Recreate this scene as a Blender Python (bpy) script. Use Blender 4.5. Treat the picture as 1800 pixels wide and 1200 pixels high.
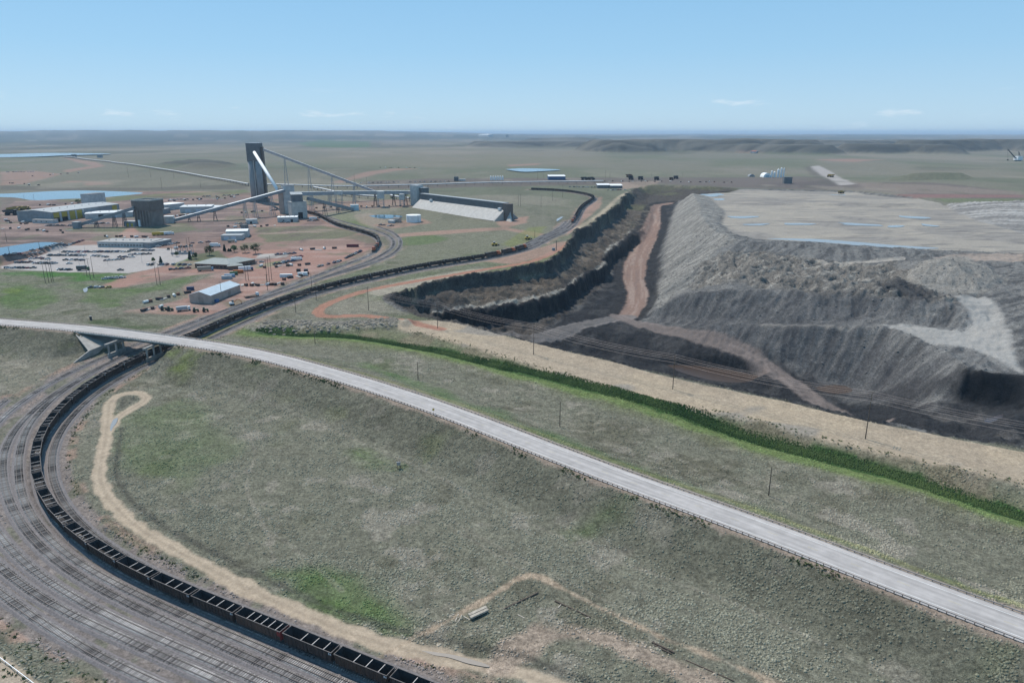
import bpy, bmesh, math, random
import numpy as np
from mathutils import Vector, Matrix, geometry

for o in list(bpy.data.objects):
    bpy.data.objects.remove(o)
SC = bpy.context.scene
COL = SC.collection
random.seed(7)
RNG = np.random.RandomState(11)

# ---------------------------------------------------------------- camera
FPX, CXP, CYP, CAMH = 1248.0, 900.0, 600.0, 122.0      # drone 122 m above the near rails
HORIZON = 233.5
PITCH = math.atan((CYP - HORIZON) / FPX)
cam_d = bpy.data.cameras.new('drone_camera')
cam_d.sensor_width = 36.0
cam_d.lens = 36.0 * FPX / 1800.0
cam_d.clip_start = 1.0
cam_d.clip_end = 120000.0
cam = bpy.data.objects.new('drone_camera', cam_d)
COL.objects.link(cam)
cam.location = (0, 0, CAMH)
cam.rotation_euler = (math.pi / 2 - PITCH, 0, 0)
SC.camera = cam

# ---------------------------------------------------------------- sky, sun, exposure
SUN_EL = math.radians(56)
SUN_DIR = Vector((-0.66, 0.75, 0)).normalized() * math.cos(SUN_EL) + Vector((0, 0, math.sin(SUN_EL)))
world = bpy.data.worlds.new('World')
SC.world = world
world.use_nodes = True
wn = world.node_tree.nodes
wl = world.node_tree.links
bg = wn['Background']
sky = wn.new('ShaderNodeTexSky')
sky.sky_type = 'NISHITA'
sky.sun_disc = False
sky.sun_elevation = SUN_EL
sky.sun_rotation = math.atan2(SUN_DIR.x, SUN_DIR.y)
sky.altitude = 1400.0
sky.air_density = 1.0
sky.dust_density = 0.2
sky.ozone_density = 2.4
bg.inputs['Strength'].default_value = 0.115
# thin fair-weather cloud wisps low over the whole horizon
tc = wn.new('ShaderNodeTexCoord')
sep = wn.new('ShaderNodeSeparateXYZ')
wl.new(tc.outputs['Generated'], sep.inputs[0])
mp = wn.new('ShaderNodeMapping')
mp.inputs['Scale'].default_value = (7.0, 7.0, 34.0)
mp.inputs['Location'].default_value = (0.37, 1.9, 0.2)
wl.new(tc.outputs['Generated'], mp.inputs[0])
cn = wn.new('ShaderNodeTexNoise')
cn.inputs['Scale'].default_value = 1.9
cn.inputs['Detail'].default_value = 9.0
cn.inputs['Roughness'].default_value = 0.58
wl.new(mp.outputs[0], cn.inputs['Vector'])
cr = wn.new('ShaderNodeValToRGB')
cr.color_ramp.elements[0].position = 0.615
cr.color_ramp.elements[1].position = 0.74
wl.new(cn.outputs['Fac'], cr.inputs['Fac'])
band = wn.new('ShaderNodeValToRGB')
be = band.color_ramp.elements
be[0].position = 0.0; be[0].color = (0.5, 0.5, 0.5, 1)
be[1].position = 0.055; be[1].color = (0, 0, 0, 1)
e = be.new(0.018); e.color = (1, 1, 1, 1)
e = be.new(0.036); e.color = (0.75, 0.75, 0.75, 1)
wl.new(sep.outputs['Z'], band.inputs['Fac'])
mul = wn.new('ShaderNodeMath'); mul.operation = 'MULTIPLY'
wl.new(cr.outputs['Color'], mul.inputs[0]); wl.new(band.outputs['Color'], mul.inputs[1])
mul2 = wn.new('ShaderNodeMath'); mul2.operation = 'MULTIPLY'; mul2.inputs[1].default_value = 0.6
wl.new(mul.outputs[0], mul2.inputs[0])
tint = wn.new('ShaderNodeMix'); tint.data_type = 'RGBA'; tint.blend_type = 'MULTIPLY'
tint.inputs['Factor'].default_value = 1.0
tint.inputs[7].default_value = (0.84, 0.97, 1.06, 1)
wl.new(sky.outputs['Color'], tint.inputs[6])
cm = wn.new('ShaderNodeMix'); cm.data_type = 'RGBA'
wl.new(mul2.outputs[0], cm.inputs['Factor'])
air = wn.new('ShaderNodeValToRGB')
ae = air.color_ramp.elements
ae[0].position = 0.0; ae[0].color = (0.60, 0.82, 1.0, 1)
ae[1].position = 1.0; ae[1].color = (0.13, 0.37, 0.66, 1)
q = ae.new(0.10); q.color = (0.41, 0.72, 1.0, 1)
q = ae.new(0.30); q.color = (0.215, 0.55, 0.93, 1)
wl.new(sep.outputs['Z'], air.inputs['Fac'])
airs = wn.new('ShaderNodeVectorMath'); airs.operation = 'SCALE'; airs.inputs['Scale'].default_value = 7.4
wl.new(air.outputs['Color'], airs.inputs[0])
amix = wn.new('ShaderNodeMix'); amix.data_type = 'RGBA'; amix.inputs['Factor'].default_value = 0.85
wl.new(tint.outputs[2], amix.inputs[6]); wl.new(airs.outputs['Vector'], amix.inputs[7])
wl.new(amix.outputs[2], cm.inputs[6])
cm.inputs[7].default_value = (8.2, 8.5, 8.9, 1)
wl.new(cm.outputs[2], bg.inputs['Color'])

sun_d = bpy.data.lights.new('sun', 'SUN')
sun_d.energy = 4.7
sun_d.angle = math.radians(0.53)
sun_d.color = (1.0, 0.945, 0.865)
sun = bpy.data.objects.new('sun', sun_d)
COL.objects.link(sun)
sun.location = (0, 0, 600)
sun.rotation_euler = SUN_DIR.to_track_quat('Z', 'Y').to_euler()

SC.view_settings.view_transform = 'Standard'
SC.view_settings.look = 'None'
SC.view_settings.gamma = 1.0
SC.view_settings.exposure = 0.03
SC.view_settings.use_curve_mapping = False
SC.cycles.volume_bounces = 0
SC.cycles.max_bounces = 5

# ---------------------------------------------------------------- small maths
CP, SP = math.cos(PITCH), math.sin(PITCH)

def ray(px, py):
    """direction of the sight line through a point of the photograph (1800 x 1200)"""
    u = (px - CXP) / FPX
    v = (py - CYP) / FPX
    return u, CP - v * SP, -(SP + v * CP)

def at(px, py, z):
    dx, dy, dz = ray(px, py)
    t = (CAMH - z) / -dz
    return dx * t, dy * t, z

ZB_Y = [0, 300, 500, 800, 1200, 1600, 2200, 60000]
ZB_Z = [0, 0.0, 4.0, 11., 17., 20., 21., 21.]

def zbase(y):
    return np.interp(y, ZB_Y, ZB_Z)

def at_base(px, py, dz=0.0):
    z = 0.0
    for _ in range(12):
        p = at(px, py, z + dz)
        z = float(zbase(p[1]))
    return p

_TAB = np.random.RandomState(5).rand(4096).astype(np.float32)
_PER = np.random.RandomState(6).permutation(4096).astype(np.int32)

def hash2(ix, iy, seed):
    return _TAB[(_PER[(ix + seed * 7919) & 4095] + iy) & 4095]

def vnoise(x, y, seed=0):
    xi = np.floor(x); yi = np.floor(y)
    fx = (x - xi).astype(np.float32); fy = (y - yi).astype(np.float32)
    xi = xi.astype(np.int32); yi = yi.astype(np.int32)
    fx = fx * fx * (3 - 2 * fx); fy = fy * fy * (3 - 2 * fy)
    a = hash2(xi, yi, seed); b = hash2(xi + 1, yi, seed)
    c = hash2(xi, yi + 1, seed); d = hash2(xi + 1, yi + 1, seed)
    return (a * (1 - fx) + b * fx) * (1 - fy) + (c * (1 - fx) + d * fx) * fy

def fbm(x, y, octv=4, seed=0, rough=0.5):
    s = 0; a = 1.0; tot = 0
    for i in range(octv):
        c_, s_ = math.cos(0.65 + i * 0.9), math.sin(0.65 + i * 0.9)
        f = 2.0 ** i
        s = s + a * vnoise((x * c_ - y * s_) * f + i * 17.3 + 311, (x * s_ + y * c_) * f - i * 9.1 + 173, seed + i * 31)
        tot += a; a *= rough
    return s / tot

def streaks(x, y, octv=3, seed=0, rough=0.6):
    """like fbm but keeps the axes, for drawn-out patterns"""
    s = 0; a = 1.0; tot = 0
    for i in range(octv):
        s = s + a * vnoise(x * 2.0 ** i + i * 17.3, y * 2.0 ** i - i * 9.1, seed + i * 31)
        tot += a; a *= rough
    return s / tot

def sstep(a, b, x):
    t = np.clip((x - a) / (b - a), 0, 1)
    return t * t * (3 - 2 * t)

def blur(a, n=1):
    for _ in range(n):
        p = np.pad(a, 1, mode='edge')
        a = (p[:-2, 1:-1] + p[2:, 1:-1] + p[1:-1, :-2] + p[1:-1, 2:] + 2 * p[1:-1, 1:-1]) / 6
    return a

def smooth_line(pts, step=4.0, it=2):
    """Catmull-Rom through the points, resampled at a fixed step"""
    P = np.array(pts, float)
    P = np.vstack([2 * P[0] - P[1], P, 2 * P[-1] - P[-2]])
    out = []
    for i in range(1, len(P) - 2):
        for t in np.linspace(0, 1, 12, endpoint=False):
            a, b, c, d = P[i - 1], P[i], P[i + 1], P[i + 2]
            out.append(0.5 * ((2 * b) + (c - a) * t + (2 * a - 5 * b + 4 * c - d) * t * t + (3 * b - a - 3 * c + d) * t ** 3))
    out.append(P[-2])
    return resample(np.array(out), step)

def resample(L, step):
    L = np.asarray(L, float)
    d = np.hypot(*(np.diff(L[:, :2], axis=0).T))
    s = np.concatenate([[0], np.cumsum(d)])
    n = max(2, int(round(s[-1] / step)) + 1)
    q = np.linspace(0, s[-1], n)
    return np.stack([np.interp(q, s, L[:, k]) for k in range(L.shape[1])], 1)

def lowpass(L, n):
    L = L.copy()
    for _ in range(n):
        L[1:-1] = 0.25 * L[:-2] + 0.5 * L[1:-1] + 0.25 * L[2:]
    return L

def normals2(L):
    t = np.gradient(L[:, :2], axis=0)
    t /= np.maximum(np.hypot(t[:, 0], t[:, 1]), 1e-9)[:, None]
    return t, np.stack([t[:, 1], -t[:, 0]], 1)          # tangent, right-hand normal

def dist_line(x, y, L):
    """distance, arclength index and signed side of points to a polyline"""
    best = np.full(x.shape, 1e18); idx = np.zeros(x.shape, np.float32); side = np.zeros(x.shape, np.float32)
    for i in range(len(L) - 1):
        ax, ay = L[i, 0], L[i, 1]; bx, by = L[i + 1, 0] - ax, L[i + 1, 1] - ay
        l2 = bx * bx + by * by
        t = np.clip(((x - ax) * bx + (y - ay) * by) / l2, 0, 1)
        ex = x - ax - t * bx; ey = y - ay - t * by
        d = ex * ex + ey * ey
        m = d < best
        best = np.where(m, d, best); idx = np.where(m, i + t, idx)
        side = np.where(m, np.sign(ex * by - ey * bx), side)
    return np.sqrt(best), idx, side

def row_span(y, lo, hi):
    """rows of a grid (y constant along each row) that fall between two values"""
    c = y[:, 0]
    return int(np.searchsorted(c, lo)), int(np.searchsorted(c, hi))

def near_dist(x, y, L, reach):
    """dist_line evaluated only near the line; 1e6 elsewhere"""
    D = np.full(x.shape, 1e6); I = np.zeros(x.shape, np.float32); S = np.zeros(x.shape, np.float32)
    for k in range(0, len(L) - 1, 10):
        seg = L[k:k + 11]
        if x.ndim == 2:
            a, b = row_span(y, seg[:, 1].min() - reach, seg[:, 1].max() + reach)
            if b <= a:
                continue
            xx, yy = x[a:b], y[a:b]
            m = (xx > seg[:, 0].min() - reach) & (xx < seg[:, 0].max() + reach)
            Dv, Iv, Sv = D[a:b], I[a:b], S[a:b]
        else:
            xx, yy, Dv, Iv, Sv = x, y, D, I, S
            m = (x > seg[:, 0].min() - reach) & (x < seg[:, 0].max() + reach) & (y > seg[:, 1].min() - reach) & (y < seg[:, 1].max() + reach)
        if not m.any():
            continue
        d, i, s = dist_line(xx[m], yy[m], seg)
        cur = Dv[m]; b = d < cur
        cur[b] = d[b]; Dv[m] = cur
        ci = Iv[m]; ci[b] = i[b] + k; Iv[m] = ci
        cs = Sv[m]; cs[b] = s[b]; Sv[m] = cs
    return D, I, S

def in_poly(x, y, poly):
    P = np.asarray(poly, float)
    if x.ndim == 2:
        full = np.zeros(x.shape, bool)
        a, b = row_span(y, P[:, 1].min(), P[:, 1].max() + 1e-6)
        if b > a:
            full[a:b] = in_poly(x[a:b].ravel(), y[a:b].ravel(), P).reshape(b - a, -1)
        return full
    ins = np.zeros(x.shape, bool)
    m = (x >= P[:, 0].min()) & (x <= P[:, 0].max()) & (y >= P[:, 1].min()) & (y <= P[:, 1].max())
    if not m.any():
        return ins
    xs, ys = x[m], y[m]
    r = np.zeros(xs.shape, bool)
    j = len(P) - 1
    for i in range(len(P)):
        xi, yi, xj, yj = P[i, 0], P[i, 1], P[j, 0], P[j, 1]
        if yi != yj:
            c = ((yi > ys) != (yj > ys)) & (xs < (xj - xi) * (ys - yi) / (yj - yi) + xi)
            r ^= c
        j = i
    ins[m] = r
    return ins
# ---------------------------------------------------------------- routes read off the photograph, turned into plan coordinates
def route(pts, step=4.0, lp=6):
    """pts: (px, py, z) -> smooth plan line with heights"""
    L = smooth_line([at(*p) for p in pts], step)
    return lowpass(L, lp)

def route_base(pts, dz=0.0, step=4.0, lp=6):
    L = smooth_line([at_base(p[0], p[1], dz) for p in pts], step)
    L = lowpass(L, lp)
    L[:, 2] = zbase(L[:, 1])
    return L

# the loaded line: the points are the tops of the cars, so they are taken 3.9 m above the rails
TRAIN_TOPS = [(900, 1266), (810, 1229), (719, 1193), (629, 1156), (534, 1117), (448, 1083), (367, 1051), (293, 1020), (227, 991), (174, 961),
              (130, 930), (99, 901), (76, 870), (64, 841), (59, 815), (60, 789), (67, 763), (85, 735), (117, 700), (140, 682),
              (162, 666), (190, 650), (220, 635), (250, 621), (335, 586), (400, 557), (450, 538), (520, 514), (585, 496),
              (637, 484), (687, 474), (737, 464), (787, 456), (850, 447), (912, 434), (935, 425), (962, 411), (985, 402), (1003, 390), (1013, 376), (1019, 365),
              (1027, 357), (1040, 349), (1044, 345), (1041, 342), (1031, 339), (1020, 337), (1005, 334.5), (980, 332), (930, 330)]
T0 = lowpass(route_base(TRAIN_TOPS, 3.9, 4.0, 10), 20)
_s0 = np.concatenate([[0], np.cumsum(np.hypot(*np.diff(T0[:, :2], axis=0).T))])

def offset_line(L, off):
    """off: constant or list of (arclength, offset) to the right of travel"""
    s = np.concatenate([[0], np.cumsum(np.hypot(*np.diff(L[:, :2], axis=0).T))])
    o = np.full(len(L), float(off)) if np.isscalar(off) else np.interp(s, [a for a, b in off], [b for a, b in off])
    _, n = normals2(L)
    M = L.copy()
    M[:, :2] += n * o[:, None]
    M[:, 2] = zbase(M[:, 1])
    return lowpass(resample(M, 4.0), 4)

HIGHWAY = route([(-220, 553, 10.5), (-100, 558, 10.8), (0, 566, 11), (120, 575.5, 11), (200, 584, 11), (300, 597.5, 11), (375, 608, 10.9), (450, 622, 10.7),
                 (500, 634, 10.4), (600, 662, 9.8), (700, 693, 9.1), (800, 728, 8.4), (923, 776, 7.7), (1070, 833, 7.3), (1217, 886, 7.1),
                 (1300, 915, 7.0), (1447, 971, 7.0), (1593, 1028, 7.0), (1740, 1082, 7.0), (1810, 1108, 7.0), (1950, 1160, 7.0), (2150, 1235, 7.0)], 4.0, 25)
HW_S = np.concatenate([[0], np.cumsum(np.hypot(*np.diff(HIGHWAY[:, :2], axis=0).T))])
def nearest_s(L, S, p):
    return float(S[np.argmin((L[:, 0] - p[0]) ** 2 + (L[:, 1] - p[1]) ** 2)])
BR0 = nearest_s(HIGHWAY, HW_S, at(150, 578, 11))        # bridge from here
BR1 = nearest_s(HIGHWAY, HW_S, at(319, 601, 11))        # to here
HW_W = 12.4

DITCH = route_base([(452, 578), (490, 580), (540, 583), (585, 584), (625, 587), (675, 595), (750, 607), (812, 620), (850, 631), (950, 655), (1050, 682),
                    (1150, 710), (1225, 732), (1300, 757), (1447, 797), (1593, 834), (1740, 877), (1810, 899), (1950, 945)], 1.0)
SANDC = route_base([(745, 570), (800, 580), (870, 601), (950, 625), (1060, 654), (1180, 688), (1350, 727), (1500, 766), (1650, 796), (1800, 828), (2000, 870)], 2.5)
RED_TRACK = route_base([(1085, 366), (1040, 398), (1010, 417), (985, 435), (945, 454), (900, 464), (850, 472), (760, 487), (690, 499), (640, 509), (600, 521), (572, 533), (556, 546), (566, 554),
                        (600, 553), (650, 553), (700, 560), (740, 569), (775, 577)], 1.0)
LOOP_ROAD = route_base([(1000, 1215), (960, 1196), (905, 1172), (850, 1162), (767, 1146), (712, 1134), (657, 1121), (583, 1094), (492, 1056), (403, 1014), (330, 976), (257, 934), (205, 890),
                        (176, 844), (180, 797), (186, 767), (190, 735), (192, 706), (212, 691), (245, 689), (260, 696), (250, 706), (225, 718), (203, 735), (195, 748)], 0.5, 2.0, 8)
FIELD_TRACK = route_base([(880, 1165), (905, 1140), (945, 1119), (1000, 1110), (1060, 1119), (1140, 1150), (1240, 1196), (1330, 1250)], 0.5, 2.0)
BERM_TRACK = route_base([(640, 1160), (700, 1130), (760, 1100), (850, 1050), (930, 1007), (990, 1030), (1050, 1061), (1120, 1095), (1200, 1130), (1310, 1172), (1400, 1215)], 0.5, 2.0, 1)

# ---------------------------------------------------------------- the mine: break lines (px, py, z)
NE = [(668, 521, 5), (700, 543, 4.6), (745, 556, 4.5), (830, 574, 4.2), (900, 591, 4), (950, 606, 3.8), (1060, 631, 3.6), (1200, 662, 3.4), (1350, 693, 3.3),
      (1500, 731, 3.2), (1650, 757, 3.2), (1800, 780, 3.2), (2000, 815, 3.2), (2250, 860, 3.2)]
RIGHT_OUT = [(2500, 700, 3), (2500, 520, 12), (2400, 420, 20), (2200, 352, 32)]
RTOP = [(2000, 352, 33), (1800, 353, 31), (1720, 354, 27), (1660, 357, 22)]
PFAR = [(1600, 347, 18), (1500, 337, 17.5), (1400, 334, 17.5), (1300, 332, 17.5)]
RIM = [(1250, 329, 17.5), (1190, 327, 17.5), (1153, 325, 17.5), (1112, 332, 16.5), (1095, 350, 14.5), (1075, 370, 13), (1040, 391, 12), (1012, 404, 11), (1000, 425, 9.8),
       (985, 443, 9), (960, 455, 8.2), (945, 463, 7.8), (900, 472, 7), (850, 479, 6.4), (782, 490, 5.8), (725, 507, 5.2)]
OUTER = NE + RIGHT_OUT + RTOP + PFAR + RIM
UB = [(700, 530, -6), (740, 535, -7), (800, 522, -6), (850, 510, -5), (905, 500, -5), (950, 490, -5), (985, 478, -6), (1010, 462, -6), (1022, 440, -6), (1040, 425, -5), (1065, 405, -4),
      (1090, 385, -4), (1110, 362, -3), (1140, 345, 2), (1170, 338, 7), (1230, 338, 10), (1275, 340, 11)]
BE = [(740, 556, -12), (775, 547, -13), (812, 543, -13), (850, 541, -13), (900, 534, -13), (970, 522, -14), (1000, 509, -14), (1025, 488, -15), (1062, 473, -15), (1066, 455, -15), (1072, 440, -15),
      (1100, 425, -15), (1110, 408, -13), (1126, 385, -9), (1139, 368, -6)]
LB = [(780, 585, -28), (850, 583, -28), (950, 573, -28), (990, 557, -28), (1010, 540, -28), (1040, 520, -28), (1062, 500, -28), (1078, 478, -27), (1086, 460, -26), (1112, 442, -25),
      (1122, 416, -16), (1134, 392, -11), (1142, 376, -8)]
ROADC = [(1178, 358, -6), (1155, 363, -7), (1150, 378, -11), (1146, 400, -16), (1132, 430, -23), (1118, 460, -26.5), (1114, 490, -27.5), (1120, 515, -28), (1115, 540, -28), (1100, 558, -28), (1020, 573, -28), (950, 592, -28), (880, 588, -28)]
SF = [(1200, 360, -4), (1182, 368, -6), (1174, 390, -9), (1168, 415, -15), (1157, 440, -22), (1152, 470, -26), (1158, 500, -27), (1148, 530, -27.5), (1125, 555, -27.5)]
FACE_FOOT = [(1125, 560, -27.5), (1115, 568, -27), (1180, 583, -26), (1260, 603, -27), (1340, 628, -30), (1400, 647, -34), (1450, 668, -36.8), (1500, 680, -37), (1540, 690, -36)]
HR = [(1040, 580, -28), (1100, 588, -28.5), (1200, 607, -30), (1290, 637, -33), (1370, 676, -36), (1420, 705, -38.5)]
POOLFLOOR = [(1425, 690, -38), (1465, 690, -38), (1500, 692, -38)]
DEEP = [(960, 607, -31), (1010, 615, -37), (1080, 627, -39.5), (1200, 652, -40), (1300, 676, -40), (1400, 702, -40), (1480, 714, -40), (1560, 724, -37)]
TOE = [(745, 580, -27), (830, 610, -28), (900, 630, -34), (950, 648, -38), (1060, 675, -40), (1200, 708, -40), (1350, 740, -40), (1500, 775, -36), (1650, 790, -20), (1800, 810, -16), (2000, 850, -16)]
SR = [(1217, 340, 23), (1230, 357, 20.5), (1232, 376, 21.5), (1242, 392, 20.5), (1257, 408, 19.5), (1300, 422, 18), (1330, 426, 17), (1450, 434, 16.8), (1560, 441, 16.8), (1640, 444, 16.8), (1700, 446, 16.5), (1800, 449, 15.5), (2050, 460, 15)]
PI_ = [(1245, 341, 15.7), (1277, 372, 15.6), (1268, 390, 15.6), (1286, 407, 15.6), (1330, 417, 15.6), (1450, 424, 15.6), (1560, 433, 15.6), (1640, 437, 15.6), (1800, 441, 15.4), (2050, 452, 15.0)]
PFI = [(1280, 339, 15.8), (1400, 338, 15.7), (1500, 340, 15.7), (1600, 350, 15.7), (1650, 361, 15.6), (1720, 385, 15.6), (1800, 415, 15.5), (2000, 480, 15)]
FT = [(1255, 452, 5), (1300, 448, 8.5), (1380, 452, 11), (1450, 460, 11.5), (1540, 462, 12), (1600, 458, 13)]
RE = [(1212, 512, -1.5), (1250, 511, 1), (1300, 511, 2.8), (1400, 511, 6.8), (1500, 513, 9.3), (1560, 521, 9), (1620, 532, 8), (1680, 536, 8)]
B2B = [(1190, 560, -22), (1225, 563, -19.5), (1270, 565, -16.5), (1340, 566, -13.2), (1400, 567, -10), (1480, 562, -5.5), (1520, 552, -2), (1560, 556, -1), (1640, 567, -1.5), (1690, 577, -1.5)]
B2 = [(1262, 572, -17.5), (1340, 574, -14), (1400, 576, -10.5), (1480, 577, -7), (1522, 561, -3), (1548, 571, -3.2), (1590, 592, -3.8), (1640, 612, -4.4), (1682, 630, -5), (1696, 655, -6), (1740, 659, -6.3), (1790, 663, -6.8), (1900, 690, -7)]
CAV = [(1548, 694, -34), (1600, 703, -28), (1650, 706, -23), (1692, 701, -20.5), (1735, 709, -20), (1772, 713, -20), (1810, 722, -18), (1900, 745, -17)]
RAMP = [(1655, 522, 8.5), (1715, 522, 8), (1745, 550, 4.5), (1762, 590, 0), (1745, 622, -4), (1715, 640, -5)]
RAMPR = [(1765, 535, 8), (1785, 570, 4), (1800, 620, -2), (1810, 655, -6)]
RROUGH = [(1770, 470, 15), (1830, 500, 14), (1830, 560, 7), (1900, 600, 2), (2000, 560, 6), (2200, 600, 2)]
PILE = [(1658, 454, 26), (1646, 457, 24), (1674, 456, 24)]
PILE_RING = [(1588, 490, 11), (1640, 514, 9.6), (1720, 519, 9.0), (1768, 495, 12), (1725, 450, 15.5), (1612, 460, 14.5)]
INNER = [UB, BE, LB, ROADC, SF, FACE_FOOT, HR, DEEP, POOLFLOOR, TOE, SR, PI_, PFI, FT, RE, B2B, B2, CAV, RAMP, RAMPR, RROUGH, PILE, PILE_RING]

def dense(pts, step):
    return resample(np.array([at(*p) for p in pts]), step)

mine_poly = np.array([at(*p) for p in OUTER])[:, :2]
tin_pts = [resample(np.vstack([np.array([at(*p) for p in OUTER]), np.array([at(*OUTER[0])])]), 7.0)]
for L in INNER:
    tin_pts.append(dense(L, 7.0))
TP = np.vstack(tin_pts)
_, ui = np.unique(np.round(TP[:, :2] / 2.0).astype(int), axis=0, return_index=True)
TP = TP[ui]
cdt = geometry.delaunay_2d_cdt([Vector((float(a), float(b))) for a, b in TP[:, :2]], [], [], 0, 1e-4)
TV = np.array([(v.x, v.y) for v in cdt[0]])
TZ = np.array([TP[o[0], 2] if o else 0.0 for o in cdt[3]])
GX0, GX1, GY0, GY1, GS = -1380.0, 1380.0, 60.0, 1820.0, 2.0
gx = np.arange(GX0, GX1 + 1, GS); gy = np.arange(GY0, GY1 + 1, GS)
RX, RY = np.meshgrid(gx, gy)
tinz = np.full(RX.shape, np.nan)
for f in cdt[2]:
    (x0, y0), (x1, y1), (x2, y2) = TV[f[0]], TV[f[1]], TV[f[2]]
    i0 = max(0, int((min(x0, x1, x2) - GX0) // GS)); i1 = min(len(gx), int((max(x0, x1, x2) - GX0) // GS) + 2)
    j0 = max(0, int((min(y0, y1, y2) - GY0) // GS)); j1 = min(len(gy), int((max(y0, y1, y2) - GY0) // GS) + 2)
    if i1 <= i0 or j1 <= j0:
        continue
    X = RX[j0:j1, i0:i1]; Y = RY[j0:j1, i0:i1]
    den = (y1 - y2) * (x0 - x2) + (x2 - x1) * (y0 - y2)
    if abs(den) < 1e-9:
        continue
    a = ((y1 - y2) * (X - x2) + (x2 - x1) * (Y - y2)) / den
    b = ((y2 - y0) * (X - x2) + (x0 - x2) * (Y - y2)) / den
    c = 1 - a - b
    m = (a >= -1e-6) & (b >= -1e-6) & (c >= -1e-6)
    z = a * TZ[f[0]] + b * TZ[f[1]] + c * TZ[f[2]]
    blk = tinz[j0:j1, i0:i1]
    blk[m] = z[m]

def zfar(x, y):
    """open prairie with low swells, growing towards the hills on the skyline"""
    r2 = x * x + y * y
    amp = np.interp(y, [0, 700, 1500, 3000, 7000, 14000, 30000], [0.0, 0.6, 3.0, 10.0, 18.0, 34.0, 40.0])
    wl_ = np.interp(y, [0, 1500, 6000, 20000], [170., 420., 1400., 1400.])
    n = fbm(x / 420.0 + 3.1, y / 520.0, 4, 5) * 0.5 + fbm(x / 2300.0, y / 1500.0, 4, 9) * 0.5
    hills = sstep(9000, 17000, y) * (sstep(1000, -6000, x) * 112.0 + 34.0)
    return zbase(y) + amp * (n - 0.47) * 2.0 + hills * (0.5 + fbm(x / 3500.0, y / 5000.0, 3, 21))

def bank(x, y, pts, top, foot):
    """a distant spoil bank: crest line pts (world), crest height, slope width"""
    D, I, S = near_dist(x, y, np.asarray(pts, float), foot * 2.2)
    w = foot * (0.85 + 0.4 * fbm(x / 90.0, y / 90.0, 3, 77))
    return top * np.clip((w * 1.6 - D) / (w * 0.75), 0, 1) * (0.94 + 0.10 * fbm(x / 260.0, y / 260.0, 2, 78))

def far_banks(x, y):
    def P(px, py):
        p = at(px, py, 21.0)
        return p[0], p[1]
    z = np.zeros(x.shape)
    specs = [([(1075, 267), (1180, 266), (1290, 267)], 62, 130), ([(1275, 268), (1360, 270), (1432, 271)], 42, 90), ([(1300, 264), (1400, 265)], 62, 120),
             ([(1515, 270), (1600, 270), (1640, 271)], 45, 100), ([(1620, 268), (1720, 266), (1900, 268), (2200, 270)], 62, 120),
             ([(860, 258), (960, 257.5), (1070, 259)], 38, 120), ([(1450, 259), (1540, 258), (1600, 258)], 45, 160), ([(960, 251), (1100, 250.5), (1300, 250)], 45, 200)]
    for pts, top, foot in specs:
        L = resample(np.array([P(*p) for p in pts]), 60.0)
        z = np.maximum(z, bank(x, y, L, top, foot))
    # a fan-shaped reclaimed dump behind the conveyor at left
    L = resample(np.array([P(*p) for p in [(322, 293), (345, 290), (372, 294)]]), 40.0)
    z = np.maximum(z, bank(x, y, L, 13, 60))
    # the dark heap above the right-hand haul road
    L = resample(np.array([at(1610, 325, 21)[:2], at(1660, 322, 21)[:2], at(1715, 327, 21)[:2]]), 30.0)
    z = np.maximum(z, bank(x, y, L, 13, 40))
    return z

RZ = zfar(RX, RY)
# low swells of the near fields
near_sw = sstep(900, 300, RY)
RZ = RZ + near_sw * (fbm(RX / 46.0, RY / 46.0, 4, 3) - 0.5) * 1.6
# ground beyond the highway lies a little higher than the near field
hd, hi, hs = near_dist(RX, RY, HIGHWAY, 160.0)
# ditch and the strip around it
dd, di, ds = near_dist(RX, RY, DITCH, 40.0)
sd, si, ss = near_dist(RX, RY, SANDC, 40.0)

# right-hand higher ground behind the mine
RZ = RZ + 13.0 * sstep(560, 900, RX) * sstep(900, 1050, RY) * sstep(1900, 1300, RY)

mine_in = in_poly(RX, RY, mine_poly)
MZ = np.where(mine_in & ~np.isnan(tinz), tinz, RZ)
# scalloped walls: sample the mine surface through a small plan warp
wall_amp = np.zeros(RX.shape)
RIMW = resample(np.array([at(*p) for p in RIM + [(668, 521, 5)]]), 8.0)
rd, ri, rs = near_dist(RX, RY, RIMW, 90.0)
wall_amp = 9.5 * sstep(75, 15, rd)
mine_soft = blur(mine_in.astype(np.float32), 6)
amp_all = np.maximum(wall_amp, 1.8 * mine_soft)
NEW = resample(np.array([at(*p) for p in NE]), 8.0)
nd, ni, ns = near_dist(RX, RY, NEW, 60.0)
amp_all = np.where(nd < 30, np.minimum(amp_all, 1.6), amp_all)
PLAT = np.array([at(*p)[:2] for p in PI_[::-1]] + [at(*p)[:2] for p in PFI])
plat_in = blur(in_poly(RX, RY, PLAT).astype(np.float32), 4)
wx = (fbm(RX / 34.0, RY / 34.0, 4, 101) - 0.5) * 2 * amp_all + (fbm(RX / 10.0, RY / 10.0, 3, 111) - 0.5) * amp_all * 1.0
wy = (fbm(RX / 34.0, RY / 34.0, 4, 102) - 0.5) * 2 * amp_all + (fbm(RX / 10.0, RY / 10.0, 3, 112) - 0.5) * amp_all * 1.0

def bil(A, x, y):
    fx = np.clip((x - GX0) / GS, 0, A.shape[1] - 1.001); fy = np.clip((y - GY0) / GS, 0, A.shape[0] - 1.001)
    i = fx.astype(int); j = fy.astype(int); a = fx - i; b = fy - j
    return (A[j, i] * (1 - a) + A[j, i + 1] * a) * (1 - b) + (A[j + 1, i] * (1 - a) + A[j + 1, i + 1] * a) * b

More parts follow.
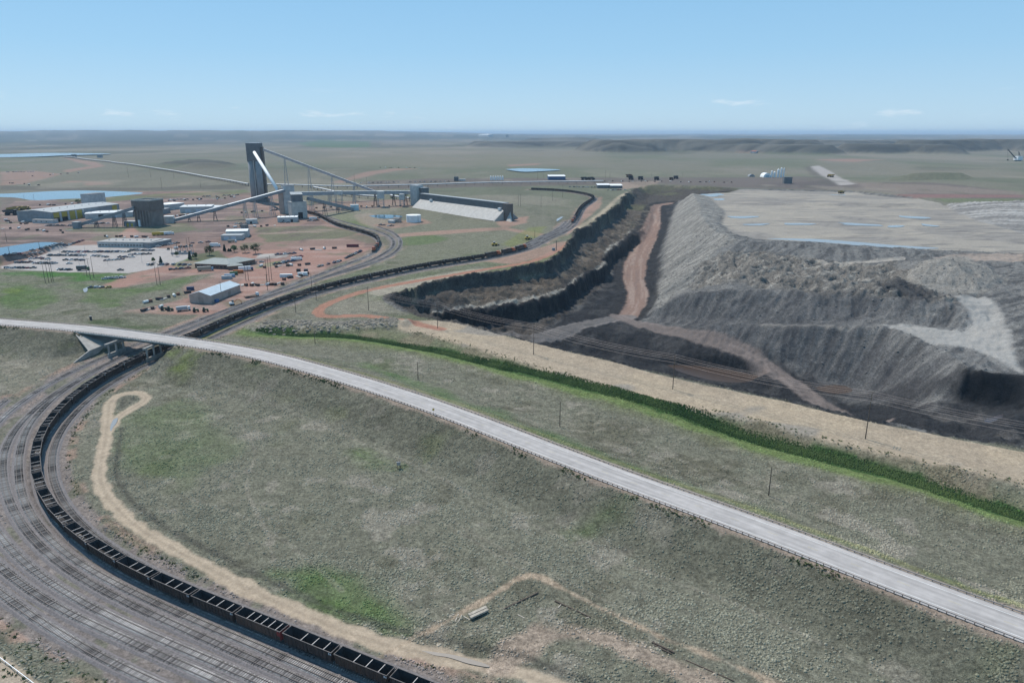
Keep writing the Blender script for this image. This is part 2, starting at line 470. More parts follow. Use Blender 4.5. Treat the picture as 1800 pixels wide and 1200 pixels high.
MZ = bil(MZ, RX + wx, RY + wy)
mine_m = bil(mine_in.astype(np.float32), RX + wx, RY + wy)
MZ = MZ * 0.55 + blur(MZ, 1) * 0.45
RZ = np.where(mine_m > 0.02, MZ, RZ)
_e = sstep(9, 5, nd); RZ = RZ * (1 - _e) + blur(RZ, 3) * _e

# sandy bench with windrows on both edges
m = sd < 16
wob = fbm(RX / 6.0, RY / 6.0, 3, 40)
prof = 3.0 + 1.5 * np.exp(-((ss * sd - 0) ** 2) / 900) * 0
ks = sstep(27, 13.5, sd) * (mine_m < 0.5)
RZ = RZ * (1 - ks) + np.maximum(RZ, 3.2 + 0.3 * (wob - 0.5)) * ks
berm = np.exp(-((sd - 14.5) / 2.4) ** 2) * (0.2 + 2.2 * fbm(RX / 17.0, RY / 17.0, 4, 41))
RZ = RZ + np.where(mine_m < 0.6, berm, 0)
# ditch
RZ = RZ - 1.6 * np.exp(-(dd / 6.0) ** 2)
# tipped rubble ridge north of the ditch
RUB = route_base([(455, 572), (500, 570), (560, 572), (620, 571), (670, 567), (700, 566)], 1.5)
ud, ui_, us = near_dist(RX, RY, RUB, 40.0)
RZ = RZ + 2.6 * sstep(13, 5, ud) * (0.45 + fbm(RX / 5.0, RY / 5.0, 3, 55))

# rails: level corridors
def merge_route(L, s_end, pts, dz=0.0):
    s = np.concatenate([[0], np.cumsum(np.hypot(*np.diff(L[:, :2], axis=0).T))])
    A = L[s < s_end][::5]
    B = np.array([at_base(p[0], p[1], dz) for p in pts])
    M = lowpass(smooth_line(np.vstack([A, B]), 4.0), 14)
    M[:, 2] = zbase(M[:, 1])
    return M

T1 = offset_line(T0, [(0, 4.0), (140, 4.0), (250, 4.8), (320, 5.2), (345, 5.4), (368, 6.8), (400, 9.0), (445, 7.8), (480, 6), (520, 5), (1400, 5)])
T2 = offset_line(T0, [(0, -4.2), (110, -4.6), (150, -5.4), (220, -5.8), (245, -7), (270, -10), (295, -12), (335, -14.5), (350, -16.5), (450, -18.2), (2000, -18)])
_sT2 = np.concatenate([[0], np.cumsum(np.hypot(*np.diff(T2[:, :2], axis=0).T))])
T2 = T2[_sT2 < 355]
T3 = merge_route(offset_line(T0, [(0, -8.2), (104, -8.2), (145, -9), (190, -9.4), (211, -10.3), (231, -11.6), (252, -13.6), (280, -15), (304, -15.4), (330, -16), (355, -17), (450, -18), (2000, -18)]), 400,
                 [(447, 529), (520, 504), (600, 476), (650, 458), (680, 442), (692, 430), (688, 418), (670, 408), (640, 399), (600, 388), (570, 379), (545, 371)])
T4 = merge_route(offset_line(T0, [(0, -12.3), (61, -12.7), (96, -13.7), (136, -14.8), (175, -15.6), (230, -20), (279, -25), (341, -26.7), (372, -26.5), (450, -26), (2000, -26)]), 400,
                 [(480, 512), (550, 486), (600, 467), (640, 452), (658, 442), (666, 430), (663, 420), (650, 413.5), (625, 406), (600, 399.5), (580, 391), (562, 381), (545, 376), (528, 373)])
T5 = offset_line(T0, [(0, -16.2), (67, -16.9), (99, -17.6), (137, -19.4), (156, -20.1), (230, -26), (300, -34), (2000, -40)])
T6 = offset_line(T0, [(0, -21.5), (60, -23.5), (93, -24.4), (128, -24.3), (144, -24.6), (230, -32), (300, -44), (2000, -60)])
_c = np.concatenate([[0], np.cumsum(np.hypot(*np.diff(T5[:, :2], axis=0).T))]); T5 = T5[_c < 330]
_c = np.concatenate([[0], np.cumsum(np.hypot(*np.diff(T6[:, :2], axis=0).T))]); T6 = T6[_c < 300]
T7 = merge_route(T3, 610, [(610, 476), (650, 463), (686, 448), (702, 434), (703, 420), (690, 408), (665, 398)])
_c = np.concatenate([[0], np.cumsum(np.hypot(*np.diff(T7[:, :2], axis=0).T))]); T7 = T7[_c > 470]
T8 = offset_line(T0, [(0, -5), (5000, -5)])
_c = np.concatenate([[0], np.cumsum(np.hypot(*np.diff(T8[:, :2], axis=0).T))]); T8 = T8[(_c > 780) & (_c < 1010)]
T9 = offset_line(T0, [(0, -10), (5000, -10)])
_c = np.concatenate([[0], np.cumsum(np.hypot(*np.diff(T9[:, :2], axis=0).T))]); T9 = T9[(_c > 770) & (_c < 1000)]
TRACKS = [T0, T1, T2, T3, T4, T5, T6, T7, T8, T9]

rail_d = np.full(RX.shape, 1e6)
rail_z = zbase(RY)
for L in TRACKS:
    d, i, s = near_dist(RX, RY, L, 30.0)
    rail_d = np.minimum(rail_d, d)
k = sstep(10, 3.5, rail_d) * (mine_m < 0.5)
RZ = RZ * (1 - k) + (rail_z - 0.55) * k

# highway fill (stops at the bridge abutments) and the spur of high ground it crosses
hd, hi, hs = near_dist(RX, RY, HIGHWAY, 70.0)
hsl = np.interp(hi, np.arange(len(HW_S)), HW_S)
hz = np.interp(hi, np.arange(len(HIGHWAY)), HIGHWAY[:, 2])
gap = np.minimum(np.abs(hsl - BR0), np.abs(hsl - BR1)) * ((hsl > BR0) & (hsl < BR1))
slope_near, slope_far = 2.5, 3.5
edge = HW_W / 2 + 1.6
fill = hz - 0.12 - np.maximum(hd - edge, 0) / np.where(hs > 0, slope_near, slope_far) - np.where(np.abs(hsl - BR0) < np.abs(hsl - BR1), np.maximum(gap - 1.5, 0) / 2.6, np.maximum(gap - 0.8, 0) / 0.35)
fill = fill + (hd > edge + 1) * (fbm(RX / 9.0, RY / 9.0, 3, 61) - 0.5) * 0.7
fill = np.where(hd < 60, fill, -99)
# land rises behind the road on the mine side
back = 4.2 * sstep(30, 60, hsl - BR1) * np.where(hs < 0, sstep(95, 55, hd) * 1.0, 0) * (hd < 95)
RZ = np.where(fill > RZ, fill, RZ)
# shoulders of the cutting right beside the bridge
RZ0 = RZ.copy()

# ponds and pools lie in basins levelled for them
POOLS = []
def basin(pts, z, rimw=7.0, d=0.6):
    if z < -30: rimw = 2.5
    Q = np.array([at(px, py, z) for px, py in pts])
    Q = smooth_line(np.vstack([Q, Q[:1]]), max(1.5, np.ptp(Q[:, 0]) / 60))[:-1]
    ins = in_poly(RX, RY, Q)
    D, _, _ = near_dist(RX, RY, np.vstack([Q, Q[:1]]), rimw + 3)
    global RZ
    k_ = sstep(rimw, 0.5, D)
    RZ = np.where(ins, np.minimum(z - d * np.clip(D / 3.0, 0.15, 1), 1e3), RZ * (1 - k_) + np.where(ins, z, z + 0.15 + 0.05 * D) * k_)
    POOLS.append(Q)
    return Q
PONDS = [
    ('blue pond beside the car park at left', [(-40, 438), (0, 435), (40, 429), (75, 425.5), (102, 427), (98, 431), (70, 436), (40, 443), (0, 449), (-40, 457)], 13.3, 'w'),
    ('long bright settling pond behind the workshops', [(-60, 342), (20, 340), (90, 336), (150, 335), (220, 337), (250, 340), (180, 347), (110, 350), (60, 352), (20, 347), (-60, 346)], 18.0, 'w'),
    ('small pond beside the white water tank', [(648, 379.5), (665, 377.5), (690, 378), (708, 380), (700, 383), (675, 384.5), (660, 382.5)], 14.3, 'w'),
    ('brown pool on the deep pit floor', [(1170, 641), (1220, 642), (1290, 651), (1340, 664), (1300, 672), (1250, 668), (1200, 655)], -39.3, 'm'),
    ('rusty pool below the haul road in the pit', [(1432, 681), (1465, 676), (1490, 679), (1498, 688), (1470, 692), (1445, 688)], -37.6, 'm'),
    ('brown pool among the mounds at the right end', [(1727, 738), (1745, 732), (1765, 727), (1758, 735), (1738, 743)], -18.5, 'm')]
PONDQ = [(lab, basin(p, z), z, k) for lab, p, z, k in PONDS]

def zg(x, y):
    """ground height anywhere"""
    x = np.asarray(x, float); y = np.asarray(y, float)
    inside = (x > GX0) & (x < GX1 - 2) & (y > GY0) & (y < GY1 - 2)
    return np.where(inside, bil(RZ, x, y), zfar(x, y) + (far_banks(x, y) if np.any(~inside) else 0))

_T_NEAR = np.arange(100, 1900, 1.0)
_T_FAR = np.geomspace(1500, 60000, 500)

def hit(px, py):
    """where the sight line through a photo point meets the ground"""
    dx, dy, dz = ray(px, py)
    t = _T_NEAR
    z = CAMH + dz * t
    x, y = dx * t, dy * t
    g = bil(RZ, x, y)
    ok = (np.abs(x) < GX1 - 4) & (y < GY1 - 4)
    if not np.any((z < g) & ok):
        t = _T_FAR
        z = CAMH + dz * t
        g = zg(dx * t, dy * t)
    b = np.nonzero(z < g)[0]
    i = b[0] if len(b) else len(t) - 1
    if i == 0:
        return (dx * t[0], dy * t[0], float(g[0]))
    a0 = z[i - 1] - g[i - 1]; a1 = z[i] - g[i]
    f = a0 / (a0 - a1) if a0 != a1 else 0
    tt = t[i - 1] + (t[i] - t[i - 1]) * f
    return (dx * tt, dy * tt, CAMH + dz * tt)

def poly(pts):
    return np.array([hit(*p)[:2] for p in pts])
# ---------------------------------------------------------------- materials
MATS = {}
def new_mat(name):
    m = bpy.data.materials.new(name)
    m.use_nodes = True
    nt = m.node_tree
    return m, nt, nt.nodes, nt.links, nt.nodes['Principled BSDF']

def mat(name, col, rough=0.7, metal=0.0, var=0.25, scale=0.6, bump=0.0, spec=0.3):
    """plain surface with procedural dirt variation"""
    if name in MATS:
        return MATS[name]
    m, nt, N, L, b = new_mat(name)
    geo = N.new('ShaderNodeNewGeometry')
    n1 = N.new('ShaderNodeTexNoise'); n1.inputs['Scale'].default_value = scale; n1.inputs['Detail'].default_value = 6
    L.new(geo.outputs['Position'], n1.inputs['Vector'])
    mr = N.new('ShaderNodeMapRange')
    mr.inputs['From Min'].default_value = 0.25; mr.inputs['From Max'].default_value = 0.75
    mr.inputs['To Min'].default_value = 1 - var; mr.inputs['To Max'].default_value = 1 + var
    L.new(n1.outputs['Fac'], mr.inputs['Value'])
    mx = N.new('ShaderNodeMix'); mx.data_type = 'RGBA'; mx.blend_type = 'MULTIPLY'; mx.inputs['Factor'].default_value = 1.0
    mx.inputs[6].default_value = (*col, 1)
    L.new(mr.outputs['Result'], mx.inputs[7])
    L.new(mx.outputs[2], b.inputs['Base Color'])
    b.inputs['Roughness'].default_value = rough
    b.inputs['Metallic'].default_value = metal
    b.inputs['Specular IOR Level'].default_value = spec
    if bump:
        bp = N.new('ShaderNodeBump'); bp.inputs['Strength'].default_value = bump; bp.inputs['Distance'].default_value = 0.1
        L.new(n1.outputs['Fac'], bp.inputs['Height']); L.new(bp.outputs['Normal'], b.inputs['Normal'])
    MATS[name] = m
    return m

def terrain_mat():
    m, nt, N, L, b = new_mat('soil_and_vegetation')
    at_ = N.new('ShaderNodeAttribute'); at_.attribute_name = 'ground_colour'
    gr = N.new('ShaderNodeAttribute'); gr.attribute_name = 'grain'
    geo = N.new('ShaderNodeNewGeometry')
    def noise(scale, detail=4, rough=0.55):
        n = N.new('ShaderNodeTexNoise'); n.inputs['Scale'].default_value = scale
        n.inputs['Detail'].default_value = detail; n.inputs['Roughness'].default_value = rough
        L.new(geo.outputs['Position'], n.inputs['Vector'])
        return n
    def rng(src, lo, hi, a=0.3, c=0.7):
        r = N.new('ShaderNodeMapRange'); r.inputs['From Min'].default_value = a; r.inputs['From Max'].default_value = c
        r.inputs['To Min'].default_value = lo; r.inputs['To Max'].default_value = hi
        L.new(src, r.inputs['Value']); return r.outputs['Result']
    def math2(op, x, y):
        k = N.new('ShaderNodeMath'); k.operation = op
        for i, s in enumerate((x, y)):
            if isinstance(s, (int, float)): k.inputs[i].default_value = s
            else: L.new(s, k.inputs[i])
        return k.outputs[0]
    n_tuft = noise(1.05, 5, 0.62)
    n_fine = noise(4.2, 3, 0.6)
    n_med = noise(0.16, 5, 0.6)
    f = math2('MULTIPLY', rng(n_tuft.outputs['Fac'], 0.52, 1.42), rng(n_fine.outputs['Fac'], 0.7, 1.3))
    n_rock = noise(0.33, 9, 0.72)
    f = math2('MULTIPLY', f, rng(n_med.outputs['Fac'], 0.82, 1.18))
    f = math2('MULTIPLY', f, rng(n_rock.outputs['Fac'], 0.66, 1.36))
    g = math2('MULTIPLY', math2('SUBTRACT', f, 1.0), gr.outputs['Fac'])
    g = math2('ADD', g, 1.0)
    mx = N.new('ShaderNodeMix'); mx.data_type = 'RGBA'; mx.blend_type = 'MULTIPLY'; mx.inputs['Factor'].default_value = 1.0
    L.new(at_.outputs['Color'], mx.inputs[6]); L.new(g, mx.inputs[7])
    L.new(mx.outputs[2], b.inputs['Base Color'])
    b.inputs['Roughness'].default_value = 0.95
    b.inputs['Specular IOR Level'].default_value = 0.08
    bp = N.new('ShaderNodeBump'); bp.inputs['Distance'].default_value = 0.45
    L.new(math2('MULTIPLY', gr.outputs['Fac'], 0.75), bp.inputs['Strength'])
    hh = math2('ADD', math2('ADD', n_tuft.outputs['Fac'], math2('MULTIPLY', n_fine.outputs['Fac'], 0.35)), math2('MULTIPLY', n_rock.outputs['Fac'], 2.6))
    L.new(hh, bp.inputs['Height']); L.new(bp.outputs['Normal'], b.inputs['Normal'])
    return m
M_TERRAIN = terrain_mat()

def link_mesh(name, verts, faces, material=None, parent=None, smooth=False):
    me = bpy.data.meshes.new(name)
    if isinstance(verts, np.ndarray) and isinstance(faces, np.ndarray):
        me.vertices.add(len(verts)); me.vertices.foreach_set('co', verts.astype(np.float32).ravel())
        n = faces.shape[1]
        me.loops.add(faces.size); me.loops.foreach_set('vertex_index', faces.astype(np.int32).ravel())
        me.polygons.add(len(faces)); me.polygons.foreach_set('loop_start', np.arange(0, faces.size, n, dtype=np.int32))
        me.update(calc_edges=True)
    else:
        me.from_pydata([tuple(v) for v in verts], [], [tuple(f) for f in faces])
        me.update()
    if smooth:
        me.polygons.foreach_set('use_smooth', np.ones(len(me.polygons), bool))
    if material:
        me.materials.append(material)
    o = bpy.data.objects.new(name, me)
    COL.objects.link(o)
    if parent:
        o.parent = parent
    return o

# ---------------------------------------------------------------- ground sheet: one grid, finer where it is near
def rows():
    y = 88.0; out = [y]
    while y < 60000:
        d = max(0.62, y * y / 86600.0 * 1.15)
        if y < 820: d = min(d, 1.45)
        elif y < 1450: d = min(d, 3.2)
        elif y < 6000: d = min(d, 16.0)
        y += d; out.append(y)
    return np.array(out)
GYR = rows()
GU = np.linspace(-0.93, 0.93, 880)
VX = GU[None, :] * (GYR[:, None] + 12.0); VY = np.repeat(GYR[:, None], len(GU), 1)
inside = (VX > GX0) & (VX < GX1 - 2) & (VY > GY0) & (VY < GY1 - 2)
VZ = np.where(inside, bil(RZ, VX, VY), 0)
fm = ~inside
VZ[fm] = zfar(VX[fm], VY[fm]) + far_banks(VX[fm], VY[fm])
fm2 = inside & (VY > 1500)
VZ[fm2] += far_banks(VX[fm2], VY[fm2])

# fine relief inside the mine
mine_v = np.where(inside, bil(blur(np.clip(mine_m, 0, 1), 2), VX, VY), 0)
plat_v = np.where(inside, bil(plat_in, VX, VY), 0)
gzy, gzx = np.gradient(blur(RZ, 5), GS)
gvx = np.where(inside, bil(gzx, VX, VY), 0); gvy = np.where(inside, bil(gzy, VX, VY), 0)
slope_v = np.hypot(gvx, gvy)
ang = np.arctan2(gvy, gvx)
streak = np.zeros(VX.shape); wsum = np.zeros(VX.shape) + 1e-6
selm = (mine_v > 0.02) | (VY > 1700)
xs_, ys_, an_ = VX[selm], VY[selm], ang[selm]
sc_ = np.where(VY[selm] > 1700, 0.12, 1.0)
st_ = np.zeros(xs_.shape); ws_ = np.zeros(xs_.shape) + 1e-6
for k in range(8):
    th = k * math.pi / 8
    w = np.cos(an_ - th) ** 2; w = w ** 12
    along = xs_ * math.cos(th) + ys_ * math.sin(th); across = -xs_ * math.sin(th) + ys_ * math.cos(th)
    st_ += w * (streaks(across / 3.4 * sc_, along / 55.0 * sc_, 3, 200 + k, 0.62)); ws_ += w
streak[selm] = st_ / ws_

red_road_m = np.zeros(VX.shape)

def rpoly(pts, soft=3.0, wob=4.0, wl=18.0, seed=300):
    """soft, ragged-edged mask of an area outlined on the photograph (plan polygon on the ground)"""
    P = poly(pts)
    out = np.zeros(VX.shape, np.float32)
    pad = max(30.0, soft * 3 + wob)
    a, b = row_span(VY, P[:, 1].min() - pad, P[:, 1].max() + pad)
    if b <= a: return out
    xx, yy = VX[a:b], VY[a:b]
    m = (xx > P[:, 0].min() - pad) & (xx < P[:, 0].max() + pad)
    if not m.any(): return out
    x, y = xx[m], yy[m]
    ins = in_poly(x, y, P)
    Lc = resample(np.vstack([P, P[:1]]), max(12.0, np.ptp(P[:, 0]) / 60))
    d, _, _ = near_dist(x, y, Lc, pad)
    d = np.minimum(d, 1e3)
    sdf = np.where(ins, d, -d) + (fbm(x / wl, y / wl, 3, seed) - 0.5) * 2 * wob
    out[a:b][m] = sstep(-soft, soft, sdf)
    return out

def rline(L, half, soft=1.0, wob=0.8, wl=9.0, seed=400):
    d, i, s = near_dist(VX, VY, L, half + soft + wob + 2)
    out = np.zeros(VX.shape, np.float32)
    m = d < 1e5
    out[m] = sstep(half + soft, half - soft, d[m] + (fbm(VX[m] / wl, VY[m] / wl, 3, seed) - 0.5) * 2 * wob)
    return out, i, s

C = np.zeros(VX.shape + (3,), np.float32); G = np.ones(VX.shape, np.float32)
def paint(mask, col, grain=None):
    sel = mask > 0.004
    mk = np.minimum(mask[sel], 1).astype(np.float32)
    C[sel] += (np.array(col, np.float32) - C[sel]) * mk[:, None]
    if grain is not None:
        G[sel] += (grain - G[sel]) * mk

SAGE = (0.150, 0.143, 0.106); DARKSAGE = (0.098, 0.090, 0.062); GREEN = (0.078, 0.122, 0.038); DRY = (0.225, 0.200, 0.155); LIME = (0.115, 0.150, 0.030)
TAN = (0.36, 0.285, 0.21); SAND = (0.315, 0.252, 0.185); SCORIA = (0.270, 0.150, 0.112); REDROAD = (0.30, 0.155, 0.108); CONCRETE = (0.42, 0.385, 0.36)
BALLAST = (0.190, 0.165, 0.158); COAL = (0.018, 0.018, 0.020); SPOIL = (0.118, 0.114, 0.110); PALESPOIL = (0.285, 0.262, 0.232); BROWNTALUS = (0.098, 0.078, 0.060)

f1 = fbm(VX / 55.0, VY / 55.0, 5, 1); f2 = fbm(VX / 14.0, VY / 14.0, 4, 2); f3 = fbm(VX / 260.0, VY / 420.0, 4, 6); f4 = fbm(VX / 4.0, VY / 4.0, 3, 8)
f5 = fbm(VX / 1200.0, VY / 2600.0, 4, 12)
paint(np.ones(VX.shape), SAGE, 1.0)
paint(sstep(0.50, 0.72, f2 * 0.6 + f1 * 0.4) * 0.75, DARKSAGE)
paint(sstep(0.56, 0.74, f1 * 0.5 + f4 * 0.5) * 0.6, DRY)
paint(sstep(0.52, 0.66, f3 * 0.45 + f2 * 0.25 + fbm(VX / 30.0, VY / 30.0, 4, 16) * 0.3) * 0.30, GREEN)
paint(sstep(0.62, 0.72, fbm(VX / 11.0, VY / 11.0, 4, 17)) * sstep(600, 300, VY) * 0.7, (0.23, 0.205, 0.165))
# farther prairie is paler and smoother
farm = sstep(600, 1500, VY)
paint(farm * 0.85, (0.150, 0.140, 0.108)); G = G * (1 - farm * 0.35)
paint(farm * sstep(0.47, 0.66, f3) * 0.6, (0.105, 0.118, 0.075))
paint(farm * sstep(0.50, 0.62, f5) * 0.5, (0.185, 0.160, 0.122))
vf = sstep(3500, 9000, VY)
paint(vf * 0.85, (0.130, 0.118, 0.098)); 
paint(vf * sstep(0.50, 0.58, fbm(VX / 2600.0, VY / 3200.0, 5, 14)) * 0.8, (0.040, 0.052, 0.044))
paint(sstep(1500, 2400, VY) * sstep(0.56, 0.62, fbm(VX / 700.0, VY / 900.0, 5, 18)) * 0.55, (0.080, 0.082, 0.060))
paint(sstep(1500, 2400, VY) * sstep(0.60, 0.66, fbm(VX / 500.0, VY / 700.0, 5, 19)) * 0.5, (0.215, 0.185, 0.150))
paint(sstep(3000, 5000, VY) * sstep(0.55, 0.62, fbm(VX / 900.0, VY / 3200.0, 4, 15)) * 0.6, (0.070, 0.075, 0.062))

exec_zones = []
# ---- near fields: greener hollows, drier rises
near = sstep(520, 380, VY)
for pts, col, a in [
        ([(200, 745), (240, 720), (330, 700), (380, 730), (420, 800), (330, 850), (240, 830), (205, 800)], GREEN, 0.35),
        ([(470, 1010), (540, 985), (640, 1040), (720, 1090), (730, 1120), (650, 1110), (560, 1075)], GREEN, 0.8),
        ([(985, 935), (1060, 880), (1105, 868), (1090, 905), (1040, 945), (1000, 955)], GREEN, 0.75),
        ([(600, 785), (660, 795), (720, 820), (690, 830), (620, 810)], GREEN, 0.6),
        ([(740, 1115), (860, 1050), (940, 1008), (935, 1030), (800, 1110)], DARKSAGE, 0.6),
        ([(455, 690), (500, 690), (515, 703), (470, 703)], LIME, 0.8), ([(535, 710), (600, 715), (612, 735), (560, 725)], LIME, 0.55),
        ([(740, 770), (790, 765), (770, 800), (745, 815)], LIME, 0.4), ([(1700, 1190), (1790, 1130), (1810, 1220)], GREEN, 0.5),
        ([(0, 640), (100, 615), (150, 640), (60, 690), (0, 705)], DRY, 0.35),
        ([(0, 480), (90, 486), (220, 500), (215, 482), (130, 478)], (0.055, 0.125, 0.030), 0.9),
        ([(0, 500), (70, 500), (100, 530), (60, 545), (0, 540)], GREEN, 0.7), ([(0, 504), (40, 504), (30, 516), (0, 516)], LIME, 0.5),
        ([(140, 500), (260, 512), (330, 505), (350, 480), (270, 500), (200, 540), (150, 530)], GREEN, 0.6),
        ([(150, 560), (260, 570), (360, 572), (300, 580), (180, 572)], (0.06, 0.082, 0.035), 0.8),
        ([(300, 640), (420, 650), (520, 690), (640, 750), (620, 770), (480, 720), (340, 670)], DRY, 0.45),
        ([(640, 640), (780, 690), (940, 750), (1100, 810), (1300, 885), (1300, 900), (1090, 822), (930, 760), (760, 698)], (0.075, 0.135, 0.040), 0.55),
        ([(1300, 885), (1450, 940), (1620, 1000), (1790, 1060), (1790, 1075), (1600, 1010), (1440, 952)], (0.075, 0.120, 0.040), 0.5),
        ]:
    paint(rpoly(pts, 6.0, 11.0, 18.0, 310) * np.clip(a * (0.35 + 1.2 * f2), 0, 1), col)

# game paths and old wheel tracks worn into the fields
for pth, a_ in [([(420, 740), (450, 790), (430, 850), (470, 930), (480, 980)], 0.5), ([(300, 650), (450, 700), (600, 760), (760, 830), (900, 900), (1100, 985), (1300, 1060), (1500, 1150)], 0.45), ([(560, 930), (640, 905), (690, 880), (740, 862)], 0.35),
                ([(330, 870), (420, 900), (520, 960), (600, 1030)], 0.3), ([(760, 900), (900, 985), (1060, 1060), (1200, 1120), (1350, 1190)], 0.35), ([(760, 890), (910, 975), (1070, 1050), (1210, 1110), (1360, 1180)], 0.3),
                ([(560, 620), (700, 660), (860, 700), (1000, 745)], 0.25), ([(1100, 770), (1300, 840), (1500, 900), (1700, 965)], 0.3), ([(0, 590), (60, 600), (110, 620)], 0.3)]:
    paint(rline(route_base([(p[0], p[1]) for p in pth], 1.0), 0.55, 0.6, 0.9, 6.0, 440)[0] * a_, (0.25, 0.22, 0.175))
# ---- embankment of the highway: dark grass, pale gravel verge
d_hw, i_hw, s_hw = near_dist(VX, VY, HIGHWAY, 60.0)
onslope = sstep(34, 20, d_hw) * (s_hw > 0) * (d_hw < 40)
paint(onslope * (0.35 + 0.4 * f2), (0.092, 0.088, 0.064))
paint(onslope * sstep(0.60, 0.75, f1 * 0.6 + f2 * 0.4) * 0.8, LIME)
verge = sstep(HW_W / 2 + 3.2, HW_W / 2 + 1.2, d_hw + (f4 - 0.5) * 3)
paint(verge * 0.75, (0.27, 0.205, 0.165), 0.6)
# dry grass strip, then fresh green strip beyond the far guard rail
fs = (s_hw < 0) * sstep(9, 11, d_hw) * sstep(15, 12.5, d_hw + (f2 - 0.5) * 4)
paint(fs * 0.55, (0.20, 0.19, 0.09))

# ---- ditch meadow, damp margins
dv, iv, sv = near_dist(VX, VY, DITCH, 60.0)
paint(sstep(24, 10, dv + (f1 - 0.5) * 26) * 0.6, (0.135, 0.140, 0.070))
paint(sstep(14, 8, dv + (f2 - 0.5) * 10) * 0.7 * (sv > 0), (0.12, 0.17, 0.05))
paint(sstep(5.4, 3.6, dv + (f4 - 0.5) * 2.5 + (f2 - 0.5) * 4), (0.045, 0.085, 0.026), 1.2)
paint(sstep(14, 10, np.abs(dv - 13)) * (sv < 0) * sstep(0.45, 0.6, f2) * 0.4, (0.23, 0.17, 0.13))

# ---- sandy haul bench on the brink of the pit
ds_, is_, ss_ = near_dist(VX, VY, SANDC, 45.0)
m = sstep(17.5, 14.0, ds_ + (f2 - 0.5) * 5 + (f4 - 0.5) * 2)
paint(m, SAND, 0.55)
paint(m * sstep(0.52, 0.66, fbm(VX / 30.0, VY / 30.0, 4, 44)) * 0.5, (0.36, 0.285, 0.20))
tr = np.abs(np.sin(ds_ * 1.9 + f2 * 2)) * sstep(9, 5, ds_)
paint(m * tr * 0.18, (0.30, 0.25, 0.19))
paint(m * sstep(0.57, 0.68, fbm(VX / 34.0 + 7, VY / 20.0, 3, 46)) * 0.7, (0.20, 0.185, 0.165))
# tipped rubble ridge
dr_, ir_, sr_ = near_dist(VX, VY, RUB, 30.0)
paint(sstep(11, 7, dr_ + (f4 - 0.5) * 5) * sstep(0.35, 0.6, f4) * 0.75, (0.30, 0.265, 0.215))
# pale ground between the red track and the pit rim
paint(rpoly([(668, 519), (720, 508), (782, 489), (850, 477), (880, 470), (820, 474), (740, 488), (690, 498), (650, 510), (640, 518)], 3, 3, 12) * 0.7, (0.33, 0.285, 0.225), 0.6)
paint(rpoly([(560, 548), (600, 530), (655, 515), (670, 525), (690, 545), (640, 553), (585, 552)], 3, 3, 12) * 0.45, (0.25, 0.22, 0.17))
paint(rpoly([(850, 478), (900, 470), (945, 461), (960, 453), (985, 440), (1000, 420), (1005, 428), (985, 449), (945, 468), (900, 478)], 2.5, 3, 10) * 0.6, (0.15, 0.16, 0.06))

# ---- ballast and red shoulders of the railway
rv = np.full(VX.shape, 1e3); t1d = None
for n_, L in enumerate(TRACKS):
    d, i, s = near_dist(VX, VY, L, 25.0)
    rv = np.minimum(rv, np.where(d < 1e5, d, 1e3))
    if n_ == 1: t1d, t1s = d, s
paint(sstep(7.2, 4.6, rv + (f4 - 0.5) * 2.2) * 0.95, (0.200, 0.166, 0.148), 0.8)
paint(sstep(9.5, 7.5, rv + (f2 - 0.5) * 4) * sstep(4.4, 5.4, rv) * sstep(0.42, 0.55, f2) * 0.6, (0.33, 0.215, 0.165), 0.8)
paint(sstep(3.6, 2.0, rv + (f4 - 0.5) * 1.5) * 0.5, (0.150, 0.135, 0.132))
grassy = sstep(0.54, 0.66, fbm(VX / 7.0, VY / 16.0, 4, 71)) * sstep(2.0, 3.0, rv) * sstep(8, 6, rv)
paint(grassy * 0.65, (0.11, 0.115, 0.075))
d0, i0_, s0_ = near_dist(VX, VY, T0, 14.0)
i0_m = np.interp(i0_, np.arange(len(_s0)), _s0)
paint(sstep(5.2, 4.2, np.abs(np.where(s0_ > 0, d0, 50) - 3.0) + 2.6) * sstep(280, 330, i0_m) * sstep(620, 540, i0_m) * 0.8, (0.20, 0.19, 0.06))
paint(np.where(d0 < 3.0, 1, 0) * 0.45, (0.07, 0.068, 0.07))

# ---- dirt roads
for L, half, col, a in [(LOOP_ROAD, 2.5, TAN, 0.95), (RED_TRACK, 3.8, REDROAD, 0.95)]:
    mm, ii, sg = rline(L, half, 0.7, 1.5, 5.0, 411)
    paint(mm * a, col, 0.35)
    d_, _, _ = near_dist(VX, VY, L, 20)
    paint(np.exp(-((d_ - 1.2) / 0.4) ** 2) * 0.4, np.array(col) * 1.18)
    paint(mm * np.exp(-(d_ / 0.5) ** 2) * 0.45 * (f4 + 0.3), np.array(col) * 0.62)
    paint(mm * sstep(0.52, 0.7, f4) * 0.35, np.array(col) * 0.72)
paint(rline(FIELD_TRACK, 3.4, 2.0, 4.0, 9.0, 421)[0] * 0.9, (0.29, 0.225, 0.175), 0.9)
paint(rline(BERM_TRACK, 0.9, 0.7, 1.4, 5.0, 431)[0] * 0.9, (0.33, 0.25, 0.18), 0.9)
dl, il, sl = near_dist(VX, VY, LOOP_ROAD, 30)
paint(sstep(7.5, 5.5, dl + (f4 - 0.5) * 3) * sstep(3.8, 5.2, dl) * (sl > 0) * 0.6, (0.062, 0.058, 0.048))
bl_ = route_base([(-30, 1150), (0, 1173), (40, 1205), (80, 1240)], 0.3)
paint(rline(bl_, 2.6, 0.8, 1.0)[0], (0.36, 0.29, 0.22), 0.5)
paint(rpoly([(-40, 1150), (0, 1150), (70, 1205), (-40, 1230)], 2, 1) * 0.35, (0.24, 0.20, 0.16))
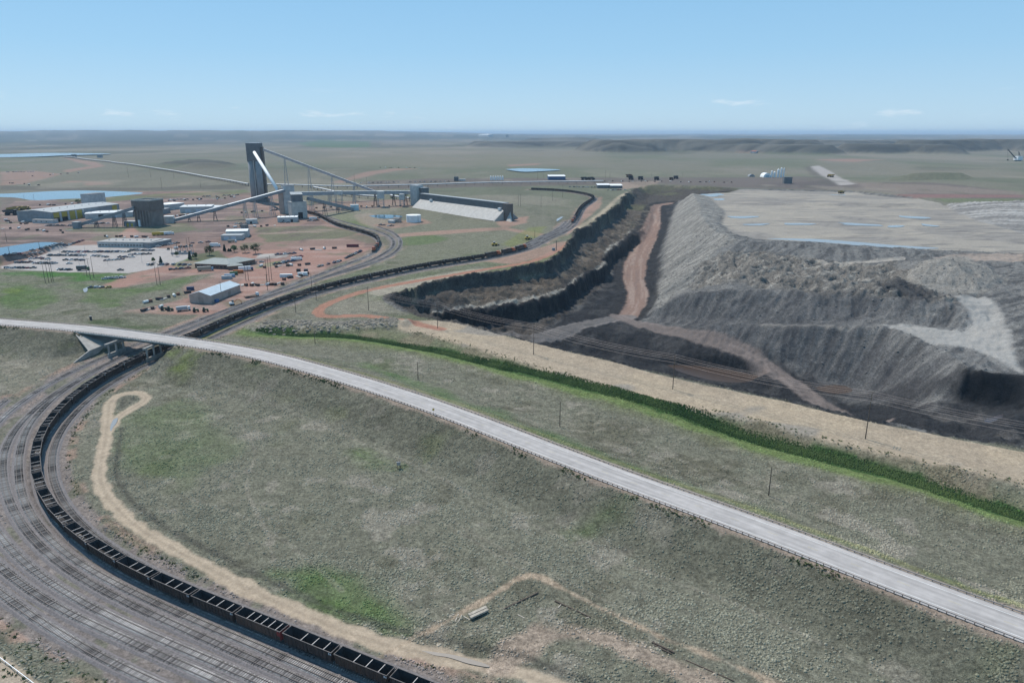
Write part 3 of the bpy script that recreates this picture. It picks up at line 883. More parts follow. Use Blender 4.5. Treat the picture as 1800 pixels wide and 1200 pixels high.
# faint old wheel tracks and seed rows in the big field
rows_ = 0.5 + 0.5 * np.sin((VX * 0.73 + VY * 0.68) * 2.2 + f1 * 5)
paint(rpoly([(560, 760), (720, 800), (1000, 945), (1400, 1095), (1600, 1200), (1250, 1200), (1050, 1060), (940, 1000), (800, 900)], 8, 8) * rows_ * 0.28, (0.200, 0.190, 0.150))
# ---- mine yard left of the railway: burnt-shale fill, hard standing, grass islands
YARD = [(0, 372), (40, 345), (140, 352), (215, 338), (330, 336), (440, 338), (520, 345), (560, 372), (600, 398), (650, 412), (664, 432), (640, 447), (560, 478), (470, 510), (425, 540), (395, 553), (330, 553), (250, 551),
        (215, 548), (262, 540), (330, 522), (320, 505), (380, 480), (330, 485), (220, 505), (165, 508), (215, 495), (260, 480), (330, 470), (225, 478), (0, 472)]
paint(rpoly(YARD, 3, 3, 14) * 0.95, (0.225, 0.145, 0.118), 0.4)
paint(rpoly([(0, 348), (150, 345), (430, 345), (480, 380), (440, 405), (300, 412), (0, 425)], 6, 8, 30) * 0.75, (0.165, 0.125, 0.112), 0.5)
for pts in [[(0, 421), (100, 412), (200, 414), (290, 408), (360, 398), (420, 388), (470, 372), (495, 376), (440, 395), (390, 415), (330, 428), (200, 424), (80, 424), (0, 434)],
            [(0, 390), (60, 396), (180, 405), (250, 403), (245, 397), (100, 388), (0, 384)], [(380, 360), (400, 345), (425, 344), (400, 370), (385, 402), (350, 410), (360, 395)]]:
    paint(rpoly(pts, 3, 3, 14) * 0.55, (0.150, 0.112, 0.100), 0.4)
# red apron by the office and the curve
paint(rpoly([(400, 445), (460, 440), (560, 433), (640, 432), (655, 436), (600, 460), (520, 488), (450, 515), (420, 500), (440, 478), (400, 476), (330, 480), (260, 490), (215, 505), (180, 502), (240, 478), (330, 462)], 3, 3) * 0.85, (0.285, 0.165, 0.130), 0.35)
paint(rpoly([(315, 520), (340, 545), (400, 548), (430, 525), (470, 500), (425, 495), (330, 530), (250, 549), (300, 552), (370, 553), (395, 540)], 3, 3) * 0.7, (0.29, 0.165, 0.128), 0.35)
CAR_PARK = [(0, 468), (30, 462), (90, 442), (120, 432), (180, 430), (300, 437), (345, 447), (330, 458), (250, 476), (225, 480), (120, 478), (0, 473)]
paint(rpoly(CAR_PARK, 1.5, 2.5, 10), (0.345, 0.312, 0.292), 0.3)
paint(rpoly([(455, 447), (510, 444), (505, 452), (450, 456)], 1.5, 1), (0.36, 0.33, 0.30), 0.2)
paint(rpoly([(345, 447), (385, 440), (395, 452), (440, 466), (330, 473), (300, 466)], 2, 2) * 0.85, (0.055, 0.115, 0.028))
paint(rpoly([(445, 466), (500, 457), (485, 467), (450, 472)], 2, 2) * 0.8, (0.07, 0.125, 0.035))
for pts in [[(225, 398), (330, 392), (345, 404), (300, 411), (250, 408)], [(110, 402), (200, 398), (228, 407), (215, 414), (130, 408)], [(450, 400), (560, 396), (640, 408), (600, 420), (470, 426), (455, 412)],
            [(160, 404), (215, 398), (225, 404), (180, 412)]]:
    paint(rpoly(pts, 4, 5, 16) * 0.8, (0.115, 0.125, 0.075), 0.7)
paint(rpoly([(220, 404), (235, 398), (245, 408), (230, 418), (205, 418)], 2, 2) * 0.8, (0.30, 0.18, 0.14), 0.3)
# dark drain and berms by the left pond
paint(rpoly([(0, 416), (100, 417), (130, 425), (100, 430), (0, 438)], 3, 3) * 0.7, (0.075, 0.062, 0.052))
# green flats behind the works
paint(rpoly([(100, 352), (250, 342), (430, 334), (438, 340), (300, 348), (180, 356)], 6, 8, 40) * 0.7, (0.100, 0.125, 0.055))
paint(rpoly([(0, 326), (120, 330), (260, 330), (437, 324), (437, 332), (200, 336), (0, 334)], 8, 6, 40) * 0.65, (0.085, 0.075, 0.065))
# grass islands right of the tower
paint(rpoly([(560, 378), (600, 372), (720, 365), (870, 392), (960, 400), (985, 420), (900, 430), (720, 470), (690, 460), (710, 430), (690, 402), (620, 395)], 5, 6, 22) * 0.75, (0.155, 0.150, 0.105), 0.8)
paint(rpoly([(700, 420), (760, 412), (790, 420), (740, 432), (700, 430)], 4, 5) * 0.6, GREEN)
paint(rpoly([(580, 378), (620, 374), (660, 405), (600, 392)], 4, 4) * 0.6, (0.095, 0.13, 0.045))
paint(rpoly([(530, 372), (560, 355), (720, 350), (725, 364), (600, 370), (545, 380)], 4, 4) * 0.8, (0.235, 0.150, 0.122), 0.4)
paint(rpoly([(620, 378), (650, 374), (720, 390), (740, 396), (660, 402), (630, 392)], 3, 3) * 0.6, (0.27, 0.205, 0.16), 0.5)
paint(rpoly([(650, 396), (740, 383), (760, 392), (690, 402)], 3, 3) * 0.7, (0.27, 0.165, 0.13), 0.4)
for pts in [[(690, 412), (780, 405), (900, 398), (890, 404), (780, 412), (700, 417)], [(870, 387), (930, 380), (925, 392), (890, 400), (905, 402), (960, 412), (940, 416), (880, 402)],
            [(850, 460), (950, 436), (980, 426), (1000, 428), (970, 448), (900, 464)], [(1000, 395), (1045, 350), (1058, 345), (1058, 360), (1020, 395), (995, 415)]]:
    paint(rpoly(pts, 2.5, 2.5) * 0.75, (0.30, 0.185, 0.145), 0.35)
paint(rpoly([(930, 400), (960, 398), (945, 418), (900, 435), (880, 430)], 3, 3) * 0.6, (0.16, 0.17, 0.06))
# pale track along the brink to the far end
bt = route_base([(1150, 322), (1120, 330), (1090, 345), (1068, 365), (1040, 386), (1012, 402)], 0.5)
paint(rline(bt, 4.0, 2.0, 2.0)[0] * 0.85, (0.36, 0.29, 0.21), 0.4)
# roads and benches beyond
paint(rpoly([(640, 318), (760, 314), (1120, 312), (1300, 312), (1420, 310), (1500, 322), (1620, 320), (1800, 338), (1800, 352), (1660, 348), (1500, 333), (1300, 330), (1160, 323), (900, 328), (640, 334)], 12, 14, 60) * 0.75, (0.120, 0.095, 0.090), 0.6)
paint(rpoly([(1060, 322), (1160, 318), (1150, 326), (1095, 334)], 6, 5) * 0.8, (0.27, 0.20, 0.16))
HAUL2 = [(1424, 293), (1440, 291), (1462, 302), (1480, 314), (1505, 324), (1475, 326), (1450, 312), (1430, 300)]
paint(rpoly(HAUL2, 5, 4, 30), (0.30, 0.27, 0.25), 0.3)
paint(rpoly([(1412, 294), (1424, 292), (1450, 312), (1475, 328), (1380, 330), (1330, 322), (1440, 318)], 8, 6, 30) * 0.5, (0.085, 0.072, 0.070))
paint(rpoly([(1560, 345), (1800, 343), (1800, 347), (1600, 349)], 8, 4) * 0.8, (0.20, 0.115, 0.105))
paint(rpoly([(1640, 349), (1800, 349), (1800, 353), (1660, 356)], 6, 3) * 0.8, (0.12, 0.135, 0.075))
paint(rpoly([(1500, 320), (1640, 325), (1800, 338), (1800, 342), (1620, 340), (1520, 332)], 8, 8) * 0.6, (0.21, 0.17, 0.14))
# burnt-shale pads and roads in the far prairie at left
for pts in [[(95, 277), (170, 285), (185, 292), (120, 303), (110, 300), (160, 292), (130, 283)], [(105, 322), (120, 318), (195, 320), (198, 324), (150, 326), (150, 320)],
            [(640, 303), (690, 296), (735, 297), (690, 301), (655, 308), (600, 322), (585, 322)], [(1430, 281), (1500, 279), (1560, 281), (1500, 285)], [(1290, 262), (1330, 264), (1345, 268), (1290, 268)],
            [(0, 302), (60, 300), (110, 306), (40, 324), (0, 326)], [(890, 290), (950, 287), (945, 290), (895, 293)]]:
    paint(rpoly(pts, 10, 8, 60) * 0.65, (0.27, 0.165, 0.135), 0.4)
paint(rpoly([(520, 252), (560, 247), (650, 249), (652, 258), (600, 260), (545, 258)], 30, 20, 200) * 0.8, (0.075, 0.115, 0.055))
# old reclaimed dump fan
paint(rpoly([(282, 298), (322, 287), (375, 287), (420, 292), (370, 300), (330, 303)], 12, 10, 60) * 0.5, (0.15, 0.13, 0.105))
# distant spoil banks: grey-green, streaked
fb = np.zeros(VX.shape); fb[VY > 1700] = far_banks(VX[VY > 1700], VY[VY > 1700])
fbm_ = sstep(4, 14, fb)
paint(fbm_ * 0.95, (0.075, 0.074, 0.064), 0.4)
paint(fbm_ * sstep(0.48, 0.68, streak) * 0.6, (0.17, 0.155, 0.13))
paint(fbm_ * sstep(0.5, 0.3, streak) * 0.6, (0.035, 0.037, 0.036))

# wheel-churned, dusty variation over all worked ground of the yard
yv = rpoly(YARD + [], 3, 3, 14)
yn = fbm(VX / 22.0, VY / 60.0, 5, 140); yn2 = fbm(VX / 60.0, VY / 14.0, 4, 141)
cpk = rpoly(CAR_PARK, 1.5, 1.5, 10)
paint(yv * (1 - cpk) * sstep(0.52, 0.68, yn) * 0.55, (0.115, 0.085, 0.078))
paint(yv * (1 - cpk) * sstep(0.55, 0.70, yn2) * 0.5, (0.33, 0.235, 0.20))
paint(yv * (1 - cpk) * sstep(0.62, 0.72, fbm(VX / 35.0, VY / 35.0, 4, 142)) * 0.6, (0.13, 0.13, 0.085))
paint(cpk * sstep(0.5, 0.66, yn2) * 0.35, (0.30, 0.27, 0.25))
paint(sstep(620, 800, VY) * sstep(1900, 1500, VY) * (1 - yv) * sstep(0.54, 0.68, fbm(VX / 38.0, VY / 95.0, 5, 143)) * 0.35, (0.085, 0.085, 0.062))
paint(sstep(620, 800, VY) * sstep(2600, 1500, VY) * (1 - yv) * sstep(0.60, 0.72, fbm(VX / 90.0, VY / 160.0, 5, 144)) * 0.4, (0.235, 0.205, 0.165))
# ---- the pit and the spoil
MV = sstep(0.35, 0.65, mine_v)
mine_px_left = None
SPF = SPOIL
base = np.zeros(VX.shape + (3,))
paint(MV, SPOIL, 0.9)
depth = VZ
big = fbm(VX / 70.0, VY / 70.0, 4, 90); mid = fbm(VX / 16.0, VY / 16.0, 4, 91); sm = fbm(VX / 5.0, VY / 5.0, 3, 92)
paint(MV * sstep(0.47, 0.60, streak) * 0.6, (0.190, 0.182, 0.170))
paint(MV * sstep(0.48, 0.36, streak) * 0.65, (0.058, 0.057, 0.058))
# pale upper spoil ridge facing the pit
RIDGE = [(1205, 345), (1232, 340), (1270, 372), (1260, 395), (1300, 422), (1250, 450), (1215, 500), (1160, 545), (1150, 520), (1165, 470), (1172, 420), (1180, 375)]
rm = rpoly(RIDGE, 6, 6, 20) * MV
paint(rm * 0.75, (0.195, 0.184, 0.166), 0.8)
paint(rm * sstep(0.48, 0.62, streak) * 0.6, (0.29, 0.272, 0.243))
paint(rm * sstep(0.48, 0.34, streak) * 0.55, (0.13, 0.125, 0.115))
# plateau top: dried mud
PLP = [(1222, 341), (1300, 334), (1500, 338), (1640, 352), (1700, 378), (1820, 415), (1820, 446), (1640, 439), (1480, 429), (1330, 420), (1285, 410), (1268, 392), (1276, 372)]
pm = rpoly(PLP, 4, 4, 20) * MV
paint(pm, (0.275, 0.245, 0.208), 0.35)
paint(pm * sstep(0.46, 0.62, big) * 0.6, (0.205, 0.188, 0.172))
paint(pm * sstep(0.60, 0.72, fbm(VX / 40.0, VY / 9.0, 4, 95)) * 0.7, (0.145, 0.133, 0.125))
paint(pm * sstep(0.58, 0.66, fbm(VX / 60.0, VY / 30.0, 4, 96)) * 0.6, (0.325, 0.285, 0.235))
ptr = np.abs(np.sin(VY * 0.16 + fbm(VX / 120.0, VY / 120.0, 3, 151) * 26)) ** 8
paint(pm * ptr * sstep(0.45, 0.6, big) * 0.5, (0.15, 0.135, 0.122))
# opposite spoil face at far right
rsf = rpoly([(1655, 357), (1720, 353), (1830, 352), (1830, 420), (1720, 388)], 4, 4, 20) * MV
paint(rsf, (0.215, 0.20, 0.185), 0.5)
sdiag = streaks((VX * 0.5 + VY * 0.86) / 7.0, (VX * 0.86 - VY * 0.5) / 130.0, 3, 97)
paint(rsf * sstep(0.48, 0.6, sdiag) * 0.7, (0.36, 0.345, 0.325)); paint(rsf * sstep(0.46, 0.36, sdiag) * 0.6, (0.13, 0.125, 0.12))
# rough tipped field
RFP = [(1215, 512), (1225, 470), (1260, 448), (1340, 440), (1440, 458), (1570, 462), (1600, 490), (1650, 515), (1700, 530), (1640, 535), (1560, 524), (1400, 514)]
rf = rpoly(RFP, 5, 6, 16) * MV
paint(rf, (0.150, 0.137, 0.122), 1.0)
paint(rf * sstep(0.45, 0.62, sm * 0.5 + mid * 0.5) * 0.8, (0.100, 0.093, 0.085)); paint(rf * sstep(0.55, 0.7, sm) * 0.8, (0.265, 0.245, 0.215))
dk = rpoly([(1530, 495), (1600, 492), (1640, 512), (1660, 528), (1620, 530), (1560, 518)], 6, 7, 14) * MV
paint(dk * 0.85, (0.032, 0.033, 0.037))
# ramps, benches
for pts, col in [([(1680, 520), (1735, 520), (1760, 545), (1775, 590), (1790, 640), (1800, 660), (1745, 628), (1700, 612), (1640, 606), (1600, 590), (1548, 571), (1600, 573), (1690, 582), (1712, 572), (1700, 550)], (0.285, 0.270, 0.250)),
                 ([(1335, 572), (1480, 574), (1482, 578), (1340, 576)], (0.30, 0.275, 0.24)), ([(1440, 462), (1500, 460), (1590, 452), (1592, 457), (1500, 465), (1445, 466)], (0.30, 0.27, 0.235)),
                 ([(1640, 452), (1700, 446), (1800, 446), (1800, 460), (1700, 458), (1660, 462)], (0.27, 0.22, 0.185))]:
    mm = rpoly(pts, 2.5, 2.5, 10) * MV
    paint(mm, col, 0.3)
    paint(mm * sstep(0.52, 0.68, mid) * 0.4, np.array(col) * 0.75)
lowf = MV * sstep(8, -14, VZ) * (1 - wm if False else 1)
paint(rpoly([(1150, 560), (1215, 515), (1300, 512), (1500, 515), (1560, 522), (1640, 536), (1545, 560), (1480, 577), (1560, 600), (1650, 650), (1600, 700), (1480, 700), (1400, 650), (1260, 600), (1130, 565)], 8, 8, 20) * MV * 0.55, (0.060, 0.059, 0.062))
# conical pile
cp = rpoly([(1585, 490), (1620, 462), (1658, 450), (1700, 452), (1770, 492), (1720, 519), (1640, 513)], 4, 4, 14) * MV
paint(cp * 0.9, (0.215, 0.198, 0.175), 0.8); paint(cp * sstep(0.5, 0.64, streak) * 0.5, (0.25, 0.232, 0.205))
# left high wall: dark banded rock over brown talus and a pale bench
WALL = [(668, 519), (782, 488), (850, 476), (905, 468), (960, 450), (1000, 418), (1012, 400), (1040, 388), (1075, 366), (1095, 346), (1112, 328), (1153, 322), (1250, 326), (1300, 333), (1240, 342), (1200, 352), (1150, 362),
        (1135, 395), (1118, 440), (1085, 468), (1060, 505), (1010, 548), (960, 578), (850, 590), (745, 572)]
wm = rpoly(WALL, 4, 4, 14) * MV
paint(wm, (0.070, 0.060, 0.052), 1.0)
paint(wm * sstep(0.28, 0.9, slope_v) * 0.0, COAL)
flat = sstep(0.75, 0.35, slope_v)
paint(wm * flat * sstep(-3, -8, VZ) * sstep(-24, -20, VZ) * 0.9, BROWNTALUS)
paint(wm * flat * sstep(0.55, 0.7, mid) * sstep(-3, -8, VZ) * 0.6, (0.155, 0.125, 0.098))
band = 0.5 + 0.5 * np.sin(VZ * 1.9 + big * 7)
steep = sstep(0.55, 1.0, slope_v)
paint(wm * steep * band * 0.55, (0.115, 0.108, 0.100))
paint(wm * steep * sstep(-9, -15, VZ) * 0.9, (0.024, 0.025, 0.030))
beL = resample(np.array([at(*p) for p in BE]), 6.0)
bd, bi, bs = near_dist(VX, VY, beL, 30.0)
paint(wm * sstep(5.0, 2.5, bd + (sm - 0.5) * 5) * sstep(-11.0, -12.5, VZ) * sstep(-17.5, -15.5, VZ) * 0.9, (0.30, 0.275, 0.235))
paint(wm * sstep(5.5, 2.5, np.where(np.abs(VZ - 4) < 60, nd * 0 if False else near_dist(VX, VY, RIMW, 30)[0], 99) + (f4 - 0.5) * 4) * 0.55, (0.20, 0.18, 0.12))
paint(wm * sstep(0.52, 0.66, big) * sstep(1000, 1150, VY) * 0.45, (0.12, 0.125, 0.06))
# pit floor, coal, haul roads
FLOOR = [(850, 592), (960, 574), (1010, 545), (1060, 505), (1085, 468), (1118, 440), (1135, 395), (1150, 360), (1190, 358), (1175, 400), (1160, 450), (1158, 500), (1130, 555), (1110, 570), (1200, 585), (1300, 612), (1400, 652),
         (1480, 705), (1560, 712), (1620, 725), (1560, 760), (1400, 735), (1200, 690), (1000, 630), (900, 605)]
fmk = rpoly(FLOOR, 5, 5, 14) * MV
paint(fmk, (0.024, 0.024, 0.026), 1.0)
paint(fmk * sstep(0.52, 0.7, mid) * 0.6, (0.060, 0.057, 0.056))
for pts in [[(1640, 725), (1700, 655), (1800, 660), (1830, 680), (1830, 800), (1640, 770), (1560, 740), (1480, 715), (1600, 700)]]:
    mm = rpoly(pts, 6, 6, 14) * MV
    paint(mm * 0.95, (0.026, 0.026, 0.028), 1.0); paint(mm * sstep(0.56, 0.68, mid) * 0.7, (0.090, 0.083, 0.078))
cvm = rpoly([(1685, 655), (1740, 655), (1800, 660), (1800, 720), (1735, 716), (1688, 708)], 4, 3, 10) * MV
paint(cvm * 0.97, (0.008, 0.009, 0.011))
lf = rpoly([(1110, 572), (1180, 583), (1260, 600), (1340, 624), (1400, 650), (1450, 688), (1500, 705), (1600, 705), (1690, 700), (1690, 650), (1640, 660), (1560, 690), (1480, 690), (1420, 660), (1340, 620), (1240, 590), (1150, 570)], 5, 5, 16) * MV
paint(lf * 0.75, (0.036, 0.035, 0.037))
RD = lowpass(smooth_line([at(*p) for p in ROADC[:10]], 4.0), 4)
rdm, rdi, rds = near_dist(VX, VY, RD, 60.0)
half = np.interp(rdi, np.arange(len(RD)), np.interp(np.linspace(0, 1, len(RD)), [0, 0.25, 0.5, 0.75, 1], [7, 10, 14, 12, 8]))
rm_ = sstep(1.5, -1.5, rdm - half + (mid - 0.5) * 6)
paint(sstep(9, 5, np.abs(rdm - half - 3) + (sm - 0.5) * 3) * (rdm < 60) * MV * 0.9, (0.028, 0.027, 0.028))
paint(rm_ * MV * (rdm < 60), (0.205, 0.135, 0.106), 0.5)
ln = streaks(rds * rdm / 2.4, rdi / 22.0, 3, 98)
paint(rm_ * MV * (rdm < 60) * sstep(0.5, 0.68, ln) * 0.6, (0.28, 0.215, 0.18)); paint(rm_ * MV * (rdm < 60) * sstep(0.46, 0.32, ln) * 0.5, (0.16, 0.115, 0.10))
for pts, half_, col in [([(1100, 558, -28), (1020, 572, -28), (950, 592, -28), (890, 588, -28)], 9, (0.125, 0.113, 0.107)),
                        ([(1085, 556, -28), (1120, 571, -27.6), (1200, 592, -28), (1300, 622, -31), (1375, 660, -34.5), (1425, 697, -38.5), (1480, 735, -40), (1540, 770, -40)], 7.0, (0.150, 0.122, 0.110))]:
    L = lowpass(smooth_line([at(*p) for p in pts], 4.0), 4)
    q, qi, qs = near_dist(VX, VY, L, 50.0)
    mm = sstep(half_ + 1.5, half_ - 1.5, q + (mid - 0.5) * 4) * (q < 50) * MV
    paint(mm * 0.9, col, 0.35)
    lq = streaks(qs * q / 2.0, qi / 20.0, 3, 99)
    paint(mm * sstep(0.5, 0.68, lq) * 0.5, np.array(col) * 1.5)
# the high wall: sheer rock above the talus, sheer coal below the pale bench
rz_ = zbase(VY) + 0.8
brk = (fbm(VX / 24.0, VY / 24.0, 4, 170) - 0.5) * 0.55
f_up = np.clip((VZ + 5) / (rz_ + 5), 0, 1)
z_up = -5 + (rz_ + 5) * (0.18 * f_up + 0.82 * sstep(0.46, 0.74, f_up + brk * (1 - f_up) * f_up * 4 * 0.45))
f_lo = np.clip((VZ + 28) / 15.0, 0, 1)
z_lo = -28 + 15.0 * (0.15 * f_lo + 0.85 * sstep(0.48, 0.78, f_lo + brk * (1 - f_lo) * f_lo * 4 * 0.4))
wk = wm * sstep(1380, 1250, VY)
zs = np.where((VZ > -5) & (VZ < rz_), z_up, np.where((VZ < -13) & (VZ > -28), z_lo, VZ))
face_up = wk * sstep(0.42, 0.56, f_up) * sstep(0.96, 0.84, f_up) * (VZ > -5)
face_lo = wk * sstep(0.36, 0.5, f_lo) * sstep(0.98, 0.86, f_lo) * (VZ < -12.5)
VZ = VZ * (1 - wk) + zs * wk
paint(face_up * np.clip(0.45 + 1.1 * sm, 0, 1) * 0.85, (0.036, 0.033, 0.032))
paint(face_up * sstep(0.5, 0.66, streaks(VX / 30.0 + VY / 40.0, VZ / 1.7, 3, 150)) * 0.6, (0.095, 0.085, 0.074))
paint(face_lo * 0.95, (0.014, 0.014, 0.017))
paint(face_lo * sstep(0.55, 0.7, streaks(VX / 22.0 + VY / 30.0, VZ / 1.3, 3, 171)) * 0.55, (0.060, 0.056, 0.052))
paint(wk * sstep(0.57, 0.66, fbm(VX / 13.0, VY / 13.0, 4, 172)) * sstep(-4, -7, VZ) * sstep(-14, -11, VZ) * 0.5, (0.17, 0.145, 0.115))
paint(wk * sstep(0.56, 0.68, fbm(VX / 9.0, VY / 9.0, 4, 173)) * sstep(0, -6, VZ) * 0.6, (0.050, 0.042, 0.036))
# loose rock relief
relief = MV * (1 - 0.97 * pm)
ridg = 1 - np.abs(2 * fbm(VX / 11.0, VY / 11.0, 4, 160, 0.6) - 1) * 2.2
VZ = VZ + relief * ((sm - 0.5) * 1.3 + (mid - 0.5) * 1.4 + (ridg - 0.45) * 1.3) * (1 - 0.85 * np.clip(rm_ * (rdm < 60), 0, 1))
VZ = VZ + rf * ((ridg - 0.5) * 3.0 + (mid - 0.5) * 5.0 + (fbm(VX / 7.5, VY / 7.5, 2, 93) - 0.5) * 3.0)
VZ = VZ + MV * (1 - pm) * (0.5 - np.abs(2 * streak - 1)) * 2.6 * sstep(0.14, 0.38, slope_v)
VZ = VZ + wm * (fbm(VX / 3.0, VY / 3.0, 3, 94) - 0.5) * 2.6 * sstep(0.12, 0.4, slope_v)
VZ = VZ + wk * sstep(0, -6, VZ) * (ridg - 0.45) * 1.2
VZ = VZ + fbm_ * (streak - 0.5) * 9
mnd = rpoly([(1560, 735), (1640, 715), (1700, 712), (1800, 718), (1830, 800), (1640, 775)], 6, 5) * MV
VZ = VZ + mnd * (fbm(VX / 22.0, VY / 22.0, 3, 88) - 0.35) * 13
# tussock relief of the near fields
gm = (1 - MV) * sstep(700, 300, VY) * np.clip(G - 0.5, 0, 1) * 2
VZ = VZ + gm * (f4 - 0.5) * 0.35

pool_m = np.zeros(VX.shape)
for lab_, Q_, z_, k_ in PONDQ:
    D_, _, _ = near_dist(VX, VY, np.vstack([Q_, Q_[:1]]), 12.0)
    ins_ = in_poly(VX, VY, Q_)
    kk = np.where(ins_, 1.0, sstep(7, 1, D_))
    tgt = np.where(VY < 1810, bil(RZ, np.clip(VX, GX0, GX1 - 3), np.clip(VY, GY0, GY1 - 3)), VZ)
    VZ = VZ * (1 - kk) + tgt * kk
# ---- cut the one grid into its pieces of setting
NR, NC = VX.shape
idx = np.arange(NR * NC).reshape(NR, NC)
Q = np.stack([idx[:-1, :-1], idx[:-1, 1:], idx[1:, 1:], idx[1:, :-1]], -1).reshape(-1, 4)
fc = lambda A: (0.25 * (A[:-1, :-1] + A[:-1, 1:] + A[1:, 1:] + A[1:, :-1])).ravel()
F_mine = fc(MV) > 0.5
F_plat = (fc(pm) > 0.5) & F_mine
F_far = (fc(VY) > 1825)
F_bank = (fc(fbm_) > 0.5) & F_far
xm_, ym_ = fc(VX), fc(VY)
pit_poly = poly([(668, 518), (782, 487), (850, 475), (905, 466), (960, 450), (1000, 416), (1012, 398), (1040, 386), (1075, 364), (1095, 344), (1112, 326), (1153, 320), (1250, 325), (1300, 331)]) 
pit_poly = np.vstack([pit_poly, np.array([at(*p)[:2] for p in SF]), np.array([at(*p)[:2] for p in FACE_FOOT]), np.array([at(*p)[:2] for p in CAV]), np.array([at(*p)[:2] for p in NE[::-1]])])
F_pit = F_mine & in_poly(xm_, ym_, pit_poly)
F_spoil = F_mine & ~F_pit & ~F_plat
PV = np.stack([VX, VY, VZ], -1).reshape(-1, 3)
PC = np.concatenate([np.clip(C, 0.004, 0.8), np.ones(VX.shape + (1,))], -1).reshape(-1, 4)
PG = G.ravel()

def sheet(name, fmask, label=None):
    q = Q[fmask]
    u, inv = np.unique(q, return_inverse=True)
    o = link_mesh(name, PV[u], inv.reshape(-1, 4), M_TERRAIN, smooth=True)
    a = o.data.color_attributes.new('ground_colour', 'FLOAT_COLOR', 'POINT')
    a.data.foreach_set('color', PC[u].astype(np.float32).ravel())
    g = o.data.attributes.new('grain', 'FLOAT', 'POINT')
    g.data.foreach_set('value', PG[u].astype(np.float32))
    o['kind'] = 'structure'
    if label: o['label'] = label
    return o
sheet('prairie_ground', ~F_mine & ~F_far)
sheet('open_pit', F_pit)
sheet('spoil_heap', F_spoil)
sheet('spoil_plateau', F_plat)
sheet('far_plain', F_far & ~F_bank)
sheet('far_spoil_banks', F_bank)
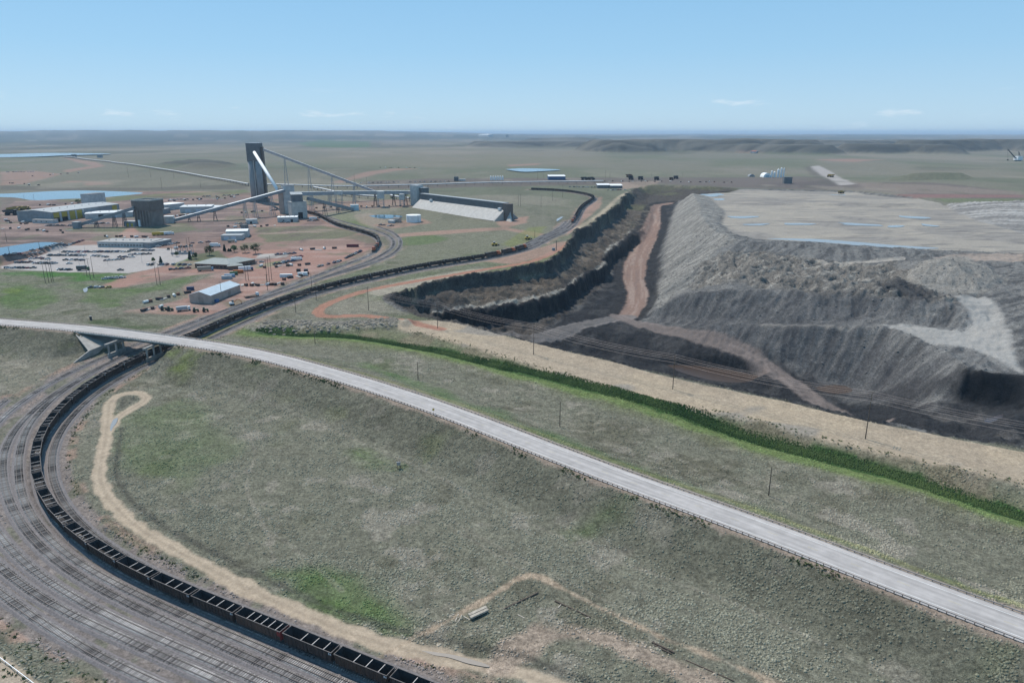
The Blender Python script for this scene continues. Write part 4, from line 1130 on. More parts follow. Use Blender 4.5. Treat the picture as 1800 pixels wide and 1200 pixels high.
# ---------------------------------------------------------------- building kit
class MB:
    """collects shapes, then links them as ONE mesh object"""
    def __init__(s):
        s.v = []; s.f = []; s.m = []
    def add(s, vs, fs, mi=0):
        o = len(s.v); s.v += [tuple(float(c) for c in v) for v in vs]
        for f in fs:
            s.f.append(tuple(i + o for i in f)); s.m.append(mi)
        return s
    def box(s, cx, cy, z0, sx, sy, sz, rz=0.0, mi=0, top=None):
        c, n = math.cos(rz), math.sin(rz)
        tx, ty = (1, 1) if top is None else top
        vs = []
        for k, z in ((0, z0), (1, z0 + sz)):
            fx, fy = (1, 1) if k == 0 else (tx, ty)
            for a, b in ((-1, -1), (1, -1), (1, 1), (-1, 1)):
                x, y = a * sx / 2 * fx, b * sy / 2 * fy
                vs.append((cx + x * c - y * n, cy + x * n + y * c, z))
        return s.add(vs, [(3, 2, 1, 0), (4, 5, 6, 7), (0, 1, 5, 4), (1, 2, 6, 5), (2, 3, 7, 6), (3, 0, 4, 7)], mi)
    def bar(s, p, q, w, h=None, mi=0, up=(0, 0, 1)):
        h = h or w
        p = Vector(p); q = Vector(q); d = (q - p)
        if d.length < 1e-6: return s
        d.normalize()
        u = Vector(up)
        if abs(d.dot(u)) > 0.98: u = Vector((1, 0, 0))
        a = d.cross(u).normalized(); b = a.cross(d).normalized()
        vs = []
        for e in (p, q):
            for i, j in ((-1, -1), (1, -1), (1, 1), (-1, 1)):
                vs.append(e + a * (i * w / 2) + b * (j * h / 2))
        return s.add(vs, [(3, 2, 1, 0), (4, 5, 6, 7), (0, 1, 5, 4), (1, 2, 6, 5), (2, 3, 7, 6), (3, 0, 4, 7)], mi)
    def cyl(s, p, q, r0, r1=None, n=10, mi=0, cap=True):
        r1 = r0 if r1 is None else r1
        p = Vector(p); q = Vector(q); d = (q - p).normalized()
        u = Vector((0, 0, 1)) if abs(d.z) < 0.95 else Vector((1, 0, 0))
        a = d.cross(u).normalized(); b = a.cross(d).normalized()
        vs = []
        for e, r in ((p, r0), (q, r1)):
            for k in range(n):
                t = 2 * math.pi * k / n
                vs.append(e + a * (r * math.cos(t)) + b * (r * math.sin(t)))
        fs = [(k, (k + 1) % n, n + (k + 1) % n, n + k) for k in range(n)]
        if cap: fs += [tuple(range(n - 1, -1, -1)), tuple(range(n, 2 * n))]
        return s.add(vs, fs, mi)
    def prism(s, prof, axis_p, axis_q, mi=0):
        """profile (side, up) swept from p to q (horizontal-ish)"""
        p = Vector(axis_p); q = Vector(axis_q); d = (q - p); d.z = 0; d.normalize()
        a = Vector((d.y, -d.x, 0)); n = len(prof)
        vs = [p + a * x + Vector((0, 0, z)) for x, z in prof] + [q + a * x + Vector((0, 0, z)) for x, z in prof]
        fs = [(k, (k + 1) % n, n + (k + 1) % n, n + k) for k in range(n)] + [tuple(range(n - 1, -1, -1)), tuple(range(n, 2 * n))]
        return s.add(vs, fs, mi)
    def ribbon(s, L, prof, mi=0, closed=True):
        """profile (side, up) swept along a plan line with heights"""
        t, nr = normals2(L); n = len(prof); o = []
        for i in range(len(L)):
            for x, z in prof:
                o.append((L[i, 0] + nr[i, 0] * x, L[i, 1] + nr[i, 1] * x, L[i, 2] + z))
        fs = []
        for i in range(len(L) - 1):
            for k in range(n if closed else n - 1):
                fs.append((i * n + k, i * n + (k + 1) % n, (i + 1) * n + (k + 1) % n, (i + 1) * n + k))
        return s.add(o, fs, mi)
    def mesh(s, name, mats):
        me = bpy.data.meshes.new(name)
        me.from_pydata(s.v, [], s.f)
        for m in (mats if isinstance(mats, (list, tuple)) else [mats]):
            me.materials.append(m)
        if any(s.m): me.polygons.foreach_set('material_index', s.m)
        me.validate(); me.update()
        bm = bmesh.new(); bm.from_mesh(me); bmesh.ops.recalc_face_normals(bm, faces=bm.faces); bm.to_mesh(me); bm.free()
        return me
    def build(s, name, mats, parent=None, smooth=False):
        me = s.mesh(name, mats)
        if smooth: me.polygons.foreach_set('use_smooth', [True] * len(me.polygons))
        return put(name, me, parent)

def put(name, me, parent=None, loc=None, rz=None):
    o = bpy.data.objects.new(name, me)
    COL.objects.link(o)
    if parent: o.parent = parent
    if loc is not None: o.location = loc
    if rz is not None: o.rotation_euler = (0, 0, rz)
    return o

def tag(o, label=None, cat=None, group=None, kind=None):
    if label: o['label'] = label
    if cat: o['category'] = cat
    if group: o['group'] = group
    if kind: o['kind'] = kind
    return o

def thing(name, label, cat, loc=(0, 0, 0), rz=0.0, group=None):
    o = bpy.data.objects.new(name, None)
    COL.objects.link(o)
    o.empty_display_size = 1.0
    o.location = loc; o.rotation_euler = (0, 0, rz)
    return tag(o, label, cat, group)

def copy_tree(root, parent=None):
    c = root.copy(); COL.objects.link(c); c.parent = parent
    for ch in root.children:
        copy_tree(ch, c)
    return c

_ones = ['', 'first', 'second', 'third', 'fourth', 'fifth', 'sixth', 'seventh', 'eighth', 'ninth', 'tenth', 'eleventh', 'twelfth', 'thirteenth', 'fourteenth',
         'fifteenth', 'sixteenth', 'seventeenth', 'eighteenth', 'nineteenth']
_tens = ['', '', 'twent', 'thirt', 'fort', 'fift', 'sixt', 'sevent', 'eight', 'ninet']
def nth(n):
    if n < 20: return _ones[n]
    if n >= 100: return ('hundred and ' + nth(n - 100)) if n > 100 else 'hundredth'
    return _tens[n // 10] + ('ieth' if n % 10 == 0 else 'y-' + _ones[n % 10])

def project(p):
    x, y, z = p[0], p[1], p[2] - CAMH
    dep = y * CP - z * SP
    return CXP + FPX * x / dep, CYP - FPX * (y * SP + z * CP) / dep

# common materials
m_rail = mat('rail_steel', (0.10, 0.085, 0.08), 0.5, 0.3, 0.25, 0.3)
def sleeper_material():
    m, nt, N, L, b = new_mat('weathered_sleeper')
    at_ = N.new('ShaderNodeAttribute'); at_.attribute_name = 'shade'
    L.new(at_.outputs['Color'], b.inputs['Base Color'])
    b.inputs['Roughness'].default_value = 0.9; b.inputs['Specular IOR Level'].default_value = 0.1
    return m
m_tie = sleeper_material()
m_ballast = mat('ballast_stone', (0.165, 0.146, 0.142), 0.95, 0, 0.40, 2.2, 0.6)
m_conc = mat('pale_concrete', (0.42, 0.40, 0.365), 0.9, 0, 0.18, 0.35)
m_concd = mat('grey_concrete', (0.26, 0.262, 0.262), 0.9, 0, 0.16, 0.12)
m_galv = mat('galvanised_steel', (0.33, 0.335, 0.34), 0.5, 0.5, 0.2, 0.5)
m_white = mat('white_paint', (0.74, 0.74, 0.73), 0.55, 0, 0.08, 0.3)
m_dark = mat('dark_steel', (0.055, 0.055, 0.06), 0.6, 0.2, 0.25, 0.5)
m_wood = mat('weathered_pole_wood', (0.105, 0.078, 0.060), 0.9, 0, 0.25, 0.5)
m_glass = mat('dark_window_glass', (0.03, 0.04, 0.05), 0.12, 0, 0.1, 0.5, 0, 0.6)
m_rust = mat('rusty_steel', (0.17, 0.085, 0.055), 0.85, 0.1, 0.4, 0.9)
m_rubber = mat('black_rubber', (0.02, 0.02, 0.021), 0.85, 0, 0.1, 1.0)

def road_material():
    m, nt, N, L, b = new_mat('worn_pavement')
    uv = N.new('ShaderNodeUVMap'); uv.uv_map = 'road'
    sp = N.new('ShaderNodeSeparateXYZ'); L.new(uv.outputs['UV'], sp.inputs[0])
    geo = N.new('ShaderNodeNewGeometry')
    ramp = N.new('ShaderNodeValToRGB'); e = ramp.color_ramp.elements
    cols = [(0.0, 0.335), (0.11, 0.36), (0.17, 0.305), (0.24, 0.285), (0.30, 0.33), (0.36, 0.29), (0.42, 0.31), (0.5, 0.345), (0.58, 0.31), (0.64, 0.288), (0.70, 0.33), (0.77, 0.285), (0.84, 0.31), (0.90, 0.345), (1.0, 0.30)]
    e[0].position = 0; e[1].position = 1
    for p, v in cols[1:-1]:
        q = e.new(p)
    for q, (p, v) in zip(sorted(e, key=lambda q: q.position), cols):
        pass
    for i, (p, v) in enumerate(cols):
        e[i].position = p; e[i].color = (v * 1.14, v * 1.05, v * 1.0, 1)
    L.new(sp.outputs['X'], ramp.inputs['Fac'])
    mp = N.new('ShaderNodeMapping'); mp.inputs['Scale'].default_value = (7.0, 0.05, 1)
    L.new(uv.outputs['UV'], mp.inputs[0])
    n1 = N.new('ShaderNodeTexNoise'); n1.inputs['Scale'].default_value = 1.0; n1.inputs['Detail'].default_value = 6
    L.new(mp.outputs[0], n1.inputs['Vector'])
    n2 = N.new('ShaderNodeTexNoise'); n2.inputs['Scale'].default_value = 0.35; n2.inputs['Detail'].default_value = 8
    L.new(geo.outputs['Position'], n2.inputs['Vector'])
    a = N.new('ShaderNodeMapRange'); a.inputs['From Min'].default_value = 0.3; a.inputs['From Max'].default_value = 0.7; a.inputs['To Min'].default_value = 0.84; a.inputs['To Max'].default_value = 1.14
    L.new(n1.outputs['Fac'], a.inputs['Value'])
    c = N.new('ShaderNodeMapRange'); c.inputs['From Min'].default_value = 0.3; c.inputs['From Max'].default_value = 0.7; c.inputs['To Min'].default_value = 0.9; c.inputs['To Max'].default_value = 1.1
    L.new(n2.outputs['Fac'], c.inputs['Value'])
    k = N.new('ShaderNodeMath'); k.operation = 'MULTIPLY'; L.new(a.outputs[0], k.inputs[0]); L.new(c.outputs[0], k.inputs[1])
    mx = N.new('ShaderNodeMix'); mx.data_type = 'RGBA'; mx.blend_type = 'MULTIPLY'; mx.inputs['Factor'].default_value = 1.0
    L.new(ramp.outputs['Color'], mx.inputs[6]); L.new(k.outputs[0], mx.inputs[7])
    L.new(mx.outputs[2], b.inputs['Base Color'])
    b.inputs['Roughness'].default_value = 0.85; b.inputs['Specular IOR Level'].default_value = 0.25
    return m
M_ROAD = road_material()

def road_strip(name, L, w, mat_, dz=0.0, parent=None):
    t, nr = normals2(L)
    k = np.linspace(-0.5, 0.5, 5)
    V = np.stack([np.stack([L[:, 0] + nr[:, 0] * w * a, L[:, 1] + nr[:, 1] * w * a, L[:, 2] + dz + 0.12 * (0.5 - abs(a))], 1) for a in k], 1)
    n = len(L); ii = np.arange(n * 5).reshape(n, 5)
    F = np.stack([ii[:-1, :-1], ii[:-1, 1:], ii[1:, 1:], ii[1:, :-1]], -1).reshape(-1, 4)
    o = link_mesh(name, V.reshape(-1, 3), F, mat_, parent)
    S = np.concatenate([[0], np.cumsum(np.hypot(*np.diff(L[:, :2], axis=0).T))])
    UV = np.stack([np.repeat((k + 0.5)[None, :], n, 0), np.repeat(S[:, None], 5, 1)], -1).reshape(-1, 2)
    u = o.data.uv_layers.new(name='road')
    u.data.foreach_set('uv', UV[F.ravel()].astype(np.float32).ravel())
    return o
# ---------------------------------------------------------------- highway, bridge, guard rails
HWF = resample(HIGHWAY, 3.0)
HWF[:, 2] += 0.02
hw = road_strip('highway', HWF, HW_W, M_ROAD)
tag(hw, 'pale grey two-lane highway curving over the railway', kind='structure')
m_line = mat('worn_white_road_paint', (0.62, 0.61, 0.59), 0.7, 0, 0.35, 0.25)
m_yel = mat('worn_yellow_road_paint', (0.42, 0.36, 0.22), 0.7, 0, 0.35, 0.25)
for off in (-4.1, 4.1):
    MB().ribbon(offset_line(HWF, 0) if False else HWF, [(off - 0.09, 0.032), (off + 0.09, 0.032)], 0, False).build('edge_line', m_line, hw)
cl = MB()
for i in range(2, len(HWF) - 2, 4):
    cl.ribbon(HWF[i:i + 2], [(-0.07, 0.075), (0.07, 0.075)], 0, False)
tag(cl.build('centre_line', m_yel, hw), kind='stuff')

m_beam = mat('weathered_guard_rail', (0.34, 0.30, 0.275), 0.6, 0.3, 0.2, 0.5)
m_post = mat('brown_guard_post', (0.20, 0.150, 0.125), 0.9, 0, 0.3, 0.5)
for off, lab in ((HW_W / 2 - 0.1, 'near-side steel guard rail along the pale highway'), (-HW_W / 2 + 0.1, 'far-side steel guard rail along the pale highway')):
    G_ = thing('guard_rail', lab, 'guard rail', (0, 0, 0), 0, 'highway guard rails')
    sgn = 1 if off > 0 else -1
    MB().ribbon(HWF, [(off - 0.06, 0.46), (off + 0.06, 0.50), (off - 0.02, 0.62), (off + 0.06, 0.74), (off - 0.06, 0.80), (off - 0.10, 0.62)]).build('beam', m_beam, G_)
    P = MB(); Lr = resample(HIGHWAY, 2.0); t, nr = normals2(Lr)
    for i in range(len(Lr)):
        a = math.atan2(t[i, 1], t[i, 0])
        P.box(Lr[i, 0] + nr[i, 0] * (off + sgn * 0.18), Lr[i, 1] + nr[i, 1] * (off + sgn * 0.18), Lr[i, 2] - 0.5, 0.2, 0.2, 1.25, a)
    tag(P.build('posts', m_post, G_), kind='stuff')

# bridge
def hw_at(s, off=0.0, dz=0.0):
    i = np.interp(s, HW_S, np.arange(len(HIGHWAY)))
    t, nr = normals2(HIGHWAY)
    k = int(i)
    p = [np.interp(s, HW_S, HIGHWAY[:, c]) for c in range(3)]
    return Vector((p[0] + nr[k, 0] * off, p[1] + nr[k, 1] * off, p[2] + dz))
def t0_at(s, off=0.0, z=None):
    t, nr = normals2(T0)
    k = int(np.interp(s, _s0, np.arange(len(T0))))
    x = np.interp(s, _s0, T0[:, 0]) + nr[k, 0] * off; y = np.interp(s, _s0, T0[:, 1]) + nr[k, 1] * off
    return Vector((x, y, float(zbase(y)) if z is None else z))
m_abut = mat('stained_bridge_concrete', (0.30, 0.28, 0.255), 0.9, 0, 0.3, 0.3)
m_girder = mat('teal_steel_girder', (0.055, 0.085, 0.085), 0.6, 0.2, 0.2, 0.4)
BR = thing('highway_bridge', 'concrete highway bridge on teal girders over the tracks', 'bridge', tuple(t0_at(362, -20)))
inv = Matrix.Translation(-Vector(BR.location))
def bpart(mb, name, m, parent=None):
    mb.v = [tuple(Vector(v) - Vector(BR.location)) for v in mb.v]
    return mb.build(name, m, parent or BR)
n_ = 20
DL = np.array([tuple(hw_at(s)) for s in np.linspace(BR0 - 1, BR1 + 1, n_)])
bpart(MB().ribbon(DL, [(-6.5, -0.02), (6.5, -0.02), (6.5, -0.42), (-6.5, -0.42)]), 'deck', m_conc)
for off in (-6.35, 6.35):
    bpart(MB().ribbon(DL, [(off - 0.17, -0.01), (off + 0.17, -0.01), (off + 0.17, 0.28), (off - 0.17, 0.28)]), 'kerb', m_conc)
for off in (-5.2, -1.75, 1.75, 5.2):
    bpart(MB().ribbon(DL[1:-1], [(off - 0.2, -0.42), (off + 0.2, -0.42), (off + 0.2, -0.5), (off + 0.05, -0.5), (off + 0.05, -1.5), (off + 0.25, -1.5), (off + 0.25, -1.6), (off - 0.25, -1.6), (off - 0.25, -1.5), (off - 0.05, -1.5), (off - 0.05, -0.5), (off - 0.2, -0.5)]), 'girder', m_girder)
for s_c, off in ((363, -22.9), (361, 3.4)):
    c = t0_at(s_c, off); d = (t0_at(s_c + 4, off) - t0_at(s_c - 4, off)); a = math.atan2(d.y, d.x); u = Vector((math.cos(a), math.sin(a), 0))
    pr = MB(); z0 = c.z - 0.8; ztop = 11.0 - 1.62
    pr.box(c.x, c.y, z0, 13.0, 0.95, 2.6, a)
    p1 = bpart(pr, 'pier_wall', m_abut)
    for k in (-5.4, 0, 5.4):
        q = c + u * k
        bpart(MB().cyl((q.x, q.y, z0 + 2.5), (q.x, q.y, ztop - 0.85), 0.55, n=14), 'pier_column', m_abut)
    bpart(MB().box(c.x, c.y, ztop - 0.9, 15.0, 1.3, 0.9, a), 'pier_cap', m_abut)
for s_, o1 in ((BR0, -1), (BR1, 1)):
    p = hw_at(s_); d = hw_at(s_ + 3) - hw_at(s_ - 3); a = math.atan2(d.y, d.x)
    ux = Vector((math.cos(a), math.sin(a), 0))
    h = 3.6 if o1 < 0 else 11.0
    c = p + ux * (1.0 * o1)
    bpart(MB().box(c.x, c.y, p.z - 0.45 - h, 1.8, 13.4, h, a), 'abutment', m_abut)
# left slope paving, retaining wall and wings
W = [t0_at(s, -34.0 - max(0, (s - 345)) * 0.0) for s in (346, 356, 366, 376, 386, 396)]
hts = [0.4, 3.4, 3.6, 3.6, 3.4, 0.5]
rw = MB(); vs = []
for p, h in zip(W, hts):
    n2 = Vector((t0_at(370, -36).x - t0_at(370, -34).x, t0_at(370, -36).y - t0_at(370, -34).y, 0)).normalized()
    for q, z in ((p, p.z - 1.0), (p, p.z + h), (p + n2 * 0.7, p.z + h), (p + n2 * 0.7, p.z - 1.0)):
        vs.append((q.x, q.y, z))
fs = []
for i in range(len(W) - 1):
    for k in range(4):
        fs.append((i * 4 + k, i * 4 + (k + 1) % 4, (i + 1) * 4 + (k + 1) % 4, (i + 1) * 4 + k))
fs += [(3, 2, 1, 0), tuple(len(vs) - 4 + k for k in range(4))]
bpart(rw.add(vs, fs), 'retaining_wall', m_abut)
top_a = hw_at(BR0 + 0.6, 7.6, -0.35); top_b = hw_at(BR0 + 0.6, -7.6, -0.35)
ba, bb = W[1] + n2 * 0.7, W[4] + n2 * 0.7
ba.z += 3.35; bb.z += 3.3
pv = MB(); th = Vector((0, 0, -0.6))
q = [top_a, ba, bb, top_b]
pv.add([tuple(p) for p in q] + [tuple(p + th) for p in q], [(0, 1, 2, 3), (7, 6, 5, 4), (0, 4, 5, 1), (1, 5, 6, 2), (2, 6, 7, 3), (3, 7, 4, 0)])
bpart(pv, 'slope_paving', m_abut)

# ---------------------------------------------------------------- railway tracks
TLAB = ['curved track carrying the long coal train', 'track on the inner side of the long coal train', 'track next outside the long coal train on the near curve', 'third track of the near curve, leading to the silo curve',
        'fourth track of the near curve, leading under the first bridge span', 'second outermost track at the lower left corner', 'outermost track at the lower left corner',
        'outermost curved track beside the second train', 'siding track just left of the third train', 'farthest left siding track beside the third train']
for k, L in enumerate(TRACKS):
    c = L[len(L) // 2]
    T = thing('railway_track', TLAB[k], 'railway track', (0, 0, 0), 0, 'railway tracks')
    L = lowpass(resample(L, 3.0), 4); L[:, 2] = zbase(L[:, 1])
    j = k * 0.006
    tag(MB().ribbon(L, [(-2.7, -0.75), (-1.75, -0.19 + j), (1.75, -0.19 + j), (2.7, -0.75)], 0, False).build('ballast_bed', m_ballast, T), kind='stuff')
    for off in (-0.75, 0.75):
        MB().ribbon(L, [(off - 0.10, -0.09), (off + 0.10, -0.09), (off + 0.075, 0.10), (off - 0.075, 0.10)]).build('rail', m_rail, T)
    R = resample(L, 0.62 if len(L) * 3 < 800 else 0.66); t, nr = normals2(R)
    n = len(R); hw_ = 1.3 + 0.05 * RNG.rand(n); hl = 0.125
    V = []
    for a, b, z in ((-1, -1, -0.24), (1, -1, -0.24), (1, 1, -0.24), (-1, 1, -0.24), (-1, -1, -0.085), (1, -1, -0.085), (1, 1, -0.085), (-1, 1, -0.085)):
        V.append(np.stack([R[:, 0] + nr[:, 0] * hw_ * a + t[:, 0] * hl * b, R[:, 1] + nr[:, 1] * hw_ * a + t[:, 1] * hl * b, R[:, 2] + z + j * 0.5 + RNG.rand(n) * 0.01], 1))
    V = np.stack(V, 1).reshape(-1, 3)
    base_f = np.array([(4, 5, 6, 7), (0, 1, 5, 4), (1, 2, 6, 5), (2, 3, 7, 6), (3, 0, 4, 7)])
    F = (np.arange(n)[:, None, None] * 8 + base_f[None]).reshape(-1, 4)
    so = tag(link_mesh('sleepers', V, F, m_tie, T), kind='stuff')
    pat = fbm(R[:, 0] / 9.0, R[:, 1] / 9.0, 3, 600 + k)
    sh = np.clip(0.12 + 0.75 * np.clip(pat - 0.35, 0, 1) + 0.30 * (RNG.rand(n) - 0.45), 0.05, 0.52) * [0.75, 0.6, 0.9, 0.8, 1.15, 1.15, 0.9, 0.7, 0.7, 0.7][k]
    ca = so.data.color_attributes.new('shade', 'FLOAT_COLOR', 'POINT')
    ca.data.foreach_set('color', np.repeat(np.stack([sh * 1.05, sh * 0.97, sh * 0.9, np.ones(n)], 1), 8, 0).astype(np.float32).ravel())

# ---------------------------------------------------------------- rolling stock
def paint_mat(name, col, var=0.3):
    m, nt, N, L, b = new_mat(name)
    geo = N.new('ShaderNodeNewGeometry'); oi = N.new('ShaderNodeObjectInfo'); tc_ = N.new('ShaderNodeTexCoord')
    n1 = N.new('ShaderNodeTexNoise'); n1.inputs['Scale'].default_value = 0.9; n1.inputs['Detail'].default_value = 7; n1.inputs['Roughness'].default_value = 0.65
    mp = N.new('ShaderNodeMapping'); mp.inputs['Scale'].default_value = (1.0, 1.0, 0.35)
    L.new(geo.outputs['Position'], mp.inputs[0]); L.new(mp.outputs[0], n1.inputs['Vector'])
    rp = N.new('ShaderNodeValToRGB'); e = rp.color_ramp.elements
    e[0].position = 0.38; e[0].color = (*col, 1)
    e[1].position = 0.72; e[1].color = (col[0] * 1.9 + 0.030, col[1] * 1.6 + 0.016, col[2] * 1.5 + 0.010, 1)
    L.new(n1.outputs['Fac'], rp.inputs['Fac'])
    mr = N.new('ShaderNodeMapRange'); mr.inputs['To Min'].default_value = 0.65; mr.inputs['To Max'].default_value = 1.5
    L.new(oi.outputs['Random'], mr.inputs['Value'])
    mx = N.new('ShaderNodeMix'); mx.data_type = 'RGBA'; mx.blend_type = 'MULTIPLY'; mx.inputs['Factor'].default_value = 1.0
    L.new(rp.outputs['Color'], mx.inputs[6]); L.new(mr.outputs[0], mx.inputs[7]); L.new(mx.outputs[2], b.inputs['Base Color'])
    b.inputs['Roughness'].default_value = 0.6; b.inputs['Specular IOR Level'].default_value = 0.3
    return m
m_hop = paint_mat('coal_car_black_paint', (0.020, 0.018, 0.018))
m_hop_brown = paint_mat('coal_car_rusty_paint', (0.050, 0.036, 0.030))
m_hop_in = mat('coal_dusted_interior', (0.030, 0.028, 0.029), 0.9, 0, 0.5, 0.6)
m_chord = mat('worn_top_chord', (0.135, 0.118, 0.112), 0.7, 0.1, 0.35, 0.8)
m_brace = mat('pale_cross_brace', (0.50, 0.45, 0.42), 0.7, 0, 0.25, 0.8)
m_red_end = mat('red_painted_end', (0.24, 0.035, 0.030), 0.6, 0, 0.3, 0.8)
m_patch = mat('pale_number_patch', (0.52, 0.52, 0.53), 0.7, 0, 0.15, 0.8)
CL, CW, CB, CT = 15.3, 3.2, 1.05, 3.85

def bogie_mesh():
    b = MB()
    for sy in (-1, 1):
        b.box(0, sy * 0.98, 0.42, 2.3, 0.18, 0.34); b.box(0, sy * 0.98, 0.3, 0.9, 0.2, 0.75)
    b.box(0, 0, 0.5, 0.5, 2.0, 0.42)
    return b.mesh('bogie', m_dark)
def wheel_mesh():
    b = MB()
    for sy in (-1, 1):
        b.cyl((0, sy * 0.68, 0.46), (0, sy * 0.82, 0.46), 0.46, n=14)
    b.cyl((0, -0.75, 0.46), (0, 0.75, 0.46), 0.09, n=8)
    return b.mesh('wheelset', m_rail)
ME_BOGIE, ME_WHEEL = bogie_mesh(), wheel_mesh()

def hopper_mesh(end_slope=0.0):
    b = MB(); hl, hw_ = CL / 2, CW / 2; tk = 0.09
    # outer shell, inner shell (sides lean in at the bottom), open top
    def shell(l, w, z0, z1, lb, wb, mi, flip):
        vs = []
        for (lx, wy, z) in ((lb, wb, z0), (l, w, z1)):
            for a, c in ((-1, -1), (1, -1), (1, 1), (-1, 1)):
                vs.append((a * lx, c * wy, z))
        fs = [(0, 1, 5, 4), (1, 2, 6, 5), (2, 3, 7, 6), (3, 0, 4, 7), (3, 2, 1, 0)]
        o = len(b.v); b.v += vs
        for f in fs:
            b.f.append(tuple(i + o for i in (f[::-1] if flip else f))); b.m.append(mi)
    shell(hl, hw_, CB, CT, hl - 0.35, hw_ - 0.22, 0, False)
    shell(hl - tk, hw_ - tk, CB + 0.15, CT, hl - 1.0, hw_ - 0.55, 1, True)
    return b
def hopper_ribs():
    b = MB(); hl, hw_ = CL / 2, CW / 2
    for k in range(13):
        x = -hl + 0.35 + k * (CL - 0.7) / 12
        for sy in (-1, 1):
            b.bar((x, sy * (hw_ - 0.17), CB + 0.05), (x, sy * (hw_ + 0.045), CT - 0.05), 0.14, 0.12, up=(1, 0, 0))
    for sx in (-1, 1):
        for y in (-1.0, 0, 1.0):
            b.bar((sx * (hl - 0.30), y, CB + 0.05), (sx * (hl + 0.05), y, CT - 0.05), 0.12, 0.14, up=(0, 1, 0))
    b.box(0, 0, 0.75, CL + 0.4, 0.55, 0.35)
    return b
def chord():
    b = MB(); hl, hw_ = CL / 2, CW / 2
    for sy in (-1, 1): b.box(0, sy * (hw_ - 0.0), CT - 0.02, CL + 0.14, 0.15, 0.12)
    for sx in (-1, 1): b.box(sx * (hl - 0.0), 0, CT - 0.02, 0.15, CW - 0.16, 0.115)
    return b
ME_BODY = hopper_mesh().mesh('body', [m_hop, m_hop_in]); ME_BODY_B = hopper_mesh().mesh('body', [m_hop_brown, m_hop_in])
# recalc merges the inside/outside of an open tub fine: faces are two-sided in the renderer
ME_RIBS = hopper_ribs().mesh('side_ribs', m_hop); ME_RIBS_B = hopper_ribs().mesh('side_ribs', m_hop_brown)
ME_CHORD = chord().mesh('top_chord', m_chord)
_b = MB(); _b.box(0, 0, CT - 0.32, 0.16, CW - 0.15, 0.12); ME_BRACE = _b.mesh('cross_brace', m_brace)
_b = MB()
_b.box(CL / 2 - 0.45, 0, CT - 0.75, 0.75, 0.17, 0.5)
ME_PATCH = _b.mesh('number_panel', m_patch)
_b = MB(); _b.box(CL / 2 + 0.06, 0, CB + 0.3, 0.12, CW + 0.02, CT - CB - 0.34)
for sy in (-1, 1): _b.box(CL / 2 - 0.5, sy * (CW / 2 - 0.01), CT - 1.35, 1.0, 0.16, 1.25)
ME_REDEND = _b.mesh('red_end', m_red_end)
_b = MB(); _b.box(CL / 2 + 0.35, 0, 0.82, 0.8, 0.25, 0.3); ME_COUPLER = _b.mesh('coupler', m_dark)
_b = MB(); _b.box(CL / 2 + 0.25, 0.9, 1.2, 0.06, 0.5, 2.4); ME_LADDER = _b.mesh('end_ladder', m_dark)
m_load = mat('piled_coal', (0.016, 0.016, 0.018), 0.75, 0, 0.5, 2.5, 0.8)
_b = MB(); _b.box(0, 0, CT - 0.5, CL - 0.7, CW - 0.4, 0.85, top=(0.86, 0.35)); ME_LOAD = _b.mesh('coal_load', m_load)
m_floor_light = mat('pale_floor_light', (0.46, 0.42, 0.38), 0.95, 0, 0.3, 1.5)  # pale lumps stand in for light falling on the sloped car floors
def floor_light_mesh(seed):
    r = random.Random(seed); b = MB()
    for _ in range(9):
        b.box(r.uniform(-6, 5.8), r.uniform(-0.8, 0.8), CB + 0.15, r.uniform(0.3, 0.9), r.uniform(0.3, 0.8), r.uniform(0.1, 0.4), r.uniform(0, 3), top=(0.5, 0.5))
    return b.mesh('floor_light_lumps', m_floor_light)
ME_FLOOR_LIGHT = [floor_light_mesh(i) for i in range(3)]

def hopper(loc, rz, label, group, brown=False, braces=3, red=False, full=True, load=False, floor_light=False):
    o = thing('coal_hopper_car', label, 'hopper car', loc, rz, group)
    put('body', ME_BODY_B if brown else ME_BODY, o); tag(put('side_ribs', ME_RIBS_B if brown else ME_RIBS, o), kind='stuff')
    put('top_chord', ME_CHORD, o)
    if load: put('coal_load', ME_LOAD, o)
    if full:
        for k in range(braces):
            x = -CL / 2 + CL * ((k + 1.55) / (braces + 1.3))
            c = put('cross_brace', ME_BRACE, o); c.location = (x, 0, 0)
        if red: put('red_end', ME_REDEND, o)
        else:
            for sy in (-1, 1): put('number_panel', ME_PATCH, o, (0, sy * (CW / 2 - 0.055), 0))
        for q in (0, math.pi): put('coupler', ME_COUPLER, o, (0, 0, 0), q); put('end_ladder', ME_LADDER, o, (0, 0, 0), q)
        if floor_light: tag(put('floor_light_lumps', random.choice(ME_FLOOR_LIGHT), o), kind='stuff')
    for sx in (-1, 1):
        bo = put('bogie', ME_BOGIE, o); bo.location = (sx * (CL / 2 - 1.9), 0, 0)
        if full:
            for q in (-0.88, 0.88):
                w = put('wheelset', ME_WHEEL, bo); w.location = (q, 0, 0)
    return o

